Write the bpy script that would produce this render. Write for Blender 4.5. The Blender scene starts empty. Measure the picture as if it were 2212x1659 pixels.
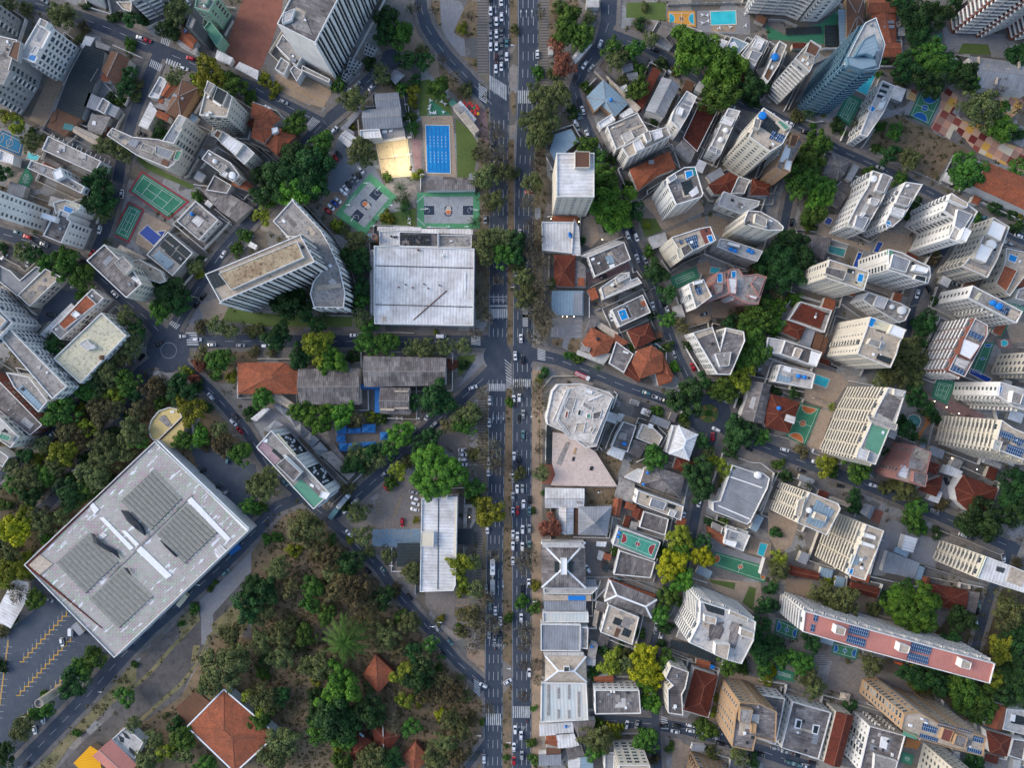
import bpy, bmesh, math, random
import numpy as np
from mathutils import Matrix, Vector
random.seed(5); RNG = np.random.default_rng(7)
SC = bpy.context.scene; COL = SC.collection
H = 370.0; S = 0.24; CX, CY = 1106.0, 829.5
PI = math.pi

# ---------------------------------------------------------------- materials
MATS = {}
def lin(h):
    h = h.lstrip('#'); v = [int(h[i:i+2], 16)/255 for i in (0, 2, 4)]
    return tuple((x/12.92 if x <= .04045 else ((x+.055)/1.055)**2.4) for x in v)+(1,)
class NT:
    def __init__(s, name):
        m = bpy.data.materials.new(name); m.use_nodes = True; s.m = m; s.t = m.node_tree; s.t.nodes.clear()
        s.out = s.n('ShaderNodeOutputMaterial'); s.b = s.n('ShaderNodeBsdfPrincipled')
        s.t.links.new(s.b.outputs[0], s.out.inputs[0]); s.b.inputs['Roughness'].default_value = .85
        s.b.inputs['Specular IOR Level'].default_value = .25
    def n(s, k, **kw):
        x = s.t.nodes.new(k)
        for a, v in kw.items(): setattr(x, a, v)
        return x
    def l(s, a, b): s.t.links.new(a, b)
    def noise(s, vec, scale, detail=4, rough=.6, lo=.35, hi=.65, scl=None):
        x = s.n('ShaderNodeTexNoise'); x.inputs['Scale'].default_value = scale; x.inputs['Detail'].default_value = detail
        x.inputs['Roughness'].default_value = rough
        if scl:
            mp = s.n('ShaderNodeMapping'); mp.inputs['Scale'].default_value = scl; s.l(vec, mp.inputs[0]); vec = mp.outputs[0]
        s.l(vec, x.inputs['Vector'])
        r = s.n('ShaderNodeMapRange'); r.inputs['From Min'].default_value = lo; r.inputs['From Max'].default_value = hi
        s.l(x.outputs['Fac'], r.inputs['Value']); return r.outputs[0]
    def mix(s, f, a, b, mode='MIX'):
        x = s.n('ShaderNodeMix', data_type='RGBA', blend_type=mode)
        for sock, v in ((x.inputs['Factor'], f), (x.inputs['A'], a), (x.inputs['B'], b)):
            if isinstance(v, (int, float)): sock.default_value = v
            elif isinstance(v, (tuple, list)): sock.default_value = v
            else: s.l(v, sock)
        return x.outputs['Result']
    def mul(s, a, k):
        x = s.n('ShaderNodeMath', operation='MULTIPLY'); s.l(a, x.inputs[0]); x.inputs[1].default_value = k; return x.outputs[0]
    def uv(s): return s.n('ShaderNodeTexCoord').outputs['UV']
    def pos(s): return s.n('ShaderNodeNewGeometry').outputs['Position']
    def base(s, c):
        if isinstance(c, tuple): s.b.inputs['Base Color'].default_value = c
        else: s.l(c, s.b.inputs['Base Color'])
    def bump(s, hgt, st=.3, d=.1):
        x = s.n('ShaderNodeBump'); x.inputs['Strength'].default_value = st; x.inputs['Distance'].default_value = d
        s.l(hgt, x.inputs['Height']); s.l(x.outputs[0], s.b.inputs['Normal'])
def dk(c, f): return tuple(v*f for v in c[:3])+(1,)

def m_sheet(key, col, patch, pa=.5, period=1.1, stain='#4a423a', st=.35, contrast=.8, bw=1.2, bh=3.2):
    t = NT('sheet_'+key); uv = t.uv(); c = lin(col)
    w = t.n('ShaderNodeTexWave', wave_type='BANDS', bands_direction='X', wave_profile='SIN'); w.inputs['Scale'].default_value = .314/period
    t.l(uv, w.inputs['Vector'])
    br = t.n('ShaderNodeTexBrick', offset=.0); br.inputs['Scale'].default_value = 1
    br.inputs['Brick Width'].default_value = bw; br.inputs['Row Height'].default_value = bh
    br.inputs['Color1'].default_value = (0, 0, 0, 1); br.inputs['Color2'].default_value = (1, 1, 1, 1); br.inputs['Mortar'].default_value = (.1, .1, .1, 1)
    br.inputs['Mortar Size'].default_value = .03; br.inputs['Bias'].default_value = -.25; t.l(uv, br.inputs['Vector'])
    a = t.mix(t.mul(br.outputs['Color'], pa), c, lin(patch))
    big = t.noise(t.pos(), .09, 5, .7, .38, .68)
    a = t.mix(t.mul(big, st), a, lin(stain))
    streak = t.noise(uv, 1.0, 4, .6, .5, .75, (1.4, .12, 1))
    a = t.mix(t.mul(streak, st*.8), a, lin(stain))
    wv = t.mix(w.outputs['Fac'], (contrast,)*3+(1,), (1, 1, 1, 1))
    a = t.mix(1., a, wv, 'MULTIPLY'); t.base(a); t.bump(w.outputs['Fac'], .5, .12)
    t.b.inputs['Roughness'].default_value = .7
    return t.m
def m_tile(key, c1, c2, c3):
    t = NT('tile_'+key); uv = t.uv()
    n1 = t.noise(t.pos(), .22, 6, .7, .38, .62); n2 = t.noise(t.pos(), 1.6, 4, .75, .42, .66)
    a = t.mix(n1, lin(c1), lin(c2)); a = t.mix(t.mul(n2, .6), a, lin(c3))
    br = t.n('ShaderNodeTexBrick', offset=.5); br.inputs['Brick Width'].default_value = .5; br.inputs['Row Height'].default_value = .8
    br.inputs['Scale'].default_value = 1; br.inputs['Mortar Size'].default_value = .06
    br.inputs['Color1'].default_value = (1, 1, 1, 1); br.inputs['Color2'].default_value = (.72, .72, .72, 1); br.inputs['Mortar'].default_value = (.5, .5, .5, 1)
    t.l(uv, br.inputs['Vector']); a = t.mix(1., a, br.outputs['Color'], 'MULTIPLY')
    t.base(a); t.bump(br.outputs['Color'], .4, .08); return t.m
def m_conc(key, c1, c2, c3, slab=2.4, st=.5, spec=.25):
    t = NT('slab_'+key); uv = t.uv()
    n1 = t.noise(t.pos(), .13, 6, .72, .36, .66); n2 = t.noise(t.pos(), .7, 5, .75, .5, .68)
    a = t.mix(n1, lin(c1), lin(c2)); a = t.mix(t.mul(n2, st), a, lin(c3))
    br = t.n('ShaderNodeTexBrick', offset=.5); br.inputs['Brick Width'].default_value = slab*1.6; br.inputs['Row Height'].default_value = slab
    br.inputs['Scale'].default_value = 1; br.inputs['Mortar Size'].default_value = .05
    br.inputs['Color1'].default_value = (1, 1, 1, 1); br.inputs['Color2'].default_value = (.86, .86, .86, 1); br.inputs['Mortar'].default_value = (.7, .7, .7, 1)
    t.l(uv, br.inputs['Vector']); a = t.mix(.8, a, br.outputs['Color'], 'MULTIPLY')
    t.base(a); t.bump(n2, .15, .05); t.b.inputs['Specular IOR Level'].default_value = spec; return t.m
def m_wall(key, c, dirt='#5d5850', band=None):
    t = NT('wall_'+key); uv = t.uv()
    s1 = t.noise(uv, 1., 5, .7, .45, .8, (.9, .1, 1)); s2 = t.noise(t.pos(), .15, 4, .6, .4, .8)
    a = t.mix(t.mul(s1, .32), lin(c), lin(dirt)); a = t.mix(t.mul(s2, .18), a, lin(dirt))
    w = t.n('ShaderNodeTexBrick', offset=0); w.inputs['Scale'].default_value = 1; w.inputs['Brick Width'].default_value = 60; w.inputs['Row Height'].default_value = 3.0
    w.inputs['Mortar Size'].default_value = .07; w.inputs['Color1'].default_value = (1,)*4; w.inputs['Color2'].default_value = (.97,)*3+(1,); w.inputs['Mortar'].default_value = (.72,)*3+(1,)
    t.l(uv, w.inputs['Vector']); a = t.mix(1., a, w.outputs['Color'], 'MULTIPLY')
    t.base(a); return t.m
def m_flat(key, c, rough=.8, metal=0, emis=0, spec=.3, var=.0):
    k = 'F'+key
    if k in MATS: return MATS[k]
    t = NT(key); c = lin(c)
    if var:
        n = t.noise(t.pos(), .5, 5, .7, .3, .7); t.base(t.mix(n, dk(c, 1-var), dk(c, 1+var*.5)))
    else: t.base(c)
    t.b.inputs['Roughness'].default_value = rough; t.b.inputs['Metallic'].default_value = metal; t.b.inputs['Specular IOR Level'].default_value = spec
    if emis: t.b.inputs['Emission Color'].default_value = c; t.b.inputs['Emission Strength'].default_value = emis
    MATS[k] = t.m; return t.m
def m_ground(key, c1, c2, c3, s1=.05, s2=.6, st=.6, bump=.2):
    t = NT('ground_'+key); p = t.pos()
    n1 = t.noise(p, s1, 6, .7, .36, .64); n2 = t.noise(p, s2, 6, .8, .48, .68); n3 = t.noise(p, 3.1, 3, .8, .4, .7)
    a = t.mix(n1, lin(c1), lin(c2)); a = t.mix(t.mul(n2, st), a, lin(c3)); a = t.mix(t.mul(n3, .18), a, dk(lin(c2), .55))
    t.base(a); t.bump(n2, bump, .2); return t.m
def m_grid(key, c1, c2, cm, w, h, off=0., ms=.05, st=.25, rough=.8, rot=0.):
    t = NT('grid_'+key); uv = t.uv()
    if rot:
        mp = t.n('ShaderNodeMapping'); mp.inputs['Rotation'].default_value[2] = rot; t.l(uv, mp.inputs[0]); uv = mp.outputs[0]
    br = t.n('ShaderNodeTexBrick', offset=off); br.inputs['Scale'].default_value = 1; br.inputs['Brick Width'].default_value = w; br.inputs['Row Height'].default_value = h
    br.inputs['Mortar Size'].default_value = ms; br.inputs['Color1'].default_value = lin(c1); br.inputs['Color2'].default_value = lin(c2); br.inputs['Mortar'].default_value = lin(cm)
    t.l(uv, br.inputs['Vector']); n = t.noise(t.pos(), .6, 5, .75, .42, .7)
    t.base(t.mix(t.mul(n, st), br.outputs['Color'], dk(lin(c2), .5))); t.b.inputs['Roughness'].default_value = rough
    return t.m
def m_checker():
    t = NT('harlequin'); uv = t.uv()
    mp = t.n('ShaderNodeMapping'); mp.inputs['Rotation'].default_value[2] = .52; mp.inputs['Scale'].default_value = (.26, .26, .26); t.l(t.pos(), mp.inputs[0])
    fl = t.n('ShaderNodeVectorMath', operation='FLOOR'); t.l(mp.outputs[0], fl.inputs[0])
    wn = t.n('ShaderNodeTexWhiteNoise', noise_dimensions='2D'); t.l(fl.outputs[0], wn.inputs['Vector'])
    r = t.n('ShaderNodeValToRGB'); r.color_ramp.interpolation = 'CONSTANT'
    cs = ['#8a4a40', '#c99a4a', '#b98a72', '#6e2f2c', '#c8b9a0']
    for i, cc in enumerate(cs):
        e = r.color_ramp.elements[i] if i < 2 else r.color_ramp.elements.new(i/5)
        e.position = i/5; e.color = lin(cc)
    t.l(wn.outputs['Value'], r.inputs[0])
    ck = t.n('ShaderNodeTexChecker'); ck.inputs['Scale'].default_value = 1.; t.l(mp.outputs[0], ck.inputs['Vector'])
    a = t.mix(t.mul(ck.outputs['Fac'], .35), r.outputs[0], lin('#c8b49c')); t.base(a); return t.m
def m_striped(key, c1, c2, per, c3=None):
    t = NT('stripe_'+key)
    w = t.n('ShaderNodeTexWave', wave_type='BANDS', bands_direction='Y'); w.inputs['Scale'].default_value = .314/per; t.l(t.pos(), w.inputs['Vector'])
    r = t.n('ShaderNodeMapRange'); r.inputs['From Min'].default_value = .55; r.inputs['From Max'].default_value = .65; t.l(w.outputs['Fac'], r.inputs['Value'])
    n = t.noise(t.pos(), .5, 5, .8, .45, .7)
    a = t.mix(r.outputs[0], lin(c1), lin(c2)); t.base(t.mix(t.mul(n, .5), a, lin('#5b5348'))); return t.m
def m_water(key, c, c2):
    t = NT('water_'+key); n = t.noise(t.pos(), .25, 3, .6, .35, .65)
    t.base(t.mix(n, lin(c), lin(c2))); t.b.inputs['Roughness'].default_value = .12; t.b.inputs['Specular IOR Level'].default_value = .5
    n2 = t.noise(t.pos(), 2.5, 3, .6, .3, .7); t.bump(n2, .25, .05); return t.m
def m_leaf(key, c, c2, hv=.03):
    t = NT('leaf_'+key)
    at = t.n('ShaderNodeAttribute', attribute_name='tone'); oi = t.n('ShaderNodeObjectInfo')
    a = t.mix(at.outputs['Fac'], lin(c2), lin(c))
    hs = t.n('ShaderNodeHueSaturation'); mr = t.n('ShaderNodeMapRange'); mr.inputs['To Min'].default_value = .5-hv; mr.inputs['To Max'].default_value = .5+hv
    t.l(oi.outputs['Random'], mr.inputs['Value']); t.l(mr.outputs[0], hs.inputs['Hue'])
    m2 = t.n('ShaderNodeMapRange'); m2.inputs['To Min'].default_value = .75; m2.inputs['To Max'].default_value = 1.2; t.l(oi.outputs['Random'], m2.inputs['Value'])
    t.l(m2.outputs[0], hs.inputs['Value']); t.l(a, hs.inputs['Color']); t.base(hs.outputs[0])
    t.b.inputs['Roughness'].default_value = .7; t.b.inputs['Specular IOR Level'].default_value = .15
    return t.m

ROOF = {
 'W': lambda: m_sheet('white', '#e0dfde', '#cecdcd', .5, 1.6, '#74675b', .55, .84),
 'M': lambda: m_sheet('grey', '#90949a', '#74787e', .5, 1.3, '#53514e', .45, .84),
 'F': lambda: m_sheet('fibre', '#77716f', '#a8a09b', .85, 1.1, '#34302f', .8, .78, 1.3, 2.6),
 'B': lambda: m_sheet('blue', '#8398a5', '#91a6b3', .4, 1.6, '#5a6468', .3, .88),
 'N': lambda: m_sheet('brown', '#6b4c3a', '#7b5a47', .4, 1.1, '#3c2c24', .4, .82),
 'G': lambda: m_conc('green', '#5d8f77', '#558570', '#3f6455', 5, .25),
 'K': lambda: m_sheet('dark', '#2b3438', '#3d474a', .4, 1.6, '#1c2022', .3, .75, 1.5, 1.5),
 'E': lambda: m_conc('beige', '#bcae9d', '#a09382', '#6a6055', 1.6, .6),
 'C': lambda: m_conc('conc', '#827d79', '#a39e98', '#46413d', 2.2, .8),
 'L': lambda: m_conc('lite', '#c0bdb8', '#a19e9b', '#6a6660', 2.6, .6),
 'Y': lambda: m_conc('straw', '#c6c0a4', '#b5b09c', '#5a5348', 9, .75),
 'V': lambda: m_sheet('yellow', '#e0a012', '#d4940f', .3, 1.4, '#8a6210', .15, .9),
 'P': lambda: m_sheet('pink', '#b97b6f', '#ad7066', .3, 1.2, '#8a5a54', .4, .92),
 'I': lambda: m_sheet('pearl', '#bcc2c0', '#d6c2b6', .6, 1.8, '#8f8f88', .25, .92, 3, 8),
 'U': lambda: m_flat('blue_cloth', '#22639f', .7, var=.15),
 'T': lambda: m_tile('orange', '#a5583a', '#7c4631', '#b97a5c'),
 'R': lambda: m_tile('red', '#6e3426', '#4e271f', '#874834'),
 'Z': lambda: m_market(),
 'A': lambda: m_conc('sand', '#cdb67a', '#c0aa74', '#7a6a48', 12, .4),
 'O': lambda: m_conc('burnt', '#b9a98c', '#8a7258', '#2f2823', 3, .95), 'S': lambda: m_conc('rawslab', '#cfc9c2', '#a49a90', '#57504a', 7, .85), 'H': lambda: m_conc('pinkslab', '#c9b8ae', '#bba89d', '#8a7a72', 8, .6),
 'w': lambda: m_flat('white_paint', '#dcdcda', .6, var=.1), 'c': lambda: m_flat('cream_paint', '#c9bfa9', .7, var=.1),
 'u': lambda: m_flat('blue_plastic', '#1c74c0', .45, var=.1), 'n': lambda: m_flat('brown_paint', '#71423a', .7, var=.1),
 'p': lambda: m_conc('mauve', '#8d6f7c', '#a08a8c', '#5f6b5c', 2, .4), 'd': lambda: m_flat('dark_paint', '#3a3d40', .6, var=.1),
 'b': lambda: m_flat('steel_blue', '#7d929e', .5, var=.1), 't': lambda: m_flat('teal_paint', '#2e6f72', .5, var=.1),
 'o': lambda: m_flat('ochre_paint', '#ab8a62', .7, var=.1), 'k': lambda: m_flat('black_steel', '#22252a', .6), 'v': lambda: m_flat('green_paint', '#4f7d4a', .7, var=.1),
 'g': lambda: m_flat('grey_paint', '#85898c', .6, var=.1),
}
def m_market():
    t = NT('market_sheet'); uv = t.uv()
    br = t.n('ShaderNodeTexBrick', offset=.5); br.inputs['Scale'].default_value = 1; br.inputs['Brick Width'].default_value = 2.2; br.inputs['Row Height'].default_value = 1.1
    br.inputs['Mortar Size'].default_value = .14; br.inputs['Color1'].default_value = lin('#ab8f97'); br.inputs['Color2'].default_value = lin('#9aae92'); br.inputs['Mortar'].default_value = lin('#7f7c7e')
    t.l(uv, br.inputs['Vector'])
    n = t.noise(t.pos(), .07, 5, .7, .4, .62); a = t.mix(t.mul(n, .75), br.outputs['Color'], lin('#a8a4a0'))
    n2 = t.noise(uv, 1., 3, .6, .6, .64, (.11, .45, 1)); a = t.mix(t.mul(n2, .9), a, lin('#d5d8dc'))
    n3 = t.noise(t.pos(), .4, 5, .8, .5, .7); a = t.mix(t.mul(n3, .35), a, lin('#5f5652'))
    t.base(a); t.b.inputs['Roughness'].default_value = .5; return t.m
WALL = {'w': '#dad9d6', 'c': '#c8c2b5', 'g': '#a2a3a2', 'd': '#4b5156', 't': '#a3866b', 'o': '#a3876a', 'p': '#ac7e78', 'b': '#5b7d90', 'n': '#7b4a3e', 'v': '#7fa690', 'u': '#1c66a8', 'k': '#33363a'}
def roofmat(k):
    if 'R'+k not in MATS: MATS['R'+k] = ROOF[k]()
    return MATS['R'+k]
def wallmat(k):
    if 'W'+k not in MATS: MATS['W'+k] = m_wall(k, WALL[k])
    return MATS['W'+k]
def m_glass():
    t = NT('window_glass'); oi = t.n('ShaderNodeObjectInfo'); r = t.n('ShaderNodeValToRGB'); r.color_ramp.interpolation = 'LINEAR'
    e = r.color_ramp.elements; e[0].color = lin('#1b262e'); e[1].color = lin('#8f9490'); e[1].position = 1.; q = e.new(.7); q.color = lin('#3a474f')
    t.l(oi.outputs['Random'], r.inputs[0]); t.base(r.outputs[0]); t.b.inputs['Roughness'].default_value = .2; t.b.inputs['Specular IOR Level'].default_value = .5; return t.m
GLASS = m_glass(); FRAME = m_flat('window_frame', '#a8a8a4', .6)
WHITE = m_flat('white_enamel', '#d5d7d8', .5); DARK = m_flat('dark_metal', '#2b2d30', .6); CONC = m_conc('pole', '#9a958c', '#8f8a82', '#6b665f', 3)
TRUNK = m_flat('bark', '#4c4036', .95, var=.3); LAMP = m_flat('lamp_glow', '#ffe2b0', .5, emis=14)
SOLAR = m_grid('solar', '#1c3556', '#203e63', '#9fb0bd', 1.0, 1.7, 0, .07, .1, .25)

# ---------------------------------------------------------------- geometry helpers
def W(px, py, z=0.0):
    k = S*(H-z)/H
    return ((px-CX)*k, (CY-py)*k)
def pts(s): return [tuple(float(v) for v in q.split(',')) for q in s.split()]
class MB:
    def __init__(s): s.v = []; s.f = []; s.m = []; s.uv = []
    def face(s, vs, mi=0, uvs=None):
        b = len(s.v); s.v += [tuple(v) for v in vs]; s.f.append(tuple(range(b, b+len(vs)))); s.m.append(mi)
        s.uv += uvs if uvs else [(v[0], v[1]) for v in vs]
    def prism(s, poly, z0, z1, mi=0, top=True, frame=None, mt=None):
        n = len(poly)
        for i in range(n):
            a, b = poly[i], poly[(i+1) % n]; L = math.hypot(b[0]-a[0], b[1]-a[1])
            s.face([(a[0], a[1], z0), (b[0], b[1], z0), (b[0], b[1], z1), (a[0], a[1], z1)], mi, [(0, z0), (L, z0), (L, z1), (0, z1)])
        if top: s.face([(p[0], p[1], z1) for p in poly], mi if mt is None else mt, fuv(poly, frame))
    def box(s, x0, y0, z0, x1, y1, z1, mi=0, mt=None):
        s.prism([(x0, y0), (x1, y0), (x1, y1), (x0, y1)], z0, z1, mi, mt=mt)
        s.face([(x0, y1, z0), (x1, y1, z0), (x1, y0, z0), (x0, y0, z0)], mi)
    def cyl(s, x, y, r, z0, z1, mi=0, n=14, r1=None, mt=None):
        r1 = r if r1 is None else r1
        a = [(x+r*math.cos(2*PI*i/n), y+r*math.sin(2*PI*i/n), z0) for i in range(n)]
        b = [(x+r1*math.cos(2*PI*i/n), y+r1*math.sin(2*PI*i/n), z1) for i in range(n)]
        for i in range(n):
            j = (i+1) % n; s.face([a[i], a[j], b[j], b[i]], mi)
        if r1 > .01: s.face(b, mi if mt is None else mt)
    def bar(s, a, b, w, h=None, mi=0):
        a, b = Vector(a), Vector(b); d = (b-a)
        if d.length < 1e-4: return
        d.normalize(); up = Vector((0, 0, 1)) if abs(d.z) < .9 else Vector((1, 0, 0))
        x = d.cross(up).normalized()*w/2; y = x.cross(d).normalized()*(h or w)/2
        q = [(-1, -1), (1, -1), (1, 1), (-1, 1)]
        A = [a+x*i+y*j for i, j in q]; B = [b+x*i+y*j for i, j in q]
        for i in range(4):
            j = (i+1) % 4; s.face([A[i], A[j], B[j], B[i]], mi)
        s.face(A[::-1], mi); s.face(B, mi)
    def mesh(s, name, mats, smooth=False):
        me = bpy.data.meshes.new(name); me.from_pydata(s.v, [], s.f)
        if s.f:
            me.polygons.foreach_set('material_index', s.m)
            uvl = me.uv_layers.new(name='UVMap'); uvl.data.foreach_set('uv', np.array(s.uv, dtype=np.float32).ravel())
            if smooth: me.polygons.foreach_set('use_smooth', [True]*len(s.f))
        for m in mats: me.materials.append(m)
        me.update(); return me
    def build(s, name, mats, parent=None, loc=None):
        if not isinstance(mats, (list, tuple)): mats = [mats]
        return link(name, s.mesh(name, mats), parent, loc)
def link(name, data, parent=None, loc=None, rz=0):
    o = bpy.data.objects.new(name, data); COL.objects.link(o)
    if parent: o.parent = parent
    if loc: o.location = loc
    if rz: o.rotation_euler = (0, 0, rz)
    return o
def fuv(poly, frame=None):
    if frame is None: frame = longdir(poly)
    (ux, uy), o = frame
    return [((p[0]-o[0])*ux+(p[1]-o[1])*uy, -(p[0]-o[0])*uy+(p[1]-o[1])*ux) for p in poly]
def longdir(poly):
    best = 0
    for i in range(len(poly)):
        a, b = poly[i], poly[(i+1) % len(poly)]; L = math.hypot(b[0]-a[0], b[1]-a[1])
        if L > best: best = L; d = ((b[0]-a[0])/L, (b[1]-a[1])/L); o = a
    return d, o
def area(p): return sum(p[i][0]*p[(i+1) % len(p)][1]-p[(i+1) % len(p)][0]*p[i][1] for i in range(len(p)))/2
def ccw(p): return p if area(p) > 0 else p[::-1]
def inset(p, d):
    n = len(p); out = []
    for i in range(n):
        a, b, c = p[i-1], p[i], p[(i+1) % n]
        e1 = Vector((b[0]-a[0], b[1]-a[1])).normalized(); e2 = Vector((c[0]-b[0], c[1]-b[1])).normalized()
        n1 = Vector((-e1.y, e1.x)); n2 = Vector((-e2.y, e2.x)); m = n1+n2
        if m.length < 1e-3: m = n1
        m.normalize(); k = d/max(.35, m.dot(n1)); out.append((b[0]+m.x*k, b[1]+m.y*k))
    return out
def cen(p): return (sum(q[0] for q in p)/len(p), sum(q[1] for q in p)/len(p))
def inside(x, y, p):
    r = False; j = len(p)-1
    for i in range(len(p)):
        if (p[i][1] > y) != (p[j][1] > y) and x < (p[j][0]-p[i][0])*(y-p[i][1])/(p[j][1]-p[i][1])+p[i][0]: r = not r
        j = i
    return r
# ---------------------------------------------------------------- labels
THINGS = []; LAND = []
def thing(o, cat, desc, px, py, auto=False, group=None, land=False):
    if len(desc.split()) < 4: auto = True
    o['category'] = cat; THINGS.append([o, desc, px, py, auto])
    if group: o['group'] = group
    if land: LAND.append((desc, px, py))
    return o
def struct(o, kind='structure'): o['kind'] = kind; return o
ORD = ['nearest', 'second nearest', 'third nearest', 'fourth nearest', 'fifth nearest', 'sixth nearest', 'seventh nearest', 'eighth nearest', 'ninth nearest', 'tenth nearest', 'eleventh nearest', 'twelfth nearest', 'thirteenth nearest', 'fourteenth nearest']
def resolve():
    used = {}
    for t in THINGS:
        if not t[4]:
            if t[1] in used: print('DUP LABEL', t[1])
            used[t[1]] = 1; t[0]['label'] = t[1]
    lm = [l for l in LAND if 4 <= len(l[0].split()) <= 8]
    groups = {}
    for t in THINGS:
        if t[4]:
            x, y = t[2], t[3]
            best = min(lm, key=lambda l: math.hypot(l[1]-x, l[2]-y)+(0 if math.hypot(l[1]-x, l[2]-y) > 8 else 40))
            dx, dy = x-best[1], y-best[2]; d = math.hypot(dx, dy)
            dr = ('right of' if dx > 0 else 'left of') if abs(dx) > abs(dy) else ('below' if dy > 0 else 'above')
            groups.setdefault((t[1], best[0], dr), []).append((d, t[0]))
    for (desc, lmk, dr), L in groups.items():
        L.sort(key=lambda q: q[0])
        for i, (d, o) in enumerate(L):
            o['label'] = f"{desc} {dr} {lmk}" if len(L) == 1 else f"{desc} {ORD[min(i, 13)]} {dr} {lmk}"
# ---------------------------------------------------------------- buildings
WIN = {}
def win_mesh(kind):
    if kind in WIN: return WIN[kind]
    m = MB(); w, h = {'p': (1.5, 1.35), 'b': (2.3, 1.7), 's': (.8, 1.0)}[kind]
    fw = .1
    for (x0, z0, x1, z1) in ((-w/2-fw, -h/2-fw, w/2+fw, -h/2), (-w/2-fw, h/2, w/2+fw, h/2+fw), (-w/2-fw, -h/2, -w/2, h/2), (w/2, -h/2, w/2+fw, h/2), (-.04, -h/2, .04, h/2)):
        m.box(x0, -.05, z0, x1, .09, z1, 0)
    m.face([(w/2, .04, -h/2), (-w/2, .04, -h/2), (-w/2, .04, h/2), (w/2, .04, h/2)], 1)
    WIN[kind] = m.mesh('window', [FRAME, GLASS]); return WIN[kind]
FOOT = []; FH = []
BALC = {}
def balc_mesh(key, w):
    w = round(w*2)/2; k = (key, w)
    if k in BALC: return BALC[k]
    m = MB(); d = 1.3
    m.box(-w/2, 0, -.15, w/2, d, 0, 0)
    m.box(-w/2, d-.12, 0, w/2, d, 1.0, 0); m.box(-w/2, 0, 0, -w/2+.12, d-.12, 1., 0); m.box(w/2-.12, 0, 0, w/2, d-.12, 1., 0)
    BALC[k] = m.mesh('balcony', [wallmat(key)]); return BALC[k]
KINDS = [('office tower', 'office_tower', 'office building'), ('office', 'office_building', 'office building'), ('warehouse', 'warehouse', 'warehouse'), ('market hall', 'market_hall', 'market'),
 ('parasol', 'apartment_tower', 'apartment tower'), ('tower', 'tower_block', 'tower'), ('apartment', 'apartment_block', 'apartment block'), ('tent', 'tent', 'tent'), ('gazebo', 'gazebo', 'gazebo'), ('awning', 'awning', 'awning'),
 ('canop', 'canopy', 'canopy'), ('walkway', 'covered_walkway', 'walkway roof'), ('pergola', 'pergola_roof', 'pergola'), ('deck', 'deck_building', 'deck'), ('skip', 'skip', 'skip'), ('shed', 'shed', 'shed'), ('villa', 'villa', 'house'), ('house', 'house', 'house'),
 ('hall', 'hall', 'hall'), ('garage', 'garage', 'garage'), ('lean-to', 'lean_to', 'lean-to'), ('car port', 'car_port', 'carport'), ('carport', 'car_port', 'carport'), ('shelter', 'car_shelter', 'shelter'), ('planter', 'planter_box', 'planter'), ('kiosk', 'kiosk', 'kiosk'), ('school', 'school_building', 'school'),
 ('terrace', 'terrace_building', 'terrace building'), ('block', 'block_of_flats', 'building'), ('annex', 'annex', 'annex'), ('slab', 'slab_block', 'building')]
def kind_of(desc, h):
    for k, n, c in KINDS:
        if k in desc: return n, c
    return ('building', 'building')
BOXN = {'K': 'skylight', 'G': 'green_panel', 'B': 'glass_roof_panel', 'E': 'terrace_floor', 'T': 'tiled_roof_section', 'w': 'white_roof_unit', 'W': 'sheet_cover', 'u': 'blue_cover', 'C': 'concrete_housing', 'M': 'skylight_rack', 'F': 'corrugated_section', 'Y': 'straw_panel', 'N': 'brown_hatch', 'R': 'rusty_gutter', 'L': 'concrete_housing', 'O': 'panel'}
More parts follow.
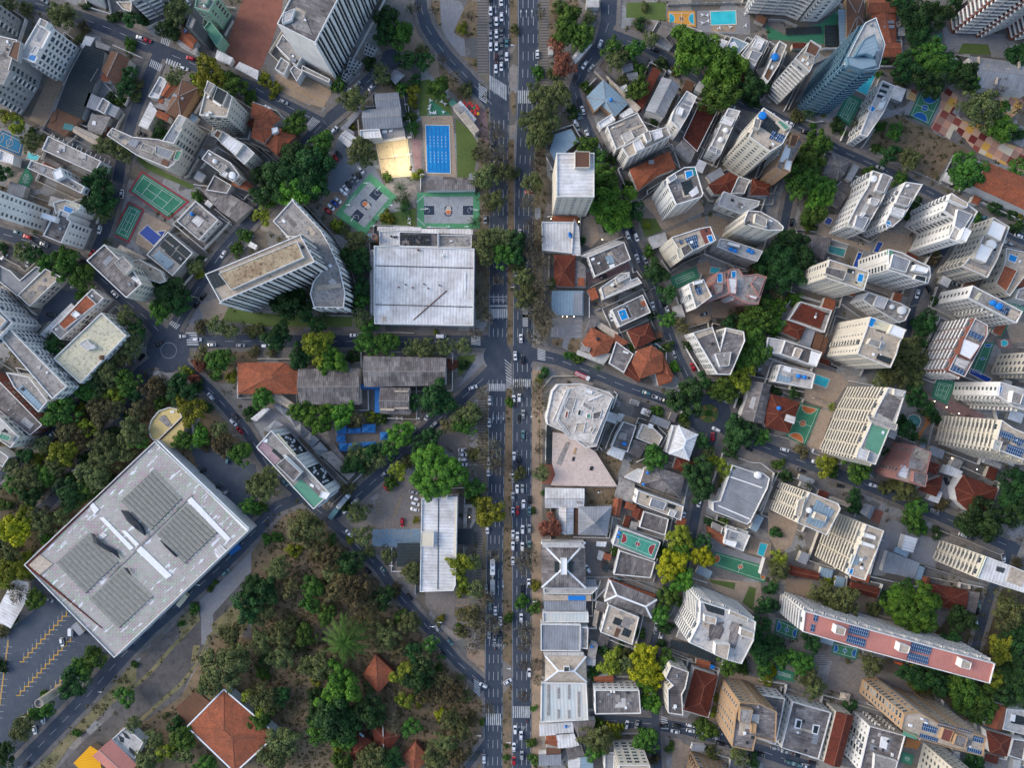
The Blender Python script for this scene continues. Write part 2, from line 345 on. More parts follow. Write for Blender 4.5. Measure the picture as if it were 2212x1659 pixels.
def building(line_h, style, wl, poly_s, desc, extras, base=False):
    h = float(line_h); P = pts(poly_s); px = [(OX+x*K, OY+y*K) for x, y in P]
    zp = 0 if base else h
    poly = [W(x, y, zp) for x, y in px]
    wins = ['n']
    if ':' in wl: wl, ws = wl.split(':'); wins = ws.split(',')
    n = len(poly)
    wins = (wins*n)[:n] if len(wins) == 1 else (wins+['n']*n)[:n]
    if area(poly) < 0:
        poly = poly[::-1]; wins = [wins[(n-2-j) % n] for j in range(n)]
    if base:  # seen position of roof
        px = [((x-CX)*H/(H-h)+CX, (y-CY)*H/(H-h)+CY) for x, y in px]
    c = cen(poly); cpx = cen(px)
    nm, cat = kind_of(desc, h)
    root = bpy.data.objects.new(nm, None); COL.objects.link(root); root.location = (c[0], c[1], 0)
    thing(root, cat, desc, cpx[0], cpx[1], land=True)
    poly = [(x-c[0], y-c[1]) for x, y in poly]
    def loc(s, z):
        q = [W(OX+x*K, OY+y*K, z) for x, y in pts(s)]
        return ccw([(x-c[0], y-c[1]) for x, y in q])
    shape, mk = style[0], style[1]; rm = roofmat(mk); wm = wallmat(wl)
    capq = None; frame = longdir(poly); wallm = MB(); roof = MB()
    tent = shape == 't'
    if tent or ('canopy' in desc or 'tent' in desc or 'pergola' in desc or 'shelter' in desc) and h <= 5:
        for p in inset(poly, .25): wallm.cyl(p[0], p[1], .09, 0, h-.02, n=6)
        wname = 'post_frame'
    else: wname = 'wall'
    solid = wname == 'wall'
    par = shape == 'f' and h >= 5.5
    if par and solid:
        top = h; rz = h-.75; ins = inset(poly, .38)
        if abs(area(ins)) < abs(area(poly))*.3: par = False
    if par and solid:
        wallm.prism(poly, 0, top, 0, top=False)
        for i in range(n):
            j = (i+1) % n
            wallm.face([(*poly[i], top), (*poly[j], top), (*ins[j], top), (*ins[i], top)], 1)
            wallm.face([(*ins[i], top), (*ins[j], top), (*ins[j], rz), (*ins[i], rz)], 0)
        roof.face([(*p, rz) for p in ins], 0, fuv(ins, frame)); zr = rz
    elif shape in 'fs':
        if solid: wallm.prism(poly, 0, h-.2, 0, top=False)
        e = inset(poly, -.25); roof.prism(e, h-.2, h, 0, frame=frame); zr = h
        roof.face([(*p, h-.2) for p in e[::-1]])
    elif shape == 't':
        cc = cen(poly); D = math.sqrt(abs(area(poly))); ridge = D*.33
        ring = [((p[0]+cc[0])/2, (p[1]+cc[1])/2) for p in poly]
        for i in range(n):
            j = (i+1) % n; L = math.hypot(poly[j][0]-poly[i][0], poly[j][1]-poly[i][1])
            roof.face([(*poly[i], h), (*poly[j], h), (*ring[j], h+ridge*.36), (*ring[i], h+ridge*.36)], 0, [(0, 0), (L, 0), (L*.75, 2), (L*.25, 2)])
            roof.face([(*ring[i], h+ridge*.36), (*ring[j], h+ridge*.36), (*cc, h+ridge)], 0, [(L*.25, 2), (L*.75, 2), (L/2, 5)])
            roof.face([(*poly[i], h-.3), (*poly[j], h-.3), (*poly[j], h), (*poly[i], h)], 0)
        zr = h
    else:
        e = inset(poly, -.35); 
        if solid: wallm.prism(poly, 0, h, 0, top=False)
        if n == 4:
            L0 = math.dist(e[0], e[1]); L1 = math.dist(e[1], e[2])
            q = e if L0 >= L1 else e[1:]+e[:1]     # q0-q1 long
            ml = ((q[0][0]+q[3][0])/2, (q[0][1]+q[3][1])/2); mr = ((q[1][0]+q[2][0])/2, (q[1][1]+q[2][1])/2)
            wd = min(L0, L1); Ld = math.dist(ml, mr); rise = min(wd*.2, 3.2); u = ((mr[0]-ml[0])/Ld, (mr[1]-ml[1])/Ld)
            ins_ = 0 if shape == 'g' else min(wd*.5, Ld*.49)
            ra = (ml[0]+u[0]*ins_, ml[1]+u[1]*ins_, h+rise); rb = (mr[0]-u[0]*ins_, mr[1]-u[1]*ins_, h+rise)
            def F(vs):
                fr = (u, ml); roof.face(vs, 0, fuv([(v[0], v[1]) for v in vs], fr))
            def F2(vs):
                fr = ((-u[1], u[0]), ml); roof.face(vs, 0, fuv([(v[0], v[1]) for v in vs], fr))
            z0 = h-.05
            F([(*q[0], z0), (*q[1], z0), rb, ra]); F([(*q[2], z0), (*q[3], z0), ra, rb])
            if shape == 'g':
                if solid:
                    wq = poly if L0 >= L1 else poly[1:]+poly[:1]
                    a2 = ((wq[0][0]+wq[3][0])/2, (wq[0][1]+wq[3][1])/2); b2 = ((wq[1][0]+wq[2][0])/2, (wq[1][1]+wq[2][1])/2)
                    wallm.face([(*wq[3], h), (*wq[0], h), (*a2, h+rise-.12)]); wallm.face([(*wq[1], h), (*wq[2], h), (*b2, h+rise-.12)])
            else: F2([(*q[3], z0), (*q[0], z0), ra]); F2([(*q[1], z0), (*q[2], z0), rb])
            roof.face([(*p, z0-.02) for p in q[::-1]])
            lines = [(ra, rb)] + ([(ra, (*q[0], z0)), (ra, (*q[3], z0)), (rb, (*q[1], z0)), (rb, (*q[2], z0))] if shape == 'h' else [])
        else:
            cc = cen(e); rise = min(math.sqrt(abs(area(e)))*.14, 3.); lines = []
            ring = [(cc[0]+(p[0]-cc[0])*.12, cc[1]+(p[1]-cc[1])*.12) for p in e]
            for i in range(n):
                j = (i+1) % n; L = math.dist(e[i], e[j]); d = ((e[j][0]-e[i][0])/L, (e[j][1]-e[i][1])/L)
                vs = [(*e[i], h-.05), (*e[j], h-.05), (*ring[j], h+rise), (*ring[i], h+rise)]
                roof.face(vs, 0, fuv([(v[0], v[1]) for v in vs], (d, e[i]))); lines.append(((*e[i], h), (*ring[i], h+rise)))
            roof.face([(*p, h+rise) for p in ring]); roof.face([(*p, h-.07) for p in e[::-1]])
        cap = MB()
        for a, b in lines: cap.bar(a, b, .9 if 'rib' in extras else .3, .2)
        cm = WHITE if 'rib' in extras else (m_flat('ridge_tile', '#7d4f3c', .9, var=.2) if mk in 'TR' else m_flat('ridge_cap', '#8a8682', .8, var=.2))
        capq = (cap, cm) if lines else None
        zr = h+.1
        if shape == 'g': zr = h+rise*.6
        if shape == 'h': zr = h+rise*.7
    if wallm.f:
        wo = wallm.build(wname, [wm, wallmat('w') if wl in 'wcbgn' else wm] if solid else [WHITE, WHITE], root)
    rp = roof.build('roof', rm, root)
    if 'white rim' in desc and shape == 'h':
        for i in range(n): g_ = MB(); q = inset(poly, -.55); g_.bar((*q[i], h), (*q[(i+1) % n], h), .7, .35); g_.build('white_gutter', WHITE, rp)
    if capq: capq[0].build('ridge_cap', capq[1], rp)
    # roof extras
    ex = [e for e in extras.split(';') if e]
    for i, e in enumerate(ex):
        a = e.split(' ')
        if a[0] == 'box':
            dz = float(a[1]); q = loc(' '.join(a[3:]), h+(dz if dz > 1 else .2)); th = dz if dz > 1 else .28; z0 = zr+i*.006
            if abs(area(q)) < .05: continue
            m = MB(); col = a[2]; gnd = z0-.5 if shape != 'f' else z0
            m.prism(q, gnd, z0+th, 0, top=dz <= 1, frame=frame, mt=1)
            if dz > 1:
                iq = inset(q, .22)
                if abs(area(iq)) < abs(area(q))*.35: m.face([(*p, z0+th) for p in q], 1, fuv(q, frame))
                else:
                    for k in range(len(q)):
                        j = (k+1) % len(q); m.face([(*q[k], z0+th), (*q[j], z0+th), (*iq[j], z0+th), (*iq[k], z0+th)], 0)
                        m.face([(*iq[k], z0+th), (*iq[j], z0+th), (*iq[j], z0+th-.3), (*iq[k], z0+th-.3)], 0)
                    m.face([(*p, z0+th-.3) for p in iq], 1, fuv(iq, frame))
            rmx = roofmat(col)
            m.build(BOXN.get(col, 'roof_unit') if dz <= 1 else 'stair_housing', [wm if dz > 1 else rmx, rmx], rp)
        elif a[0] == 'tank':
            x, y = [float(v) for v in a[1].split(',')]; r = float(a[2]); col = a[3]; X, Y = W(OX+x*K, OY+y*K, h+1); m = MB(); r *= K*S
            m.cyl(X-c[0], Y-c[1], r, zr, zr+1.4, 0, 16); m.cyl(X-c[0], Y-c[1], r, zr+1.4, zr+1.75, 0, 16, r*.45)
            m.build('water_tank', roofmat(col), rp)
        elif a[0] == 'pool':
            q = loc(' '.join(a[1:]), h); m = MB(); iq = inset(q, -.35)
            m.prism(iq, zr, zr+.3, 0); m.face([(*p, zr+.34) for p in q], 1)
            m.build('roof_pool', [wallmat('w'), POOLM['b']], rp)
        elif a[0] == 'sol':
            q = loc(' '.join(a[1:]), h+.6); m = MB(); m.prism(q, zr+.25, zr+.4, 0, frame=frame)
            m.build('solar_panel', SOLAR, rp)
        elif a[0] == 'ac' or a[0] == 'fans':
            q = [W(OX+x*K, OY+y*K, h+1) for x, y in pts(' '.join(a[1:]))]; q = [(x-c[0], y-c[1]) for x, y in q]
            if a[0] == 'fans':
                x0, y1 = q[0]; x1, y0 = q[1]; nx = 11
                for ix in range(nx):
                    for iy in range(4):
                        if RNG.random() < .2 and iy > 0: continue
                        m = MB(); m.cyl(x0+(ix+.5)*(x1-x0)/nx+RNG.uniform(-.15, .15), y1-(iy+.5)*(y1-y0)/4, .72, zr, zr+.9, 0, 12); m.build('fan', DARK, rp)
            else:
                m = MB(); m.prism(ccw(q), zr, zr+1.3, 0); m.build('air_conditioner', roofmat('M'), rp)
        elif a[0] == 'saw':
            q = [W(OX+x*K, OY+y*K, h+1) for x, y in pts(' '.join(a[1:]))]; q = [(x-c[0], y-c[1]) for x, y in q]
            # q0-q1 is along the ridges, q0-q3 across
            nr = 10; m = MB()
            for k in range(nr):
                def lp(t): return (q[0][0]+(q[3][0]-q[0][0])*t, q[0][1]+(q[3][1]-q[0][1])*t), (q[1][0]+(q[2][0]-q[1][0])*t, q[1][1]+(q[2][1]-q[1][1])*t)
                A = lp(k/nr); B = lp((k+.7)/nr); C_ = lp((k+.98)/nr); Lr = math.dist(A[0], A[1])
                za, zb = zr+.1, zr+1.1
                m.face([(*A[0], za), (*A[1], za), (*B[1], zb), (*B[0], zb)], 0, [(0, 0), (Lr, 0), (Lr, 2), (0, 2)])
                m.face([(*B[0], zb), (*B[1], zb), (*C_[1], za), (*C_[0], za)], 1, [(0, 0), (Lr, 0), (Lr, 2), (0, 2)])
                for e_ in (0, 1): m.face([(*A[e_], za), (*B[e_], zb), (*C_[e_], za)], 1)
            m.build('roof_vent', [m_flat('vent_pale', '#aaa496', .8, var=.25), m_flat('vent_dark', '#3b3a38', .9, var=.2)], rp)
    if not par and shape in 'fs' and mk in 'WMFBE' and h >= 4 and abs(area(poly)) > 40 and len(ex) < 4:
        pass
    if shape == 'f' and h >= 7 and abs(area(poly)) > 70 and mk in 'CLEF' and mk:
        cc = [p for p in poly]; xs = [p[0] for p in cc]; ys = [p[1] for p in cc]; ip = inset(poly, 1.5); got = 0
        np_ = 0
        for _ in range(30 if area(poly) > 130 and h < 100 else 0):
            x, y = RNG.uniform(min(xs), max(xs)), RNG.uniform(min(ys), max(ys)); a_ = RNG.uniform(1.2, 4.5); b_ = RNG.uniform(1., 3.2); u_ = frame[0]
            q = [(x+u_[0]*i_*a_-u_[1]*j_*b_, y+u_[1]*i_*a_+u_[0]*j_*b_) for i_, j_ in ((-1, -1), (1, -1), (1, 1), (-1, 1))]
            if not all(inside(p[0], p[1], ip) for p in q+[((q[k][0]+q[k-1][0])/2, (q[k][1]+q[k-1][1])/2) for k in range(4)]): continue
            np_ += 1; m = MB(); z_ = zr+.05+.011*np_; m.prism(q, zr, z_, frame=frame); m.build('roof_panel', roofmat('FCLMEFK'[int(RNG.integers(0, 7))]), rp)
            if np_ >= 4: break
        for _ in range(40):
            x, y = RNG.uniform(min(xs), max(xs)), RNG.uniform(min(ys), max(ys))
            if not inside(x, y, ip): continue
            got += 1; m = MB(); a_ = RNG.uniform(.3, .9); b_ = RNG.uniform(.3, .7); u_ = frame[0]; t_ = RNG.random()
            q = [(x+u_[0]*i_*a_-u_[1]*j_*b_, y+u_[1]*i_*a_+u_[0]*j_*b_) for i_, j_ in ((-1, -1), (1, -1), (1, 1), (-1, 1))]
            if t_ < .55: m.prism(q, zr, zr+RNG.uniform(.4, .9)); m.build('air_conditioner', [WHITE, roofmat('M'), DARK][int(t_*6) % 3], rp)
            elif t_ < .8: m.cyl(x, y, .22, zr, zr+.8, 0, 8); m.build('vent_pipe', [DARK, WHITE][int(t_*20) % 2], rp)
            else: m.bar((x, y, zr), (x, y, zr+3), .07); m.bar((x-.6, y, zr+2.8), (x+.6, y, zr+2.8), .05); m.build('antenna', DARK, rp)
            if got > min(9, 2+abs(area(poly))/90): break
    FOOT.append([(x+c[0], y+c[1]) for x, y in poly]); FH.append(h)
    # facades
    if any(w != 'n' for w in wins):
        cand = []; rest_w = MB(); floors = max(1, int((h-1.2)//3.0)); fh = 3.0
        for i in range(n):
            st = wins[i]
            if st == 'n': continue
            a, b = poly[i], poly[(i+1) % n]; L = math.dist(a, b)
            if L < 3: continue
            u = ((b[0]-a[0])/L, (b[1]-a[1])/L); nn = (u[1], -u[0]); mid = ((a[0]+b[0])/2+c[0], (a[1]+b[1])/2+c[1])
            vis = -(nn[0]*mid[0]+nn[1]*mid[1])/max(1, math.hypot(*mid))
            if vis < .08: continue
            rz = math.atan2(nn[1], nn[0])-PI/2
            if st == 'x' or st == 'l':
                m = MB(); cnt = int(L//(2.4 if st == 'x' else 6)); off = .03
                m.face([(a[0]+nn[0]*off, a[1]+nn[1]*off, .5), (b[0]+nn[0]*off, b[1]+nn[1]*off, .5), (b[0]+nn[0]*off, b[1]+nn[1]*off, h-1.4), (a[0]+nn[0]*off, a[1]+nn[1]*off, h-1.4)], 0, [(0, .5), (L, .5), (L, h-1.4), (0, h-1.4)])
                mg = MATS.setdefault('lattice', m_grid('lattice', '#8a6a58', '#6b5248', '#b09c90', .75, 1.1, .5, .12, .2)) if st == 'l' else MATS.setdefault('curtain', m_grid('curtain', '#2b3035', '#3a3f42', '#1c2022', 1.1, 3.0, 0, .12, .1, .4))
                m.build('lattice_screen' if st == 'l' else 'glazing_band', mg, root)
                f = MB()
                for k in range(cnt+1):
                    t = k*L/max(1, cnt); x, y = a[0]+u[0]*t, a[1]+u[1]*t; w2 = .25 if st == 'l' else (.75 if k % 2 == 0 else .2)
                    f.prism([(x-u[0]*w2, y-u[1]*w2), (x+nn[0]*.6-u[0]*w2, y+nn[1]*.6-u[1]*w2), (x+nn[0]*.6+u[0]*w2, y+nn[1]*.6+u[1]*w2), (x+u[0]*w2, y+u[1]*w2)][::-1], .4, h-.6)
                f.build('facade_fins', wallmat('w'), root)
                continue
            if st == 'q':
                for f0, f1 in ((.12, .4), (.6, .9)):
                    m = MB(); off = .05; a1 = (a[0]+u[0]*L*f0, a[1]+u[1]*L*f0); b1 = (a[0]+u[0]*L*f1, a[1]+u[1]*L*f1)
                    m.face([(a1[0]+nn[0]*off, a1[1]+nn[1]*off, 2), (b1[0]+nn[0]*off, b1[1]+nn[1]*off, 2), (b1[0]+nn[0]*off, b1[1]+nn[1]*off, h-.9), (a1[0]+nn[0]*off, a1[1]+nn[1]*off, h-.9)], 0, [(0, 0), (L*(f1-f0), 0), (L*(f1-f0), h), (0, h)])
                    m.build('glazing_band', MATS.setdefault('curtain', m_grid('curtain', '#20262b', '#31373a', '#14181b', 1.1, 3.0, 0, .12, .1, .4)), root)
                    for _ in range(16):
                        t, z = RNG.uniform(f0+.02, f1-.02)*L, RNG.uniform(4, h-3); ac = MB(); ac.box(-.5, 0, -.35, .5, .7, .35); ac.build('air_conditioner', WHITE, root, (a[0]+u[0]*t+nn[0]*.06, a[1]+u[1]*t+nn[1]*.06, z)).rotation_euler = (0, 0, rz)
                for f0, f1 in ((0, .12), (.4, .6), (.9, 1)):
                    cols = max(1, int((f1-f0)*L//2.6))
                    for f in range(floors):
                        for k in range(cols): cand.append((5-f, 's', (a[0]+u[0]*L*(f0+(f1-f0)*(k+.5)/cols), a[1]+u[1]*L*(f0+(f1-f0)*(k+.5)/cols), h-1.2-(f+.5)*fh), rz, 0))
                continue
            if st == 'd':
                m = MB(); off = .05; a1 = (a[0]+u[0]*L*.42, a[1]+u[1]*L*.42); b1 = (a[0]+u[0]*L*.5, a[1]+u[1]*L*.5)
                m.face([(a1[0]+nn[0]*off, a1[1]+nn[1]*off, 1), (b1[0]+nn[0]*off, b1[1]+nn[1]*off, 1), (b1[0]+nn[0]*off, b1[1]+nn[1]*off, h-1.5), (a1[0]+nn[0]*off, a1[1]+nn[1]*off, h-1.5)])
                m.build('dark_glazing_strip', GLASS, root); continue
            if st == 'p':
                cols = max(1, int((L-1.2)//2.9)); sp = L/cols; pat = [RNG.choice(['p', 's', 'b', 'n', 'B'], p=[.44, .2, .14, .08, .14]) for _ in range(cols)]
                if cols > 3 and RNG.random() < .6: pat[cols//2:] = pat[:cols-cols//2][::-1]
                for k in range(cols):
                    t = (k+.5)*sp
                    if pat[k] == 'n' and h > 14:
                        sm = MB(); sm.prism(ccw([(a[0]+u[0]*(t+q1)+nn[0]*q2, a[1]+u[1]*(t+q1)+nn[1]*q2) for q1, q2 in ((-.5, 0), (-.5, .35), (.5, .35), (.5, 0))]), .3, h-.9); sm.build('facade_pier', wm, root)
                    for f in range(floors):
                        z = h-1.2-(f+.55)*fh
                        if z < 1.3 or pat[k] == 'n': continue
                        if pat[k] == 'B' and h > 14: cand.append((vis*(z+30), 'B', (a[0]+u[0]*t, a[1]+u[1]*t, z-1.15), rz, 2.5))
                        else: cand.append((vis*(z+30), 'p' if pat[k] == 'B' else ('b' if pat[k] == 'b' and sp > 2.85 else ('s' if pat[k] == 's' else 'p')), (a[0]+u[0]*t, a[1]+u[1]*t, z), rz, 0))
            else:
                cols = max(1, int((L-.6)//5.2)); sp = L/cols
                for f in range(floors):
                    for k in range(cols):
                        t = (k+.5)*sp; z = h-1.2-(f+.95)*fh
                        if z < .4: continue
                        cand.append((vis*(z+30), 'B', (a[0]+u[0]*t, a[1]+u[1]*t, z), rz, sp-.8))
        cand.sort(key=lambda q: -q[0]); rw = MB(); rb = MB(); nw = nb = 0
        def put(m, me, lc, rz):
            M = Matrix.Translation(lc) @ Matrix.Rotation(rz, 4, 'Z')
            vs = [tuple(M @ v.co) for v in me.vertices]
            for p in me.polygons: m.face([vs[k] for k in p.vertices], p.material_index)
        for _, kd, lc, rz, wd in cand:
            if kd == 'B':
                bm, wm2 = balc_mesh('w' if wl not in 'cob' else wl, wd), win_mesh('b'); l2 = (lc[0], lc[1], lc[2]+1.15)
                if nb < 100: link('balcony', bm, root, lc, rz); link('window', wm2, root, l2, rz); nb += 1
                else: put(rb, bm, lc, rz); put(rw, wm2, l2, rz)
            else:
                if nw < 100: link('window', win_mesh(kd), root, lc, rz); nw += 1
                else: put(rw, win_mesh(kd), lc, rz)
        if rw.f: o = rw.build('window', [FRAME, GLASS], root); o['kind'] = 'stuff'
        if rb.f: o = rb.build('balcony', wallmat('w' if wl not in 'cob' else wl), root); o['kind'] = 'stuff'
    return root
POOLM = {'b': m_water('pool', '#0f72b0', '#1982bc'), 't': m_water('turq', '#2ba6b4', '#3cb7bd'), 'd': m_water('deep', '#123a86', '#153f92'), 'm': m_water('murky', '#2d6d6c', '#4b8a86')}
# ---------------------------------------------------------------- vegetation
def quads_mesh(name, cpos, nrm, size, tone, mat, asp=1.0):
    n = len(cpos); nrm = nrm/np.maximum(1e-6, np.linalg.norm(nrm, axis=1, keepdims=True))
    r = RNG.normal(size=(n, 3)); a = np.cross(nrm, r); a /= np.maximum(1e-6, np.linalg.norm(a, axis=1, keepdims=True)); b = np.cross(nrm, a)
    a = a*size[:, None]*.5; b = b*size[:, None]*.5*asp
    v = np.stack([cpos-a-b*.4, cpos-b, cpos+a-b*.3, cpos+a*.7+b*.8, cpos-a*.5+b], 1).reshape(-1, 3)
    me = bpy.data.meshes.new(name); nv = n*5
    me.vertices.add(nv); me.vertices.foreach_set('co', v.astype(np.float32).ravel())
    me.loops.add(nv); me.loops.foreach_set('vertex_index', np.arange(nv, dtype=np.int32))
    me.polygons.add(n); me.polygons.foreach_set('loop_start', np.arange(0, nv, 5, dtype=np.int32)); me.polygons.foreach_set('loop_total', np.full(n, 5, dtype=np.int32))
    me.update(calc_edges=True)
    at = me.attributes.new('tone', 'FLOAT', 'FACE'); at.data.foreach_set('value', tone.astype(np.float32))
    me.materials.append(mat); return me
SPEC = {  # colour light, colour dark, clumps factor, leaf fill, height ratio
 'd': ('#36552a', '#162a18', 1., 1.1, .75), 'g': ('#52732c', '#1f3a1a', 1., 1.05, .7), 'G': ('#587f2a', '#28491a', 1.1, 1.2, .6), 'y': ('#84882a', '#3f4d1a', 1., .95, .7),
 'Y': ('#a3a11f', '#596717', 1.1, 1.2, .6), 'o': ('#676e42', '#2f3820', 1.1, .95, .75), 'n': ('#67603f', '#353121', 1.1, .75, .7), 'r': ('#8c5442', '#4f302a', 1., .9, .7), 'b': ('#736f58', '#4a4437', 1., .15, .6)}
LEAFM = {k: m_leaf(k, v[0], v[1], .012 if k in 'GYr' else .022) for k, v in SPEC.items()}
CR = {}
def crown(sp, R, var):
    k = (sp, R, var)
    if k in CR: return CR[k]
    col = SPEC[sp]; hr = col[4]; nc = int({4: 26, 8: 62, 18: 170}[R]*col[2]); per = int({4: 60, 8: 88, 18: 115}[R]*col[3])
    if sp == 'b': nc = int(nc*1.6); per = 13 if R < 18 else 20
    d = RNG.normal(size=(nc, 3)); d[:, 2] = np.abs(d[:, 2])*.9-.15; d /= np.linalg.norm(d, axis=1, keepdims=True)
    lob = 1+.2*np.sin(np.arctan2(d[:, 1], d[:, 0])*3+var*2)+.1*np.sin(np.arctan2(d[:, 1], d[:, 0])*7+var)
    rad = RNG.uniform(.56, .9, nc)*lob; rad[: nc//6] *= .55
    cp = d*rad[:, None]*R; cp[:, 2] *= hr
    cr = {4: .27, 8: .2, 18: .125}[R]*R*RNG.uniform(.55, 1.5, nc)
    q = RNG.normal(size=(nc, per, 3)); q /= np.linalg.norm(q, axis=2, keepdims=True); q[:, :, 2] = np.abs(q[:, :, 2])*1.1-.25
    pos = cp[:, None, :]+q*cr[:, None, None]*RNG.uniform(.75, 1.08, (nc, per, 1))
    nrm = q+RNG.normal(size=q.shape)*.45+np.array([0, 0, .35])
    tone = np.clip(RNG.uniform(.2, .9, nc)[:, None]+RNG.normal(size=(nc, per))*.18, 0, 1)
    sz = {4: .52, 8: .68, 18: .92}[R]*RNG.uniform(.6, 1.3, (nc, per))
    if sp in 'no': sz *= .85
    if sp == 'b': sz *= .6
    pos[:, :, 2] += R*hr*.15
    me = quads_mesh('crown', pos.reshape(-1, 3), nrm.reshape(-1, 3), sz.ravel(), tone.ravel(), LEAFM[sp])
    CR[k] = me; return me
def limbs(R, hgt, n, twig=0, seed=0):
    m = MB(); rr = random.Random(seed)
    t0 = .035*R+.12
    def cone(a, b, r0, r1):
        a, b = Vector(a), Vector(b); d = (b-a).normalized(); up = Vector((0, 0, 1)) if abs(d.z) < .9 else Vector((1, 0, 0)); x = d.cross(up).normalized(); y = x.cross(d)
        N = 6 if r0 > .12 else 3
        A = [a+(x*math.cos(2*PI*i/N)+y*math.sin(2*PI*i/N))*r0 for i in range(N)]; B = [b+(x*math.cos(2*PI*i/N)+y*math.sin(2*PI*i/N))*r1 for i in range(N)]
        for i in range(N): m.face([A[i], A[(i+1) % N], B[(i+1) % N], B[i]])
    cone((0, 0, -.2), (rr.uniform(-.3, .3), rr.uniform(-.3, .3), hgt), t0*1.4, t0)
    def grow(p, d, L, r, lv):
        e = Vector(p)+d*L; cone(p, e, r, r*.55)
        if lv <= 0: return
        for _ in range(3 if lv > 1 else 4):
            nd = (d+Vector((rr.uniform(-.8, .8), rr.uniform(-.8, .8), rr.uniform(-.35, .35)))).normalized(); grow(e, nd, L*rr.uniform(.5, .75), max(r*.5, .06 if twig else .03), lv-1)
    for i in range(n):
        a = 2*PI*i/n+rr.uniform(-.3, .3); d = Vector((math.cos(a), math.sin(a), rr.uniform(.35, .9))).normalized()
        grow((0, 0, hgt*rr.uniform(.7, 1)), d, R*(.42 if twig else .4), t0*.6, 3 if twig else 1)
    return m
TR = {}
def trunk(R, twig, var):
    k = (R, twig, var)
    if k not in TR: TR[k] = limbs(R, R*(.5 if twig else .75), 7 if twig else 5, twig, var+R*10).mesh('trunk', [TRUNK])
    return TR[k]
PM = {}
def palm_mesh(star, var):
    k = (star, var)
    if k in PM: return PM[k]
    rr = random.Random(var+3); m = MB(); nf = 30 if star else 16; R = 4.
    for f in range(nf):
        a = 2*PI*f/nf+rr.uniform(-.15, .15); L = R*rr.uniform(.75, 1.05); el = rr.uniform(.15, .6) if f % 2 else rr.uniform(.5, .9)
        N = 12; prev = None; dr = (math.cos(a), math.sin(a)); pr = (-dr[1], dr[0])
        for i in range(N):
            t0, t1 = i/N, (i+1)/N
            def P(t): return (dr[0]*L*t, dr[1]*L*t, L*(el*math.sin(t*2.2)*.6-t*t*.45))
            p0, p1 = P(t0), P(t1); w = (.75 if not star else .5)*math.sin(PI*(.1+.86*t0))
            for s in (-1, 1):
                q = (p1[0]+pr[0]*s*w+dr[0]*.25, p1[1]+pr[1]*s*w+dr[1]*.25, p1[2]-.18)
                m.face([p0, (p0[0]*.35+p1[0]*.65, p0[1]*.35+p1[1]*.65, p0[2]*.35+p1[2]*.65), q])
            m.bar(p0, p1, .06)
    me = m.mesh('crown', [LEAFM['g'] if star else LEAFM['d']])
    at = me.attributes.new('tone', 'FLOAT', 'FACE'); at.data.foreach_set('value', RNG.uniform(.1, .9, len(me.polygons)).astype(np.float32))
    PM[k] = me; return me
TREES = []
TDESC = {'d': 'dark green', 'g': 'mid green', 'G': 'broad bright green', 'y': 'yellowish green', 'Y': 'vivid yellow green', 'o': 'dull olive', 'n': 'brownish thin', 'r': 'rusty red', 'b': 'bare branched', 'p': 'feathery palm', 'P': 'star shaped'}
def merge_crowns(items):
    vs, lt, mi, tn = [], [], [], []; mats = []; nv = 0
    for me, M, mat in items:
        n = len(me.vertices); c = np.empty(n*3, np.float32); me.vertices.foreach_get('co', c); c = c.reshape(-1, 3); M = np.array(M)
        vs.append(c @ M[:3, :3].T+M[:3, 3]); p = len(me.polygons); lt.append(p)
        if mat not in mats: mats.append(mat)
        mi.append(np.full(p, mats.index(mat), np.int32)); t = np.empty(p, np.float32); me.attributes['tone'].data.foreach_get('value', t); tn.append(t)
    v = np.concatenate(vs); P = sum(lt); me = bpy.data.meshes.new('small_trees'); me.vertices.add(len(v)); me.vertices.foreach_set('co', v.astype(np.float32).ravel())
    me.loops.add(P*5); me.loops.foreach_set('vertex_index', np.arange(P*5, dtype=np.int32)); me.polygons.add(P); me.polygons.foreach_set('loop_start', np.arange(0, P*5, 5, dtype=np.int32)); me.polygons.foreach_set('loop_total', np.full(P, 5, np.int32))
    for m in mats: me.materials.append(m)
    me.polygons.foreach_set('material_index', np.concatenate(mi)); me.update(calc_edges=True)
    me.attributes.new('tone', 'FLOAT', 'FACE').data.foreach_set('value', np.concatenate(tn)); return me
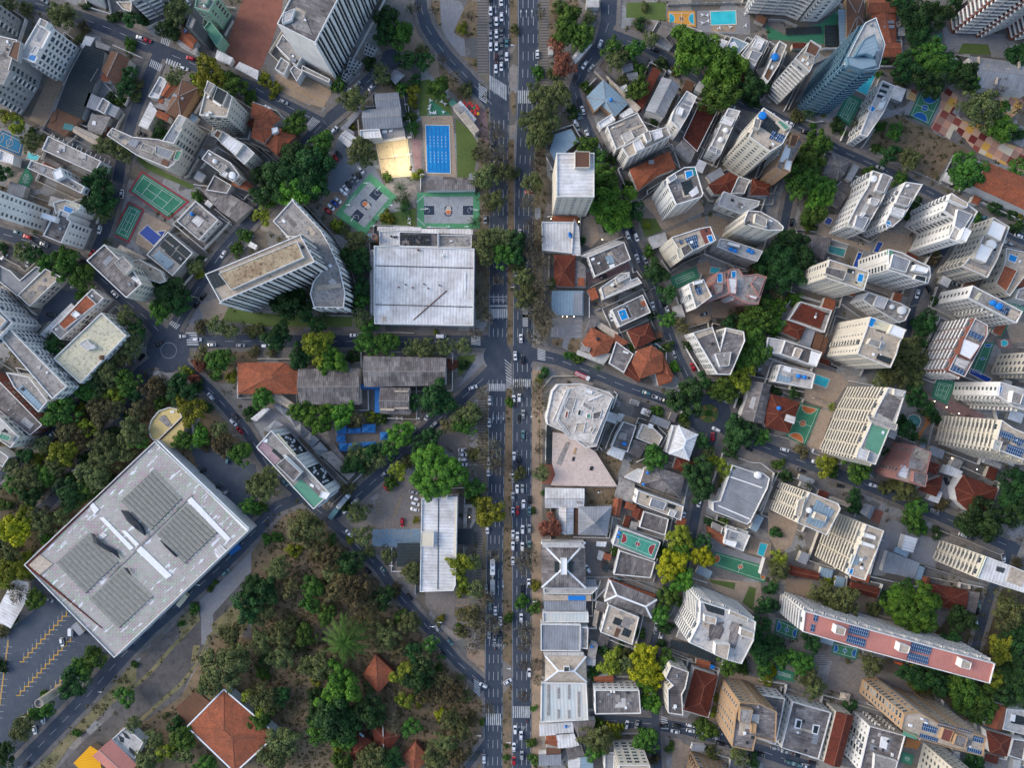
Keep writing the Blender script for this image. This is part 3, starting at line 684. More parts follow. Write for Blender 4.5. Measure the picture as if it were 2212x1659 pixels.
def make_trees():
    TREES.sort(key=lambda t: -t[3]); cnt = {}; rest = []
    for sp, x, y, r in TREES:
        R = r*S*1.12; small = R < 4.3; kind = 'palm_tree' if sp == 'p' else ('shrub' if small and sp != 'b' else ('bare_tree' if sp == 'b' else 'tree'))
        var = RNG.integers(0, 3); var = int(var)
        if sp in 'pP': hc = 6. if sp == 'p' else 14.
        elif kind == 'shrub': hc = R*.4
        else: hc = min(13, 2.5+R*.75)
        X, Y = W(x, y, hc); cat = kind.replace('_', ' ')
        if kind == 'tree' and cnt.get('tree', 0) >= 296:
            RR = 4 if R < 5.5 else 8; s = R/RR; rest.append((crown(sp, RR, var), Matrix.Translation((X, Y, hc-RR*s*.2)) @ Matrix.Rotation(var+X, 4, 'Z') @ Matrix.Scale(s, 4), LEAFM[sp])); continue
        root = bpy.data.objects.new(kind, None); root.location = (X, Y, 0); root.rotation_euler = (0, 0, float(RNG.uniform(0, 6.28))); COL.objects.link(root)
        cnt[kind] = cnt.get(kind, 0)+1
        if sp in 'pP':
            star = sp == 'P'; o = link('crown', palm_mesh(star, var), root, (0, 0, hc-1)); s = R/4.; o.scale = (s, s, s*(.8 if star else 1))
            if star:
                for q in range(1, 3): o2 = link('crown', palm_mesh(True, q), root, (0, 0, hc-1+2.2*q), q); o2.scale = (s*(.75-.25*(q-1)),)*3
            m = link('trunk', MATS.setdefault('ptk', None) or PTRUNK(), root); m.scale = (1, 1, hc)
        else:
            RR = 4 if R < 5.5 else (8 if R < 13 else 18); s = R/RR
            o = link('crown', crown(sp, RR, var), root, (0, 0, hc-RR*s*.2)); ax = float(RNG.uniform(.88, 1.14)); o.scale = (s*ax, s/ax, s*(1. if RR < 18 else .8))
            t = link('trunk', trunk(RR, 1 if sp == 'b' else 0, var), root); t.scale = (s, s, (hc-RR*s*.1)/(RR*(.62 if sp == 'b' else .9)) if kind != 'shrub' else s*.5)
        noun = {'palm_tree': '', 'shrub': 'shrub', 'bare_tree': 'tree', 'tree': 'tree'}[kind]
        size = '' if small else ('large ' if R > 6.6 and sp not in 'GP' else '')
        thing(root, cat, (size+TDESC[sp]+' '+noun).strip()+(' tree' if sp in 'P' and False else ''), x, y, True, kind.replace('_', ' ')+'s among the streets')
    if rest: o = link('small_trees', merge_crowns(rest)); o['kind'] = 'stuff'; thing(o, 'trees', 'many smaller green, olive and brown trees scattered through the streets and parks', 900, 900)
    print('TREES', cnt, len(rest))
def PTRUNK():
    m = MB(); m.cyl(0, 0, .25, 0, 1, 0, 8, .17); MATS['ptk'] = m.mesh('trunk', [TRUNK]); return MATS['ptk']
# ---------------------------------------------------------------- vehicles
CARC = {'w': ('#d3d5d8', 'white'), 's': ('#8f9599', 'silver'), 'g': ('#5b6166', 'grey'), 'k': ('#1b1e22', 'black'), 'r': ('#a01622', 'red'), 'n': ('#4a2a2a', 'maroon'), 't': ('#4f7378', 'teal'), 'u': ('#12499c', 'blue'), 'c': ('#cfc4a4', 'cream'), 'y': ('#d0a020', 'yellow')}
CARM = {}
def loft(m, secs, mi=0):
    for a, b in zip(secs[:-1], secs[1:]):
        n = len(a)
        for i in range(n): m.face([a[i], a[(i+1) % n], b[(i+1) % n], b[i]], mi)
    m.face(secs[0][::-1], mi); m.face(secs[-1], mi)
def car_parts(col, typ):
    k = (col, typ)
    if k in CARM: return CARM[k]
    paint = m_flat('paint_'+CARC[col][1], CARC[col][0], .3, .1, spec=.5); b = MB()
    def sec(x, w, z0, z1): return [(x, -w, z0), (x, w, z0), (x, w+.03, (z0+z1)/2), (x, w-.06, z1), (x, -w+.06, z1), (x, -w-.03, (z0+z1)/2)]
    L = 2.2
    loft(b, [sec(-L, .66, .4, .72), sec(-L+.12, .82, .28, .86), sec(-1.3, .88, .25, .95), sec(0, .89, .25, .95), sec(1.2, .88, .25, .92), sec(1.85, .82, .27, .8), sec(L, .64, .38, .62)])
    # roof panel
    rx0, rx1 = (-1.75, .35) if typ == 'h' else (-1.15, .35)
    if typ == 'u': rx0, rx1 = -.35, .75
    r = MB(); loft(r, [[(rx0, -.6, 1.42), (rx0, .6, 1.42), (rx0, .55, 1.46), (rx0, -.55, 1.46)], [((rx0+rx1)/2, -.64, 1.45), ((rx0+rx1)/2, .64, 1.45), ((rx0+rx1)/2, .58, 1.53), ((rx0+rx1)/2, -.58, 1.53)], [(rx1, -.6, 1.42), (rx1, .6, 1.42), (rx1, .55, 1.46), (rx1, -.55, 1.46)]])
    g = MB(); bx0, bx1 = rx0-(.25 if typ != 's' else .6), rx1+.85
    q = [(bx0, -.78, .93), (bx1, -.78, .9), (bx1, .78, .9), (bx0, .78, .93)]; t = [(rx0, -.6, 1.425), (rx1, -.6, 1.425), (rx1, .6, 1.425), (rx0, .6, 1.425)]
    for i in range(4): g.face([q[i], q[(i+1) % 4], t[(i+1) % 4], t[i]])
    bed = None
    if typ == 'u': bed = MB(); bed.box(-2.1, -.7, .955, -.72, .7, .97); 
    wh = MB()
    for s in range(12):
        a, a2 = 2*PI*s/12, 2*PI*(s+1)/12
        wh.face([(math.cos(a)*.32, -.1, math.sin(a)*.32), (math.cos(a2)*.32, -.1, math.sin(a2)*.32), (math.cos(a2)*.32, .1, math.sin(a2)*.32), (math.cos(a)*.32, .1, math.sin(a)*.32)])
    wh.face([(math.cos(2*PI*s/12)*.32, -.1, math.sin(2*PI*s/12)*.32) for s in range(12)]); wh.face([(math.cos(2*PI*s/12)*.32, .1, math.sin(2*PI*s/12)*.32) for s in range(12)][::-1])
    hl = MB(); hl.box(-.06, -.17, -.08, .06, .17, .08)
    carg = m_flat('car_glass', '#12181d', .12, spec=.6); tyre = m_flat('tyre', '#17181a', .9)
    P = [('body', b.mesh('body', [paint], True), None), ('car_roof', r.mesh('car_roof', [paint], True), None), ('windows', g.mesh('windows', [carg]), None)]
    if bed: P.append(('load_bed', bed.mesh('load_bed', [DARK]), None))
    wm, hm, tm = wh.mesh('wheel', [tyre]), hl.mesh('headlight', [m_flat('headlamp', '#f2efe0', .2)]), hl.mesh('taillight', [m_flat('taillamp', '#a01410', .3)])
    for x in (-1.35, 1.4):
        for y in (-.8, .8): P.append(('wheel', wm, (x, y, .32)))
    for y in (-.55, .55): P.append(('headlight', hm, (2.1, y, .66))); P.append(('taillight', tm, (-2.14, y, .74)))
    CARM[k] = P; return P
CARS = []
def make_cars():
    n = 0
    for col, ang, x, y in CARS:
        n += 1; typ = 'hssh'[n % 4] if n % 11 else 'u'
        if not (-15 < x < 2227 and -15 < y < 1674): continue
        X, Y = W(x, y, .8); root = bpy.data.objects.new({'h': 'hatchback_car', 's': 'saloon_car', 'u': 'pickup_truck'}[typ], None); COL.objects.link(root)
        root.location = (X, Y, .13); root.rotation_euler = (0, 0, -math.radians(ang)+(PI if (ang == 90 and x > 1106 or ang != 90 and n % 2) else 0)); root.scale = (1.04,)*3
        for nm, me, lc in car_parts(col, typ): link(nm, me, root, lc)
        thing(root, 'pickup' if typ == 'u' else 'car', CARC[col][1]+{'h': ' hatchback', 's': ' saloon car', 'u': ' pickup truck'}[typ], x, y, True, 'cars parked and driving in the streets')
def big_vehicle(col, ang, x, y, desc):
    X, Y = W(x, y, 1.5); bus = 'bus' in desc; van = 'van' in desc; flat = 'flatbed' in desc or 'ladder' in desc; L = 11 if bus else (4.8 if van else 8.4); w = 1.25 if not van else 1.0; hh = 3.1 if not van else 2.3
    nm = 'bus' if bus else ('van' if van else 'truck'); root = bpy.data.objects.new(nm, None); COL.objects.link(root); root.location = (X, Y, .13); root.rotation_euler = (0, 0, -math.radians(ang))
    paint = m_flat('paint_'+CARC[col][1], CARC[col][0], .3, .1, spec=.5); thing(root, nm, desc, x, y)
    cab = MB(); c0 = L/2-(2.0 if not van else 1.5)
    def s(x, w, z0, z1): return [(x, -w, z0), (x, w, z0), (x, w, z1-.25), (x, w-.15, z1), (x, -w+.15, z1), (x, -w, z1-.25)]
    if bus or van: loft(cab, [s(-L/2, w-.08, .4, hh-.1), s(-L/2+.2, w, .35, hh), s(L/2-(.6 if bus else 1.2), w, .35, hh), s(L/2-.1, w-.06, .4, hh*.8 if bus else hh*.55), s(L/2, w-.15, .45, 1.2)]); cab.build('body', paint, root)
    else:
        loft(cab, [s(c0, w-.05, .5, 2.5), s(L/2-.5, w-.05, .5, 2.45), s(L/2-.1, w-.1, .5, 1.6), s(L/2, w-.2, .5, 1.1)]); cab.build('cab', WHITE if col != 'c' else paint, root)
        b = MB(); b.box(-L/2, -w, .9, c0-.2, w, 1.25 if flat else 3.1)
        if flat:
            b2 = MB(); 
            for y_ in (-.5, .5): b2.bar((-L/2, y_, 1.9), (c0+.8, y_, 2.3), .16)
            for k in range(14): t = k/14; b2.bar((-L/2+t*(L-1.2), -.5, 1.9+t*.4), (-L/2+t*(L-1.2), .5, 1.9+t*.4), .12)
            if 'ladder' in desc: b2.build('ladder', WHITE, root)
        b.build('load_bed' if flat else 'cargo_box', paint if not ('grey' in desc) else m_flat('cargo_grey', '#9fa6aa', .6, var=.1), root)
    g = MB(); zt = 1.5 if not van else 1.15
    g.box(L/2-.6 if not van else L/2-1.25, -w+.08, zt, L/2-.02 if bus else L/2-.25, w-.08, zt+.75); g.build('windscreen', m_flat('car_glass', '#12181d', .12, spec=.6), root)
    if bus:
        for k in range(3): a = MB(); a.box(-3.5+k*3, -.6, 3.05, -2.3+k*3, .6, 3.3); a.build('roof_hatch', m_flat('grey_paint', '#85898c', .6), root)
    wm = car_parts('w', 's')[3][1]
    for x_ in (-L/2+1.2, L/2-1.1):
        for y_ in (-w+.1, w-.1): link('wheel', wm, root, (x_, y_, .4)).scale = (1.3,)*3
DATA = r'''
@F
R avenue_road 4|1078,-40,45 1078,250,42 1077,400,40 1076,700,40 1074,830,38 1072,1000,36 1068,1240,36 1064,1700,42
R avenue_road 4|1141,-40,46 1141,130,44 1137,280,44 1132,400,42 1129,700,42 1127,1000,42 1127,1700,41
R street 2|906,-30,25 911,20,25 921,55,26 938,84,26 965,120,26 1003,160,26 1030,190,27 1062,225,28
R street 2|40,-12,26 60,0,26 175,38,27 250,66,28 325,100,30 400,130,30 470,160,26 553,190,25 603,220,25 653,245,26 695,265,24
R street 1|345,112,24 312,187,24 285,262,24 262,350,24 248,430,24 228,497,24 206,545,22
R street 1|350,100,16 375,60,16 410,-20,16
R street 2|-30,494,26 75,525,26 162,555,26 212,595,26 275,652,26 325,695,28 365,740,34
R street 2|365,740,28 380,700,26 425,627,24 475,552,24 553,465,24 590,415,24 630,360,24 665,302,24 700,265,24 740,232,24 778,192,26 823,150,26 838,132,30
R street 2|365,740,34 400,738,28 553,737,28 700,737,26 900,738,26 1065,738,28
R street 2|365,757,60 400,795,26 462,850,22 532,930,22 578,1005,22 653,1072,22 753,1160,22 815,1222,22 853,1275,22 928,1360,22 990,1432,22 1050,1486,24
R street 1|355,765,26 305,800,22 280,825,18 265,812,16 175,870,16 120,925,18 62,970,18 -20,1050,18
R street 1|330,780,22 305,840,18 237,935,16 175,1005,18 107,1087,22 25,1150,20 -30,1180,20
R street 2|1075,790,30 1028,832,24 978,880,24 903,945,24 828,1022,26 753,1087,28 700,1125,24
R street 2|650,1075,24 600,1095,26 553,1145,30 475,1225,30 437,1260,30 325,1357,30 262,1420,34 175,1520,34 30,1670,34
R street 2|1316,-30,36 1314,50,34 1298,100,30 1258,150,28 1240,190,22 1252,240,20 1275,290,20 1295,330,20 1315,380,18 1335,440,18 1346,480,20 1381,555,20 1418,627,20 1438,702,20 1468,777,20 1495,830,20 1525,885,20
R street 2|1320,75,24 1400,103,22 1481,150,24 1531,182,24 1606,225,22 1659,242,18 1734,278,18 1809,322,18 1884,355,18 1934,378,18 2009,415,18 2100,465,20 2171,500,22 2240,530,22
R street 1|1775,300,18 1735,350,18 1706,425,18 1693,490,18 1670,600,16 1645,700,16 1600,790,18 1568,850,20 1535,885,24
R street 1|2085,465,16 2035,545,16 1996,602,16 1971,665,16 1958,740,14
R street 2|1135,762,30 1206,777,24 1281,806,22 1356,837,22 1418,857,22 1481,880,24 1531,893,40 1570,930,24 1631,958,22 1700,985,24 1759,1007,24 1884,1052,24 2009,1105,24 2084,1138,24 2200,1190,24
R street 1|1545,910,22 1530,970,20 1512,1065,20 1495,1150,20 1478,1230,18 1445,1257,20 1425,1344,20 1411,1400,20 1412,1500,18 1422,1680,18
R street 2|1275,1554,24 1406,1564,26 1481,1575,26 1581,1602,26 1659,1628,26 1760,1662,26
R street 1|2190,1170,20 2141,1277,20 2121,1345,20 2100,1425,18
R street 1|1052,1600,12 1000,1670,12
D 365,757,48;845,128,22;1531,893,47;1075,770,30
G dirt|1101,-20 1117,-20 1118,95 1113,95 1103,95
G dirt|1103,195 1111,195 1113,240 1106,250
G dirt|1097,300 1111,300 1109,760 1096,700
G dirt|1092,840 1107,840 1107,1200 1105,1440 1084,1425
G dirt|1087,1500 1104,1480 1105,1700 1086,1700
G ribbed|1031,0 1053,0 1053,160 1031,160
G ribbed|1167,0 1186,0 1186,240 1167,240
G ribbed|1033,860 1051,860 1045,1405 1027,1405
G plaza|1030,770 1055,760 1052,790 1005,835 990,835
G lawn|988,770 1030,765 1020,780 992,815
G plaza|1160,775 1190,782 1200,805 1172,800
G tan|1148,800 1172,800 1170,1659 1148,1659
G verge|1152,190 1175,240 1178,330 1186,420 1172,480 1172,640 1195,690 1180,740 1152,700
G verge|1030,400 1056,400 1056,690 1028,690
G verge|1150,830 1164,800 1168,1040 1150,1040
G dirt|1186,0 1250,0 1245,60 1200,110 1186,130
G forest|0,930 100,900 330,790 380,870 345,940 60,1210 60,1240 0,1330
G forest|560,1090 640,1110 760,1190 860,1300 1035,1510 1030,1659 520,1659 530,1480 580,1350 600,1200
G forest|1690,540 1700,600 1600,780 1570,820 1560,700 1630,560
G forest|2110,1270 2230,1270 2230,1500 2080,1560 1960,1430
G plaza|700,230 740,260 700,290 665,330 640,310
G asphl|728,300 800,340 850,440 730,470 700,430
Q 1057,161 1095,185 1095,218 1057,192 9
Q 1034,178 1034,213 1052,225 1052,193 9
Q 675,252 693,262 670,284 660,272 6
Q 1119,195 1151,195 1151,223 1119,223 8
Q 327,127 352,140 347,155 322,142 7
Q 350,78 370,87 365,100 347,92 5
Q 1059,667 1097,667 1097,687 1059,687 9
Q 1018,724 1018,745 1038,747 1038,727 6
Q 1161,752 1161,777 1178,780 1178,757 7
Q 1107,819 1147,819 1147,836 1107,836 9
Q 1056,829 1091,829 1091,845 1056,845 8
Q 1049,1542 1083,1542 1083,1567 1049,1567 8
Q 1107,1526 1145,1526 1145,1551 1107,1551 9
Q 1024,1466 1024,1494 1036,1504 1038,1476 6
Q 1428,1546 1428,1576 1444,1577 1441,1551 6
Q 402,717 405,747 430,747 425,717 6
Q 371,692 391,702 382,712 365,700 5
Q 331,808 341,800 352,810 338,822 5
Q 1563,849 1578,855 1571,873 1561,867 5
Q 360,125 393,138 388,150 357,135 6
a 1125,31,-1 1137,31,-1 1149,31,-1 1071,18,1 1094,18,1 1066,897,1 1077,897,1 1087,897,1 1117,1020,-1 1142,1020,-1 1076,1260,1 1087,1260,1
L 1113,97,8 1103,620,8 1100,1025,8 1094,1445,8 1094,1605,8 1300,1064,8 1055,540,8 1150,420,7 1155,900,7 1160,1300,7 945,1345,7 1030,1590,7 1405,890,7
G lawnd|600,1120 690,1150 640,1290 560,1300
G lawnd|560,1340 640,1330 680,1440 600,1480 570,1440
G lawnd|900,1350 980,1440 1020,1500 960,1560 930,1450
G tan|470,1310 540,1290 520,1390 470,1420
G dirt|1096,745 1109,745 1108,690 1096,690
G verge|1030,160 1058,160 1056,400 1034,400
G verge|1163,0 1167,0 1167,240 1158,400 1150,400 1160,240
G verge|1051,850 1056,850 1046,1460 1036,1460
G plaza|1093,815 1106,815 1106,840 1091,840
@0 0
B 22 fL w:p|345,150 460,235 300,540 155,480|white hotel block with small blue pool on its roof|box 3 L 290,385 335,400 305,465 250,450;pool 255,462 310,475 290,525 240,500;box 4 C 345,150 405,175 380,230 320,205;box 1 w 440,215 460,235 320,510 300,500
B 22 fC g:p|-250,250 150,340 75,600 -80,850|grey block with dark vertical slots in its wall|box 3 N 105,350 170,350 140,520 60,470;box 3 C -60,590 80,600 20,720 -80,700
B 22 fC g:p|-400,-250 -60,-10 -150,260 -500,100|pale grey block with rows of tiny windows in the corner
B 5 fK g|740,390 900,440 880,560 700,1020 490,930 600,640|ruined workshop with dark patched glass roof
B 4 fN o|500,940 700,1020 560,1170 410,1090|roofless burnt shed of rusty yellow sheets|box 1 N 440,980 500,960 480,1040 430,1060;box 1 t 560,1060 640,1080 620,1130 540,1110
B 7 gN c|960,440 1115,508 1010,740 885,605|brown tiled gable house beside the ruined workshop
B 4 gF g|820,580 890,620 830,715 760,690|small striped shed roof
B 5 fM g|770,800 880,850 830,950 730,910|low grey shed roof
B 6 fC w|885,840 950,880 900,980 830,945|dark grey roof with white rim
B 5 sM g|960,900 1030,930 990,1010 930,980|round backed grey metal shed
B 4 fC g|790,985 950,1010 870,1165 760,1120|grey concrete yard roof with white boxes|box 1 w 800,1040 830,1045 825,1080 795,1075
B 4 sW g|740,310 815,325 760,420 700,400|small white metal lean-to roof
B 4 fC g|830,350 950,400 930,430 830,400|grey slab roof by the road bend
B 4 gT w|890,640 945,665 930,700 880,690|tiny orange tiled lean-to
B 6 gE c|655,1090 865,1185 835,1255 635,1135|tan metal gable roof
B 10 fC w:p|415,1170 875,1390 815,1495 360,1290|long flat roofed school block beside white pergola beams|box 1 L 500,1240 560,1250 550,1310 500,1290;box 1 L 680,1310 740,1320 730,1380 670,1350
B 16 fC w:p|265,1380 490,1460 520,1440 550,1510 730,1610 700,1670 560,1600 235,1450|long white apartment block with thin stepped roof|box 3 w 440,1480 510,1440 540,1520 470,1550;box 1 M 345,1430 390,1450 370,1490 330,1470
B 6 fW w|0,1290 120,1340 110,1420 -20,1380|white roofed pavilion below blue court
B 4 gT n|380,1410 460,1450 440,1480 365,1440|small terracotta strip roof
B 18 fC g:b|930,-200 1200,-330 1340,-80 1130,10|balconied apartment block with blue glass and slats|box 3 M 1000,-150 1100,-150 1100,-60 1000,-60
B 10 fC w|650,-200 800,-150 830,-10 700,-50|white walled block at the top edge
B 8 fE c|1000,10 1140,10 1130,100 1060,75|tan terrace roof
B 18 fC v:p|1700,-60 1880,-40 1800,100 1680,60|green walled apartment block|box 2 C 1720,-40 1800,-30 1780,20 1710,10;tank 1760,40 10 w
B 23 fC d|1640,130 1695,160 1660,250 1605,220|dark grey stair tower with slim flat roof
B 9 fG v|1810,170 1925,310 1870,400 1760,235|mint green flat roof
B 5 gT w|1590,240 1700,350 1660,420 1540,330|orange tiled house with solar panel|sol 1600,240 1625,260 1605,290 1585,275
B 5 fC w|1540,330 1620,350 1700,420 1690,460 1530,370|white angular roof at the street corner
B 4 sW w|1880,430 2010,500 1980,550 1860,500|white site shed beside red earth
B 4 sW w|2070,535 2230,610 2220,680 2035,580|long white site shed beside red earth
B 6 fW w|1380,655 1445,690 1370,850 1280,830|white metal roof house with grey steps|box 1 M 1330,720 1380,740 1360,800 1310,780
B 6 gT w|1470,690 1550,715 1440,840 1395,815|orange tiled wing
B 8 hN t|1575,690 1705,755 1560,1000 1435,970 1490,830|brown hip roof house|box 1 M 1510,810 1600,850 1590,870 1500,830
B 5 fC g|1385,880 1470,820 1480,860 1430,950 1330,920|grey roof with small red hatch|box 1 T 1380,840 1420,860 1400,895 1360,880
B 5 sW w|1300,880 1355,960 1270,1110 1200,1080|long white lean-to roof
B 5 gT w|1370,950 1460,1000 1440,1040 1350,1000|small red tiled roof
B 24 fE c:p|1790,690 2010,830 1960,1010 1720,990 1760,830|beige apartment tower with dark glass roof box|box 3 C 1790,690 1850,720 1800,810 1755,780;box 2 K 1870,740 1965,790 1915,905 1830,850;box 2 w 1760,960 1800,965 1795,1000 1755,990;box 1 w 1840,850 1905,900 1900,915 1830,870
B 22 fL c:p|1545,985 1625,1020 1500,1240 1400,1215|cream apartment tower with green windows|box 3 L 1550,990 1605,1010 1560,1090 1505,1070;box 1 M 1500,1120 1540,1150 1500,1240 1430,1200
B 15 fC c:p|970,1100 1150,1180 1370,1200 1580,1280 1500,1420 1450,1450 1180,1340 920,1165|long curved cream apartment complex|box 2 C 960,1120 1020,1150 1000,1180 950,1150;box 1 M 1140,1190 1210,1210 1160,1270 1090,1230;box 2 C 1230,1230 1340,1270 1310,1320 1200,1280;box 2 M 1340,1250 1500,1300 1450,1370 1330,1320;box 1 E 1060,1190 1110,1215 1080,1250 1040,1230;box 2 G 1520,1290 1570,1300 1530,1380 1490,1370;box 1 N 1400,1370 1460,1390 1440,1430 1380,1410
B 14 fW c:p|1870,1115 1920,1130 2110,1240 2200,1320 2110,1420 1900,1220 1830,1160|narrow white roofed apartment block with round end|box 2 W 1960,1160 2100,1240 2030,1340 1900,1230;box 1 L 2120,1270 2190,1320 2110,1410 2040,1350;box 2 N 1870,1115 1910,1135 1880,1190 1840,1165
B 15 fC c:p|1800,1290 1990,1400 2070,1510 2010,1570 1740,1370|grey roofed block with white satellite dish|tank 2000,1510 30 w;tank 1850,1387 18 w;box 2 W 1920,1460 1970,1490 1940,1530 1890,1500;box 2 C 1900,1400 1960,1430 1920,1480 1870,1450
B 7 fF g|1850,1510 2000,1600 1960,1670 1780,1640|dark corrugated roof
B 6 gT w|2070,1510 2180,1610 2160,1650 2000,1590|rusty red narrow roof
P pergola|470,1170 950,1385
S 1|blue basketball court|20,1120 210,1210 175,1345 -60,1250
W small turquoise pool|250,1315 345,1350 320,1385 235,1370
S 2|plain green court beside school block|235,1420 290,1540 240,1630 150,1590
G tan|420,655 550,705 380,1095 250,1030
G red|2110,-50 2450,-50 2430,120 2330,420 2270,560 2212,640 2000,560 1950,400
G lawn|1190,1350 1250,1350 1330,1430 1500,1520 1680,1600 1670,1640 1480,1560 1280,1470 1200,1400
T o 540,130,110 1520,90,110 80,30,70 230,80,60 1520,660,75 690,340,45 920,1260,85 1060,1330,70 270,1230,85 1180,730,55 1180,830,50
T n 730,230,50
T d 1000,150,55 1140,170,70 1460,250,85 1110,640,70 1080,770,70 960,840,45 1390,1150,60 840,1580,110 40,1490,65 760,50,40 1950,510,40 1250,180,50
T g 1130,390,55 1040,880,45 2020,730,95 2170,840,60 270,1140,35 360,1190,28
T y 1810,620,125 1740,690,80 1900,690,80 60,1010,60 150,1080,70
T p 1370,1060,60
T r 900,1130,55
C w 17 1212,322;C r 17 1270,345;C r 17 1645,500;C w 14 1590,590;C k 50 2100,760;C s 30 2080,810;C k -70 1585,190;C k -70 1550,280;C w 60 1620,10;C s 30 380,2;C k 20 1215,1150
@0 1
B 40 fF w:n,x,n,n|180,200 510,365 930,-440 600,-600|tall office block with brown lattice side and blank white end|box 2 L 230,100 330,60 300,160 220,190;box 1 C 300,200 420,130 480,290 330,240
B 8 fC w|170,390 230,290 400,480 350,570|low grey annex with rooftop fans|ac 290,490 350,500 340,530 290,520
B 6 fC w|160,590 215,490 290,540 240,640|low grey box annex
B 6 fC w|290,600 325,560 405,610 350,700|white rimmed annex box
B 7 fC g|400,560 640,680 630,710 390,600|thin service block under white wall
A 950,360 1050,410 1000,490 930,460|upper bank of cooling units beside lattice tower
A 810,490 920,540 850,620 770,630|middle bank of cooling units beside lattice tower
A 760,600 830,640 770,700 735,680|lower bank of cooling units beside lattice tower
B 4 hM g|1200,600 1280,645 1205,720 1155,660|dark grey pyramid tent roof
B 7 gM g|1030,810 1225,800 1245,925 1045,940|upper grey metal club hall roof
B 7 gM g|920,950 1245,930 1260,1090 935,1115|wide grey metal club hall roof
B 8 fW w|895,1120 1065,1110 1085,1185 900,1200|white translucent terrace roof
B 5 fC w|1070,1100 1270,1090 1285,1170 1100,1200|club terrace slab with white tables|box 1 w 1090,1125 1130,1120 1130,1145 1095,1150;box 1 w 1150,1120 1180,1115 1180,1135 1150,1140
B 3 fM g|890,930 920,945 790,1100 765,1080|long narrow grey walkway roof
B 3 fM g|750,1085 845,1140 830,1170 735,1105|short grey walkway roof
B 4 gW w|775,1130 865,1190 800,1270 715,1195|white gable canopy beside club car park
B 5 fE c|1700,920 1745,890 1925,1120 1890,1150|pink tan clubhouse strip|box 1 C 1705,920 1750,890 1800,950 1760,980
B 3 sW w|1765,870 1900,1025 1880,1045 1745,890|long white awning beside red tables
B 3 sG v|1700,855 1735,890 1705,920 1670,885|small turquoise awning
B 5 fF w|1475,1550 1885,1555 1890,1635 1475,1640|dark corrugated stand roof below swimming pool
B 3 sM g|1845,1500 1895,1500 1890,1555 1845,1555|short striped lean-to
B 7 hT w|-30,890 130,950 205,1030 100,1100 -40,1000|upper orange tiled villa roof
B 8 hT w|-10,1040 70,1030 165,1110 70,1230 -40,1180|middle orange tiled villa roof|box 2 w 140,1110 190,1100 190,1140 145,1160
B 6 gT p|170,1120 245,1100 340,1170 180,1330 75,1235|orange and pink villa terrace roof
W blue lap pool with lane lines|1467,1082 1670,1085 1678,1495 1480,1490
G deck|1430,1000 1700,1000 1735,1530 1470,1515
S 4|floodlit sand volleyball court|1032,1235 1310,1195 1345,1520 1095,1540
G green|1500,850 1640,870 1690,990 1490,1000
G redp|1345,1205 1425,1205 1430,1460 1370,1460
G lawn|1725,1020 1850,1130 1920,1240 1880,1530 1740,1530
G lawn|1400,700 1500,680 1660,860 1700,1000 1500,850 1480,1000 1410,1000
G redp|1760,860 1920,870 1990,960 2010,1250 1940,1200 1900,1040
G tan|160,640 400,640 660,790 580,930 140,800
G tan|1390,190 1480,330 1580,480 1600,660 1560,700 1400,500 1240,430 1340,280
G plaza|1590,0 1760,0 1830,120 1800,320 1810,480 1740,480 1640,330 1590,200
G dirt|1830,0 1912,0 1912,320 1790,330 1720,290 1720,240
G redp|1455,390 1490,365 1520,415 1475,440
G redp|1575,290 1600,280 1625,330 1590,345
G dirt|1570,520 1700,660 1880,860 1930,900 1760,870 1660,750 1590,680
G dirt|1480,0 1590,0 1600,230 1560,260
G dirt|1740,480 1910,500 1912,640 1830,580
U 1800,885 1850,890 1822,912 1870,912 1908,912 1885,930 1865,958 1895,950 1920,935 1900,978 1920,980 1890,985
V 1510,870 1505,915 1510,975 1498,940 1560,860 1605,880 1635,900 1550,975 1620,970 1535,980 1215,1130 1160,1130
L 1190,1345,9 930,1580,9 1310,1330,8
T d 1130,150,100 1120,290,90 1300,520,80 980,540,55 1370,690,50 200,1560,140 60,1520,90 1450,520,75
T d 330,1350,125 450,1450,170 300,1500,150 500,1580,130 560,1400,90
T g 1250,290,105 715,730,60 1570,755,90 1260,770,60 1340,1010,50 1350,1100,55 560,1240,95 1130,1530,40 350,1060,95
T y 1780,245,48 1360,790,55 1360,880,55 80,690,58 170,760,50 140,835,28 830,1100,30 1400,1510,45
T o 850,860,105 1080,630,80 1160,700,48 1430,440,60 900,1290,110 960,1370,80 1820,770,60 1990,1530,100 2130,1490,80 1920,1330,60 310,1180,50
T p 1240,1620,60 1330,60,45 1320,1090,45
T b 1610,510,42 1720,670,50 2060,1150,100 1970,1300,80 2100,1330,90 1860,140,45 1400,60,40 2050,1420,80
C w 90 2027,90;C g 90 2027,188;C s 90 2027,297;C w 90 2027,400;C w 90 2077,180;C w 90 2077,287;C w 90 2077,395;C n 90 2077,500;C w 90 2072,590;C w 90 2122,140;C g 90 2122,265;C g 90 2122,360;C g 90 2122,470;C w 90 2120,570;C t 90 2165,365;C w 90 2165,485;C w 90 2120,8;C k 90 2027,-8
C s 25 240,877;C w 30 105,930;C s -50 873,730;C w -45 1000,750;C w 10 830,775;C k -40 1047,705;C w -50 675,1120;C t 45 630,1170;C k 50 718,1335;C r 50 687,1362;C s 50 658,1390;C s 50 630,1420;C w 50 905,1465;C k 50 885,1510;C s 50 855,1535;C g 50 832,1565;C k 50 803,1598;C w 50 778,1628;C w 50 750,1655;C g 90 2040,1250
@0 2
B 6 hB t|790,690 1000,890 890,1000 770,900 715,950 650,835|blue grey metal roof house with notched corner|tank 852,868 14 u
B 5 fE c|820,650 1110,930 1070,970 1000,890|narrow tan strip roof
B 5 fW w|930,990 1020,930 1060,960 960,1010|cluster of small white canopies
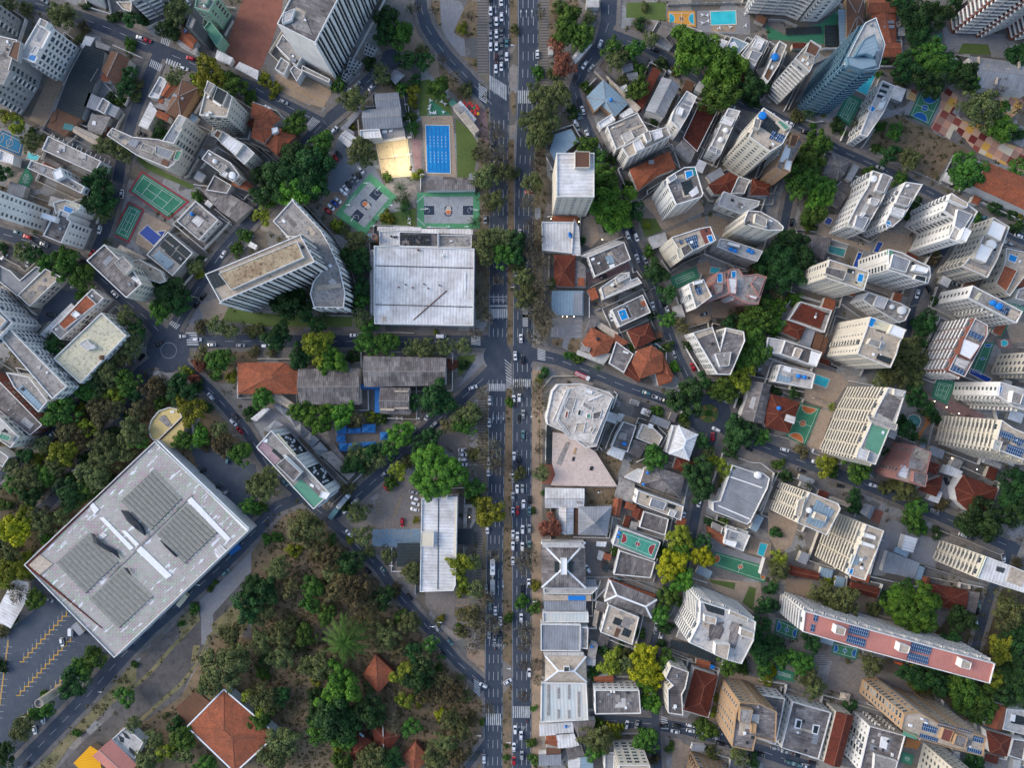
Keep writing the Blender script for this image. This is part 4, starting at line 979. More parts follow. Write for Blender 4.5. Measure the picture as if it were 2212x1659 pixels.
B 6 fW w|740,1060 860,980 895,1030 770,1110|white roofed annex near road|box 1 w 845,990 870,980 890,1020 860,1030
B 3 gM g|950,570 1030,545 1045,600 965,620|upper small grey double shed
B 3 gM g|995,635 1080,625 1085,680 1010,685|lower small grey double shed
B 3 fW w|940,750 985,730 1005,770 960,800|tiny white roof in garden
B 4 sR n|1220,580 1280,610 1120,950 1075,900|long dark red lean-to roof
B 9 gM w|1300,670 1440,740 1310,1010 1160,950|grey gable hall with white walls
B 16 fL w:p|1510,780 1600,830 1520,1000 1450,1120 1370,1040 1400,940|slim white apartment block with stepped skylights|box 1 M 1480,850 1560,880 1545,900 1470,870;box 1 M 1470,890 1540,915 1530,935 1460,910;box 2 w 1440,910 1490,930 1470,990 1420,970
B 5 fL w|1620,700 1665,720 1635,795 1580,770|small white cube roof
B 6 fR n|1620,880 1780,950 1600,1310 1475,1190|large dark red flat roof
B 5 fC g|1480,1200 1590,1290 1540,1400 1410,1280|grey gravel terrace roof below dark red roof
B 12 fC w:p|820,1085 1085,970 1180,1130 900,1290|dark grey roof block with beige strips|box 1 E 850,1100 970,1050 975,1065 855,1120;box 1 E 1010,1110 1130,1060 1135,1080 1020,1130;box 2 L 945,1160 1030,1120 1060,1180 980,1230
B 20 fE w:p|950,1270 1190,1130 1340,1090 1375,1170 1010,1360|white apartment slab with barrel vaulted penthouse|box 3 W 1050,1220 1110,1190 1150,1270 1080,1300;box 3 W 1210,1130 1290,1100 1310,1170 1240,1200;box 4 C 1140,1140 1190,1120 1210,1200 1170,1220
B 4 fC g|770,1130 820,1110 890,1290 850,1310|narrow grey terrace
B 4 fB g|370,1160 510,1115 570,1220 480,1290 380,1400 330,1300|dotted blue grey slab roof under trees
B 39 fW c:n,n,p,n|385,1318 712,1318 712,1700 385,1700|tall office tower with white ribbed metal roof|box 3 N 545,1300 675,1302 675,1440 545,1440
B 7 hT w|1020,1465 1360,1310 1410,1450 1260,1510 1090,1640|big bright orange hip roof|box 1 M 1175,1390 1220,1385 1225,1420 1180,1425
B 12 fL w:p|1870,930 1975,955 1800,1340 1700,1300|long narrow block with two white round tanks|tank 1850,1118 22 w;tank 1807,1200 22 w;box 2 W 1830,990 1930,1020 1900,1080 1800,1050;box 1 C 1760,1100 1830,1130 1800,1200 1740,1180;box 2 M 1720,1250 1780,1270 1770,1320 1700,1290
B 42 fE c:p|2175,925 2420,1090 2340,1240 2230,1310 2050,1180|tall beige tower with roof garden and blue tank|tank 2170,990 30 u;box 3 C 2110,1010 2160,1030 2140,1110 2090,1090;box 2 G 2290,1040 2330,1030 2410,1090 2370,1120;sol 2260,1120 2295,1130 2260,1200 2225,1190;sol 2300,1140 2370,1160 2340,1230 2270,1200
B 6 hR w|1880,1490 1950,1530 1880,1670 1750,1670 1700,1600|dark maroon hip roof
B 7 fC w|1960,1520 2060,1550 2010,1670 1890,1670|grey flat roof between maroon roofs
B 6 hR w|2080,1540 2230,1600 2220,1680 2060,1680|maroon tiled roof by brown yard
B 5 gF g|1310,185 1550,260 1390,380 1250,290|dark weathered corrugated roof|box 1 E 1390,230 1420,235 1410,280 1380,275
B 4 fM w|1245,320 1270,330 1390,390 1370,415 1240,350|grey strip wall roof
B 5 fW w|1720,300 1860,355 1740,540 1610,520|dirty white speckled roof
B 8 fB w|1900,310 2050,370 1940,480 1840,430|pale blue stepped roof terrace|tank 1912,430 12 u;box 1 w 1880,360 1930,350 1960,400 1900,420;box 1 B 1990,370 2030,385 2010,420 1970,405
B 12 fL w:p|2110,300 2215,350 2100,570 1980,470|apartment block with white roof canopy|box 3 W 2120,310 2190,340 2150,420 2080,390;box 2 M 2080,420 2170,450 2120,520 2050,490
B 5 fM g|2000,500 2110,560 2080,620 1990,560|slatted lean-to with blue sheet
B 5 fN n|2000,600 2080,640 2050,700 1980,670|small maroon shed roof
B 4 fL w|645,-30 750,-30 750,55 645,55|small white shed at top by the road
B 4 gW w|640,350 685,385 550,540 525,490|long white roadside tent
B 3 fL w|313,395 358,395 352,465 315,465|little grey kiosk roof
B 5 fC g|2110,600 2230,560 2240,700 2180,720|light terrace roof with patio
S 5|orange and turquoise basketball court|1345,95 1580,92 1590,230 1345,220
G plaza|1600,90 2050,60 2060,300 1600,270
W turquoise rectangular pool with planter|1715,100 1930,92 1935,205 1720,212
G lawn|990,20 1330,15 1330,180 1050,150 985,150
G tan|1720,205 1930,205 1930,270 1720,270
F 1340,50 1590,40;1590,40 2050,30
V 1640,130 1685,135 1640,200 1690,185 2010,120 2015,225 1880,235 1790,245
T G 1560,430,178 1820,590,165 1500,350,90 1650,480,90 1760,680,100 1880,510,90
T g 480,120,95 470,270,110 600,300,105 870,420,80 1060,410,75 1790,820,140 230,620,55 650,750,50 640,1260,85 740,1380,75 790,1530,115 1090,760,90 1090,600,60 760,1650,90 870,1570,60
T o 670,160,60 360,640,55 400,50,60 240,820,100 400,800,105 150,1050,85 280,950,100 250,1130,110 200,1200,90 330,1050,80 900,520,85 1190,330,65 1420,610,50 960,690,48 20,250,40 20,1500,50 180,1570,85 1150,60,40
T r 390,380,70 450,560,95
T d 1100,200,50 1290,550,60 530,970,60 850,1380,48 2080,750,110 2080,870,60 1230,1040,45 1000,1600,50 980,470,60
T b 250,120,45 240,1310,60 220,1440,60 240,1380,60 2180,780,60
C w 90 220,465;C w 90 213,590;C w -70 763,375;C w -55 628,558;C s -50 683,585;C k -75 548,685;C k 75 583,880;C w 75 612,950;C t 75 577,990;C w 75 540,1040;C s 75 567,1090;C w 70 648,1155;C k 70 598,1180;C s 75 745,1255;C w 75 770,1318;C k 25 1232,425;C s 30 1205,535;C w 30 1350,612;C s 25 1440,600;C w 25 1560,735;C w 25 1895,915;C w 90 168,1630;C r 0 850,1645
@0 3
B 52 fL b:g|935,145 1015,380 960,590 820,610 655,555 760,340 840,190|tall blue glass tower with pointed curved roof|box 5 B 840,330 930,280 960,390 925,480 860,450 760,470;box 3 b 690,480 930,490 950,555 820,590 700,550;box 1 E 860,590 935,570 800,600;tank 745,505 22 g;tank 905,197 10 g
B 38 fE g:b|370,340 465,400 360,620 230,500|slim grey green apartment tower beside the glass tower|box 3 N 370,340 460,400 420,480 330,440;box 2 C 380,410 430,430 400,530 350,500
B 12 fC w|100,345 165,385 95,560 0,710 -40,660|grey roofed block with big round blue tank|tank 65,483 30 u;box 1 N -10,580 40,600 10,680 -30,650
BB 55 fL w:b|-200,110 140,130 250,175 300,60 -150,-20|white finned tower with brown centre wall
BB 55 fL w:p|270,180 420,185 560,90 420,-60 300,40|white tower with punched windows and slanting end
G green|-20,215 150,300 470,190 600,80 612,400 440,372 0,335
B 1 fK w|155,245 455,225 460,280 155,292|planter box with three dark beds
B 1 fK g|495,220 600,215 605,390 495,392|dark panel grid on green podium
B 4 fB g|610,80 680,80 690,330 625,390|long glazed canopy strip
B 6 gN t|685,-30 825,-30 820,190 760,260 690,320|brown tiled wing at top|
B 6 gT t|870,-30 1115,-30 1115,100 860,105|upper orange tiled school roof
B 5 gT t|890,110 1100,110 1105,370 1010,370|middle orange tiled school roof with skylights|box 1 M 995,180 1085,180 1085,205 995,205;box 1 M 995,220 1085,220 1085,245 995,245
B 6 gT t|970,370 1135,370 1140,480 960,480|lower orange tiled school roof
X 1128,200,22 5|pale round water tower beside school roofs
W turquoise triangular pool|940,620 850,820 750,770 880,650
S 2|green tennis court behind glass tower|690,800 820,860 700,1090 580,1010
G plaza|410,1000 640,860 720,1000 600,1060 440,1050
G plaza|230,880 480,520 520,500 300,860
B 15 fL w:p|990,690 1105,740 1000,970 860,1180 795,1160 900,900|long white apartment block with pergola squares and roof pool|pool 890,905 935,925 910,960 875,940;box 1 K 1000,715 1055,735 1050,755 990,735;box 1 K 975,760 1035,780 1030,800 965,780;box 1 K 955,805 1010,825 1005,845 945,825;box 2 w 970,880 1030,860 1000,930 960,930
BB 55 fW n:b|1570,170 1585,285 1770,290 1800,180 1700,60|brown and white striped tower
BB 55 fW n:b|1765,220 1800,325 2040,230 1980,100|middle brown and white striped tower
BB 55 fW n:b|2060,230 2090,350 2300,300 2250,150|corner brown and white striped tower
G plaza|1500,180 1590,290 2050,290 2050,500 1930,490 1900,380 1680,370 1540,450
G lawn|1680,370 1900,380 1930,470 1640,460
S 2|narrow green court under trees|1430,300 1500,280 1505,370 1435,350
B 7 gM w|1740,490 2260,555 2260,800 1830,745|large pale blue grey metal roof|box 1 E 1795,500 1810,500 1815,560 1800,560;box 1 E 2045,600 2065,600 2065,680 2045,680;box 1 E 2145,540 2160,540 2160,605 2145,605;box 1 E 1955,670 1970,675 1960,740 1945,735;box 1 E 1880,575 1895,575 1890,655 1875,655
S 6|green court with three blue circles|1310,790 1500,850 1390,1085 1215,1000
G plaza|1200,900 1290,800 1320,790 1220,1000 1110,960
G plaza|1500,850 1570,860 1480,970 1400,1085 1390,1080
K 1560,760 1640,830 1640,900 1590,970 1700,1050 1600,1130 1570,1205 1400,1110 1480,960 1500,800
K 1640,1030 1900,1090 1950,1200 2230,1290 2230,1490 2212,1500 1800,1310 1620,1120
K 1990,830 2230,830 2190,940 2100,1020 1990,940
K 1200,760 1290,780 1270,870 1190,850
B 9 gT w|1870,1395 2400,1610 2400,1890 1780,1605|big orange gable school roof at right edge
G dirt|920,1050 1130,990 1560,1210 1700,1270 1760,1330 1580,1350 1450,1560 870,1290
F 1590,1350 1470,1590;870,1295 1600,1650
B 25 fC t:p|160,1215 310,1210 240,1340 170,1500 70,1450|brown brick tower with grey machinery roof|box 3 N 215,1150 275,1165 240,1260 190,1250;box 1 w 150,1240 210,1250 170,1400 100,1390;box 2 w 160,1370 220,1380 200,1480 140,1450
B 5 gF g|550,1330 705,1390 660,1500 590,1570 480,1500|grey patched corrugated roof at corner
B 3 fW w|1590,500 1640,500 1635,545 1580,540|small white domed canopy
T d 1280,150,120 1450,130,110 1300,300,95 1180,600,110 1560,560,80 1690,650,110 1400,720,115 1090,20,70 1050,1330,80 600,1080,60 990,520,50 2150,1150,60 2140,480,90 1600,-10,70 1640,560,60 1180,20,70
T g 1250,500,75 1430,430,100 1420,560,110 1720,1480,148 420,1240,115 350,1400,125 280,1560,140 470,1620,100 2060,910,40 1150,1550,60 880,1480,50 960,650,38 1790,570,50 390,1080,30 650,1140,30 1090,1130,70 960,1100,50 940,1280,45 1760,720,70
T G 2000,1100,115
T o 1230,1370,90 260,1010,60 1150,700,60 1230,640,80 1840,930,150
T y 1550,90,48 480,975,30
T p 370,960,65 780,1060,60
T b 2000,750,70 2180,940,60
T g 2150,1450,75
C w 20 190,1065;C k 10 325,1138;C s 20 970,1450;C w 20 22,980;C t 20 520,1228;C w 20 20,1035
@1 0
BB 40 fL w:p|440,150 380,345 -300,130 -200,-80|long pale wing with lines of small square windows at left edge
B 18 fF w:p|430,250 490,215 520,150 600,185 580,230 612,250 530,440 370,375|white stepped apartment block with dark roof and white rim|box 3 w 355,170 480,210 465,260 340,215;box 1 W 530,160 595,190 580,225 515,195
B 16 fE w:p|455,90 560,60 690,115 650,170 600,185 520,150 480,190|terraced apartment block with small turquoise roof pool|pool 555,115 630,145 605,185 545,160;box 2 Y 575,60 690,105 670,150 570,100
F 285,362 410,436;363,476 277,420
S 3|large green tennis court with red surround|1225,-185 1640,80 1457,242 1110,-10
S 3|narrow green tennis court with red edge|1110,80 1250,150 1115,440 965,365
G deck|1250,170 1480,300 1440,345 1290,510 1170,440 1200,300
W dark blue rectangular pool|1275,288 1395,390 1330,460 1205,355
W little dark blue pool|1365,342 1430,335 1400,385
B 10 fC g|1450,340 1665,525 1490,725 1265,540|glass roofed gym with dark green panels|box 1 K 1460,370 1550,445 1510,475 1420,400;box 1 K 1410,415 1505,490 1460,550 1375,460;box 1 K 1560,440 1650,520 1610,570 1520,495;box 1 K 1515,505 1605,580 1560,635 1470,560;box 1 B 1370,500 1500,610 1440,670 1310,550
B 7 fC w:p|1690,75 1885,240 1720,415 1525,250|square grey roofed house with white parapet and skylight|box 1 W 1695,195 1760,240 1710,300 1650,245;tank 1650,185 14 u;box 1 C 1560,240 1600,200 1640,240 1600,280
B 5 fF g|1740,-20 1970,10 2180,130 2040,250 1900,160|dark stained patchwork roofs beside square grey house|box 1 C 1820,20 1880,50 1850,90 1800,60;box 1 C 1990,60 2050,90 2020,130 1970,100
B 24 fF c:p|900,450 1010,560 1130,650 1225,790 1090,915 745,590|wide block with long brown striped metal roof|box 3 C 980,610 1050,550 1140,640 1070,715;box 1 W 1150,720 1225,785 1200,800 1125,740
B 13 fE c:p|1140,590 1200,580 1390,680 1430,770 1380,790 1180,720|long cream wing with arched windows
B 4 fE w|1040,460 1260,570 1200,600 1010,500|pale terrace roof with potted plants
B 6 fM g|-20,625 90,680 170,760 310,640 390,660 150,900 -20,765|L shaped grey metal roof with rust patches
B 9 fE c:p|390,660 525,730 255,990 150,890|beige roofed block with yellow banded wall|box 1 C 330,800 390,810 380,860 310,850
B 10 fC w:p|795,835 895,915 520,1275 435,1190|white block with orange tiled roof and square skylight|box 2 T 735,885 820,965 545,1190 495,1140;box 3 w 640,1020 685,1055 640,1090 600,1055;tank 480,1185 10 w
B 4 fW g|615,965 640,990 400,1260 345,1230|narrow white side roof
B 14 fY w:p|875,1040 1090,1240 690,1655 460,1440|huge pale yellow flat roof with dark stains|box 2 L 675,1310 735,1270 800,1340 740,1370;box 2 w 760,1330 790,1310 815,1340 790,1360;tank 870,1430 20 N
B 22 fC w:p|-200,800 0,1020 105,1130 -50,1300 -300,1100|ornate white block at left edge above long grey roofs|box 2 E -100,980 40,1110 -30,1190 -150,1080
B 20 fC w:p|75,1175 575,1680 450,1790 0,1260|long grey slab roof with rows of windows in its wall|box 1 L 310,1500 345,1500 340,1530 305,1530
G deck|1880,910 1960,960 1975,1060 1910,1110 1760,1130 1720,980
G plaza|1720,985 1770,1130 1640,1140 1600,1110
G lawn|1970,1000 2230,1050 2230,1150 1920,1110
G redp|1150,1520 1230,1440 1360,1540 1290,1650 1180,1640
G redp|1660,1340 2230,1345 2230,1375 1660,1370
G dirt|1680,1380 2230,1380 2230,1470 2060,1470 2050,1640 1850,1640 1700,1500
G asph|450,850 700,850 740,880 500,1100 300,1150
T d 860,60,130 290,540,70 20,480,50 1470,880,130 1540,950,100 1720,590,50 1190,1190,75 480,1340,80 800,1640,80 1540,1640,80 1360,850,50
T g 400,600,75 560,610,120 720,740,100 1400,1020,100 2110,380,60 2050,490,55 1700,40,50 690,890,45 1100,1640,100 1890,1470,105 1860,1600,40 700,680,60
T o 900,190,80 200,520,80 1690,640,70 1100,1080,80 1130,1300,100 1050,1420,90 920,1540,110 1880,1160,80 2000,1200,70 2180,1200,60 2200,210,40
T y 1730,710,42 1610,1550,52 2010,1600,55
T n 1740,1160,60 1740,1400,70 2190,1380,50
T r 1720,1490,60 1690,1620,50
T p 910,430,48 430,1250,55 290,340,30
C w -75 860,322;C w 17 302,475;C s 20 378,450;C t 20 155,350;C r 20 235,385;C w -50 35,560;C s -65 245,612;C r -60 795,530;C k 10 690,590;C w -85 1052,15;C w 45 990,880;C k 5 440,1060;C w -55 1930,535;C t -45 2160,400;C k -55 1752,905;C k -50 1700,970;C s 0 1585,1247;C w 0 1705,1275;C w 0 1828,1320;C s 0 2080,1325;C k -25 1370,1315;C k -45 1225,1425;C w -30 1060,1505;C s -40 1115,1590
@1 1
B 22 fC w:x|310,65 560,330 630,450 720,650 770,870 755,1000 500,995 465,880 490,780 580,660 350,390 270,380 145,250|bent grey concrete wing of large office complex|box 1 E 510,805 730,785 735,820 515,855;box 1 C 485,720 520,700 560,790 540,800
S 7|rotated grey and green basketball court|988,-160 1219,40 935,380 682,190
S 7|grey basketball court with green border beside avenue|1390,5 1935,0 1930,315 1395,310
B 10 fW w|1018,462 1887,487 1878,1155 1022,1138|huge white stained warehouse roof beside avenue|box 1 K 1030,630 1880,652 1880,658 1030,636;box 1 K 1030,967 1880,989 1880,995 1030,973;box 1 N 1643,848 1650,853 1360,1108 1353,1103;box 1 E 1090,1075 1120,1075 1120,1115 1090,1115;tank 1400,497 8 n;tank 1615,548 8 w;tank 1290,797 6 d;tank 1450,793 6 d;tank 1585,803 6 d;tank 1230,820 6 n;tank 1350,823 6 n;tank 1485,828 6 n;box 1 w 1798,700 1812,700 1812,850 1798,850
B 8 fW w|1065,335 1235,340 1235,460 1065,458|white service roof with small fans|tank 1165,378 8 d;tank 1190,385 8 d;tank 1210,382 8 d
B 8 fF w|1237,340 1575,350 1575,475 1237,467|corrugated service roof crowded with round black fans|fans 1250,360 1500,460
B 7 fC w|1578,367 1863,372 1863,480 1578,475|empty grey concrete roof
B 4 fW w|1052,300 1425,308 1425,333 1052,330|long thin white roof above the warehouse
B 4 fW w|1430,320 1868,322 1868,362 1430,345|thin white canopy by the avenue
B 6 fM g|990,500 1015,500 1017,1110 992,1110|narrow grey side roof
X 1022,385,22 12|rusty cylindrical chimney
B 7 gT w|-156,1478 250,1480 365,1560 368,1740 -150,1740|long orange tiled hall roof
B 8 gF c|368,1532 888,1528 892,1832 380,1832|wide dark corrugated hall roof
B 9 gF w|935,1423 1635,1437 1632,1665 940,1680|striped corrugated hall roof with pale sheets|
X 960,1590,22 6|cream stair turret between hall roofs
T d 60,20,90 880,600,110 910,830,75 430,1030,80 190,1250,110 520,1170,70 380,1440,100 830,1420,60 1800,1490,45 290,950,140 200,890,90 360,900,80
T g 110,80,60 910,950,65 960,1160,70 950,1310,95 1140,1310,95 1290,110,40 2140,540,100 780,520,50
T y 60,210,70 700,280,55 1120,200,50 540,1340,128 470,1300,70 1555,1210,22 1170,250,35
T G 650,1450,118 330,-30,150
T o 770,330,50 860,420,90 920,1090,80 30,1200,60 1340,1350,65 1460,1350,90 1640,1340,75 1800,1340,70 1990,420,110 2000,540,85 2130,380,90 2060,80,90
T p 580,1070,60 1280,160,75 1290,40,55 1890,260,60 1230,60,40
T r 1690,1490,50
T b 2090,760,50 1900,1220,60 1990,1080,60 1960,940,50 1990,710,45 1990,820,45 2000,150,60
T n 130,1380,50
G lawn|0,1040 480,1080 830,1080 830,1165 0,1165
G lawn|1740,1420 1870,1410 1900,1450 1740,1560
G lawn|1100,190 1380,140 1380,290 1080,290
G tan|600,0 820,0 700,200 560,160
L 775,110,9 1140,112,9 990,293,9 1450,145,8 1880,155,8 1475,300,8 1638,298,8 1797,298,8
V 1322,232 1328,268
C r 40 620,160;C w 40 648,128;C u 40 680,98;C w 40 707,68;C w 35 765,8;C k 0 655,1235;C w 0 848,1238;C w 0 922,1230;C s 0 183,80;C w 0 85,1330;C s 90 1982,235
M w 0 1600,1247|white box van on the side street below the warehouse
@1 2
B 4 gT w|357,212 560,212 555,245 355,245|thin red roof at the foot of white ribbed tower
B 6 fW w|258,255 535,255 520,530 262,500|white ribbed roof hall with blue roof tanks|tank 498,352 10 u;tank 508,380 10 u;tank 496,370 10 u
B 5 fW w|537,240 575,300 590,545 524,545 537,258|irregular pale side roof beside white hall
B 6 gR w|370,548 545,550 535,815 390,810 370,740|dark red tiled roof facing the avenue
B 5 fF w|547,570 630,640 635,820 540,815|grey and orange patched side roof|box 1 T 570,740 625,740 630,810 570,810
B 4 fB w|345,855 612,857 612,1060 395,1060 345,1010|glass blue play deck edged with lamps|box 1 M 535,870 608,870 608,1055 535,1055
G plaza|350,1075 612,1075 605,1260 540,1280 490,1370 430,1340 450,1260 330,1250
B 8 fF w:p|655,560 970,430 1028,580 715,730|white house with brown ribbed roof and grey hatch|box 1 B 805,560 860,535 890,600 835,625;box 1 w 840,630 885,615 890,640 850,660
B 5 fL w|600,548 900,420 960,430 650,560|low white terrace behind ribbed roof
B 10 fL c:p|765,825 940,700 1015,690 1030,760 1085,735 1125,785 790,925|cream block with folded gable ends|box 2 L 890,740 1010,690 1020,730 910,790;tank 970,735 10 k;tank 990,725 10 k;box 1 E 780,820 960,770 980,800 810,890
X 718,967,30 0|round black trampoline
B 9 fC w:p|860,1015 1130,885 1200,1040 930,1165|flat roofed block with bright blue roof pool|pool 920,1030 975,1010 1005,1085 950,1110;box 1 F 980,950 1090,910 1150,1040 1040,1090;box 1 T 1110,950 1150,930 1170,970 1130,990
B 6 hT w|610,1300 690,1175 880,1270 830,1385 700,1420|bright orange tiled house by street corner|box 1 C 600,1330 680,1345 665,1385 580,1370;tank 738,1270 14 k
B 5 fF w|690,1065 755,1100 710,1170 640,1200|brown sheet roof behind orange house
B 4 fE w|740,1115 915,1220 890,1275 735,1160|long pale strip roof
B 4 fL w|570,1370 660,1400 850,1400 790,1490 560,1400|white walled terrace
B 6 fF w|900,1290 1050,1400 970,1560 840,1480|dark grey roof beside orange tiles|box 1 w 965,1370 1010,1385 1005,1400 960,1385
B 5 gT w|895,1230 1000,1300 960,1320 880,1300|small orange roof wedge
B 6 hR c|1000,1200 1180,1140 1235,1270 1070,1350|brown red hip roof house|
B 7 hT w|1085,1370 1210,1330 1300,1400 1300,1540 1105,1610 1040,1470|large terracotta hip roof by the street|
B 5 gT w|1270,1390 1300,1400 1390,1590 1310,1560|terracotta side wing
B 5 gR w|1030,1470 1110,1620 1090,1640 970,1570|dark terracotta back wing
B 5 gT w|1240,1540 1380,1600 1370,1640 1270,1670|little orange tiled wing
B 18 fF w:p|1560,1215 1735,1165 1800,1360 1850,1170 2005,1205 2015,1285 1890,1580 1775,1575 1605,1290|V shaped white apartment block with patched grey roof|box 1 E 1570,1225 1730,1180 1745,1215 1590,1275;box 1 E 1850,1170 2005,1205 1990,1240 1845,1200;box 2 C 1760,1400 1900,1380 1880,1500 1800,1510;tank 1832,1410 12 w
B 30 fE c:p|1375,390 1620,310 1715,295 1765,415 1580,500 1490,565 1430,480|cream tower with roof solar panels and brown deck|sol 1490,400 1600,360 1615,470 1560,495;sol 1450,415 1475,405 1480,440 1460,450;box 1 n 1625,330 1710,297 1762,410 1680,460;pool 1690,380 1725,370 1745,425 1715,440;box 3 F 1460,480 1530,440 1570,500 1490,555;box 3 Y 1425,490 1460,475 1490,555 1450,580
B 32 fF w:p|1340,-130 1490,-218 1585,-223 1655,10 1640,40 1420,110 1345,-60|white apartment tower with corner pool and grey roof|pool 1500,-180 1555,-190 1565,-150 1510,-120;box 1 t 1540,-220 1590,-222 1600,-150 1565,-150;box 3 M 1350,-120 1410,-170 1430,-130 1370,-90;box 1 W 1530,0 1600,-60 1620,0 1560,40
G deck|1110,80 1230,200 1290,330 1660,170 1650,60 1420,110 1200,40
G tan|1300,370 1665,190 1672,300 1330,410
G tan|1690,180 1890,250 1830,390 1690,330
G deck|610,240 700,170 760,400 680,480 600,440
B 10 fL w:p|1830,-10 1960,40 2145,75 2130,120 1980,190 1780,110|pale stepped block with roof terrace
B 35 fC c:p|2040,155 2150,165 2300,250 2350,300 2340,330 2212,330 2060,290 2000,260|cream tower with rounded end|tank 2050,255 10 d;tank 2030,265 10 d;box 3 C 2110,180 2212,230 2200,300 2100,260
B 15 fL g:p|1800,400 1870,410 2170,510 2120,600 1990,560 1770,470|pale grey block with groups of round blue roof tanks|tank 1895,490 18 u;tank 1930,505 18 u;tank 2050,500 18 u;tank 2080,515 16 u;box 2 w 1870,420 1980,450 1970,480 1860,450
S 2|green court beside cream apartment block|1355,740 1590,645 1620,740 1410,840
B 22 fE w:p|1525,790 1655,750 1730,900 1590,1005|white apartment block with vertical slots and solar panel|sol 1580,830 1630,805 1655,870 1610,890;box 2 w 1570,770 1650,755 1650,780 1580,800
B 18 fC p:p|1740,800 1780,690 1840,690 1850,760 1890,660 1960,660 2000,720 2120,705 2205,730 2130,970 2030,960 1880,880 1700,950|pink edged terrace building with curved roof pools|pool 1780,705 1815,705 1815,775 1780,775;pool 1900,685 1935,685 1935,735 1905,740;box 3 W 1870,740 1950,740 1940,880 1890,870;box 2 C 1745,800 1830,780 1820,860 1770,880;box 2 F 2070,790 2130,720 2195,740 2140,890;box 2 W 2050,880 2130,900 2110,930 2040,900
W kidney shaped turquoise pool|1720,650 1800,660 1770,700 1710,695
G tan|1480,1030 1700,960 1720,1110 1530,1165
G tan|1720,950 1920,930 1930,1030 1840,1090 1725,1080
G tan|1590,620 1700,590 1720,650 1690,760 1610,680
G lawn|1090,220 1240,230 1300,330 1150,390
G redp|640,700 1000,600 1030,660 650,810
G dirt|350,1265 440,1265 420,1340 340,1320
G dirt|500,1270 600,1265 560,1390 480,1370
T G 870,100,150 800,180,110 930,200,110 850,270,70 1400,1515,45
T g 1350,1110,68 350,790,40 490,1415,38 575,1440,48 1340,1350,50 2130,1060,130 2080,1230,120 2100,1380,120 2030,1450,100 1180,510,50 1030,1340,35 2060,1130,100
T d 1060,160,75 1240,700,98 1340,880,80 1520,1320,45 1210,1065,42 30,420,90 30,550,80 1880,1130,70 1640,1640,70 2180,640,90 2180,780,80 2190,940,70 600,420,35 280,1560,48 1250,1265,40 740,30,90
T n 1460,1160,70
T y 1165,285,32 1980,1600,110 240,1630,30 1880,1640,60
T p 750,1520,42 1720,180,30
T b 160,90,90 190,290,70 200,410,80 240,600,110 250,830,110 220,1000,120 280,1130,120 200,1250,80 150,500,70
T o 110,750,90 120,900,100 60,650,60
L 338,232,3 580,255,3 780,410,3 437,1075,3 475,1075,3 535,1075,3
C w 88 68,360;C w 90 120,640;C s 88 35,690;C w 88 77,1265;C w 88 28,1415;C k 88 93,1448;C w 72 1000,368;C w 72 922,290;C k 70 1020,260;C k 70 1045,325;C w 70 1075,388;C w 70 1082,572;C s 65 1148,582;C k -18 782,732;C w 70 855,1080;C w 80 1218,985;C k 75 1315,970;C w 70 1342,1018;C s -15 1660,1055;C t -20 1235,1318;C t -20 1245,1352;C t 70 1368,1335;C s 70 1400,1400;C r 70 1563,1510;C k 70 800,315;C s 0 2125,1530;C k 20 2140,1585;C r 0 150,-2
M r 25 610,1590|red and white ladder truck on the road below the orange roofed houses
N 223,185;115,1030;115,1110
@1 3
B 20 fC w:p|905,-190 1080,-130 985,80 835,340 680,290 790,70 870,-60|pale apartment tower with octagonal roof parasol|tank 920,-120 28 w;box 3 C 1000,-170 1075,-140 1010,0 940,-20;box 2 w 830,165 855,175 820,220 800,210;box 2 M 780,190 880,220 830,320 750,290;box 3 L 900,40 975,60 950,110 890,90;box 1 Y 680,260 720,270 710,310 670,300
B 24 fC w:p|1190,-90 1340,-70 1270,50 1170,220 1080,300 1010,270 1070,140|white apartment tower with round teal roof tub|pool 1020,255 1055,250 1065,280 1035,300;box 3 W 1080,120 1200,150 1170,215 1070,180;box 3 C 1140,20 1250,50 1220,120 1110,90;tank 1215,-60 12 w
B 34 fC w:p|1590,5 1815,165 1660,440 1560,400 1640,240 1520,160|large pale tower with ribbed skylight rows on roof|box 2 M 1650,140 1780,190 1690,330 1620,290;box 1 L 1580,300 1650,330 1630,400 1570,380;box 3 E 1590,5 1740,90 1730,130 1570,60;box 4 w 1710,300 1770,330 1720,430 1670,400
B 22 fC c:p|1950,215 2090,300 1985,580 1900,740 1680,640 1800,500|cream tower with white S curved canopy on roof|box 3 w 1950,235 2070,290 2020,420 1900,360;box 3 w 1850,440 1960,480 1890,610 1790,570;tank 1935,450 42 w;box 1 E 1700,600 1900,680 1880,730 1680,650
B 12 fE c:p|2060,480 2240,520 2240,700 2090,900 1960,790 2050,600|cream block with orange roof wing and square blue pool|pool 2095,535 2160,560 2140,605 2085,585;box 2 T 2055,625 2165,675 2070,860 1980,790;box 1 B 2070,640 2120,655 2110,690 2060,670
B 30 fC w:p|1040,490 1160,520 1290,590 1400,640 1410,720 1385,790 1250,740 1040,670|white tower with zigzag rim and dark skylight grid|box 2 M 1090,530 1240,590 1200,690 1060,650;box 4 w 1290,620 1400,655 1380,700 1270,670;box 2 K 1290,710 1380,730 1370,780 1270,750;box 1 G 1040,490 1095,505 1080,550 1030,530
B 33 fE c:p|530,580 880,690 830,850 500,740|cream tower with green windows and blue roof pool|pool 790,705 830,715 815,775 775,765;box 3 F 510,640 690,680 660,760 500,700;box 1 K 700,655 760,670 750,705 690,690;box 1 Y 780,690 860,700 820,830 750,790
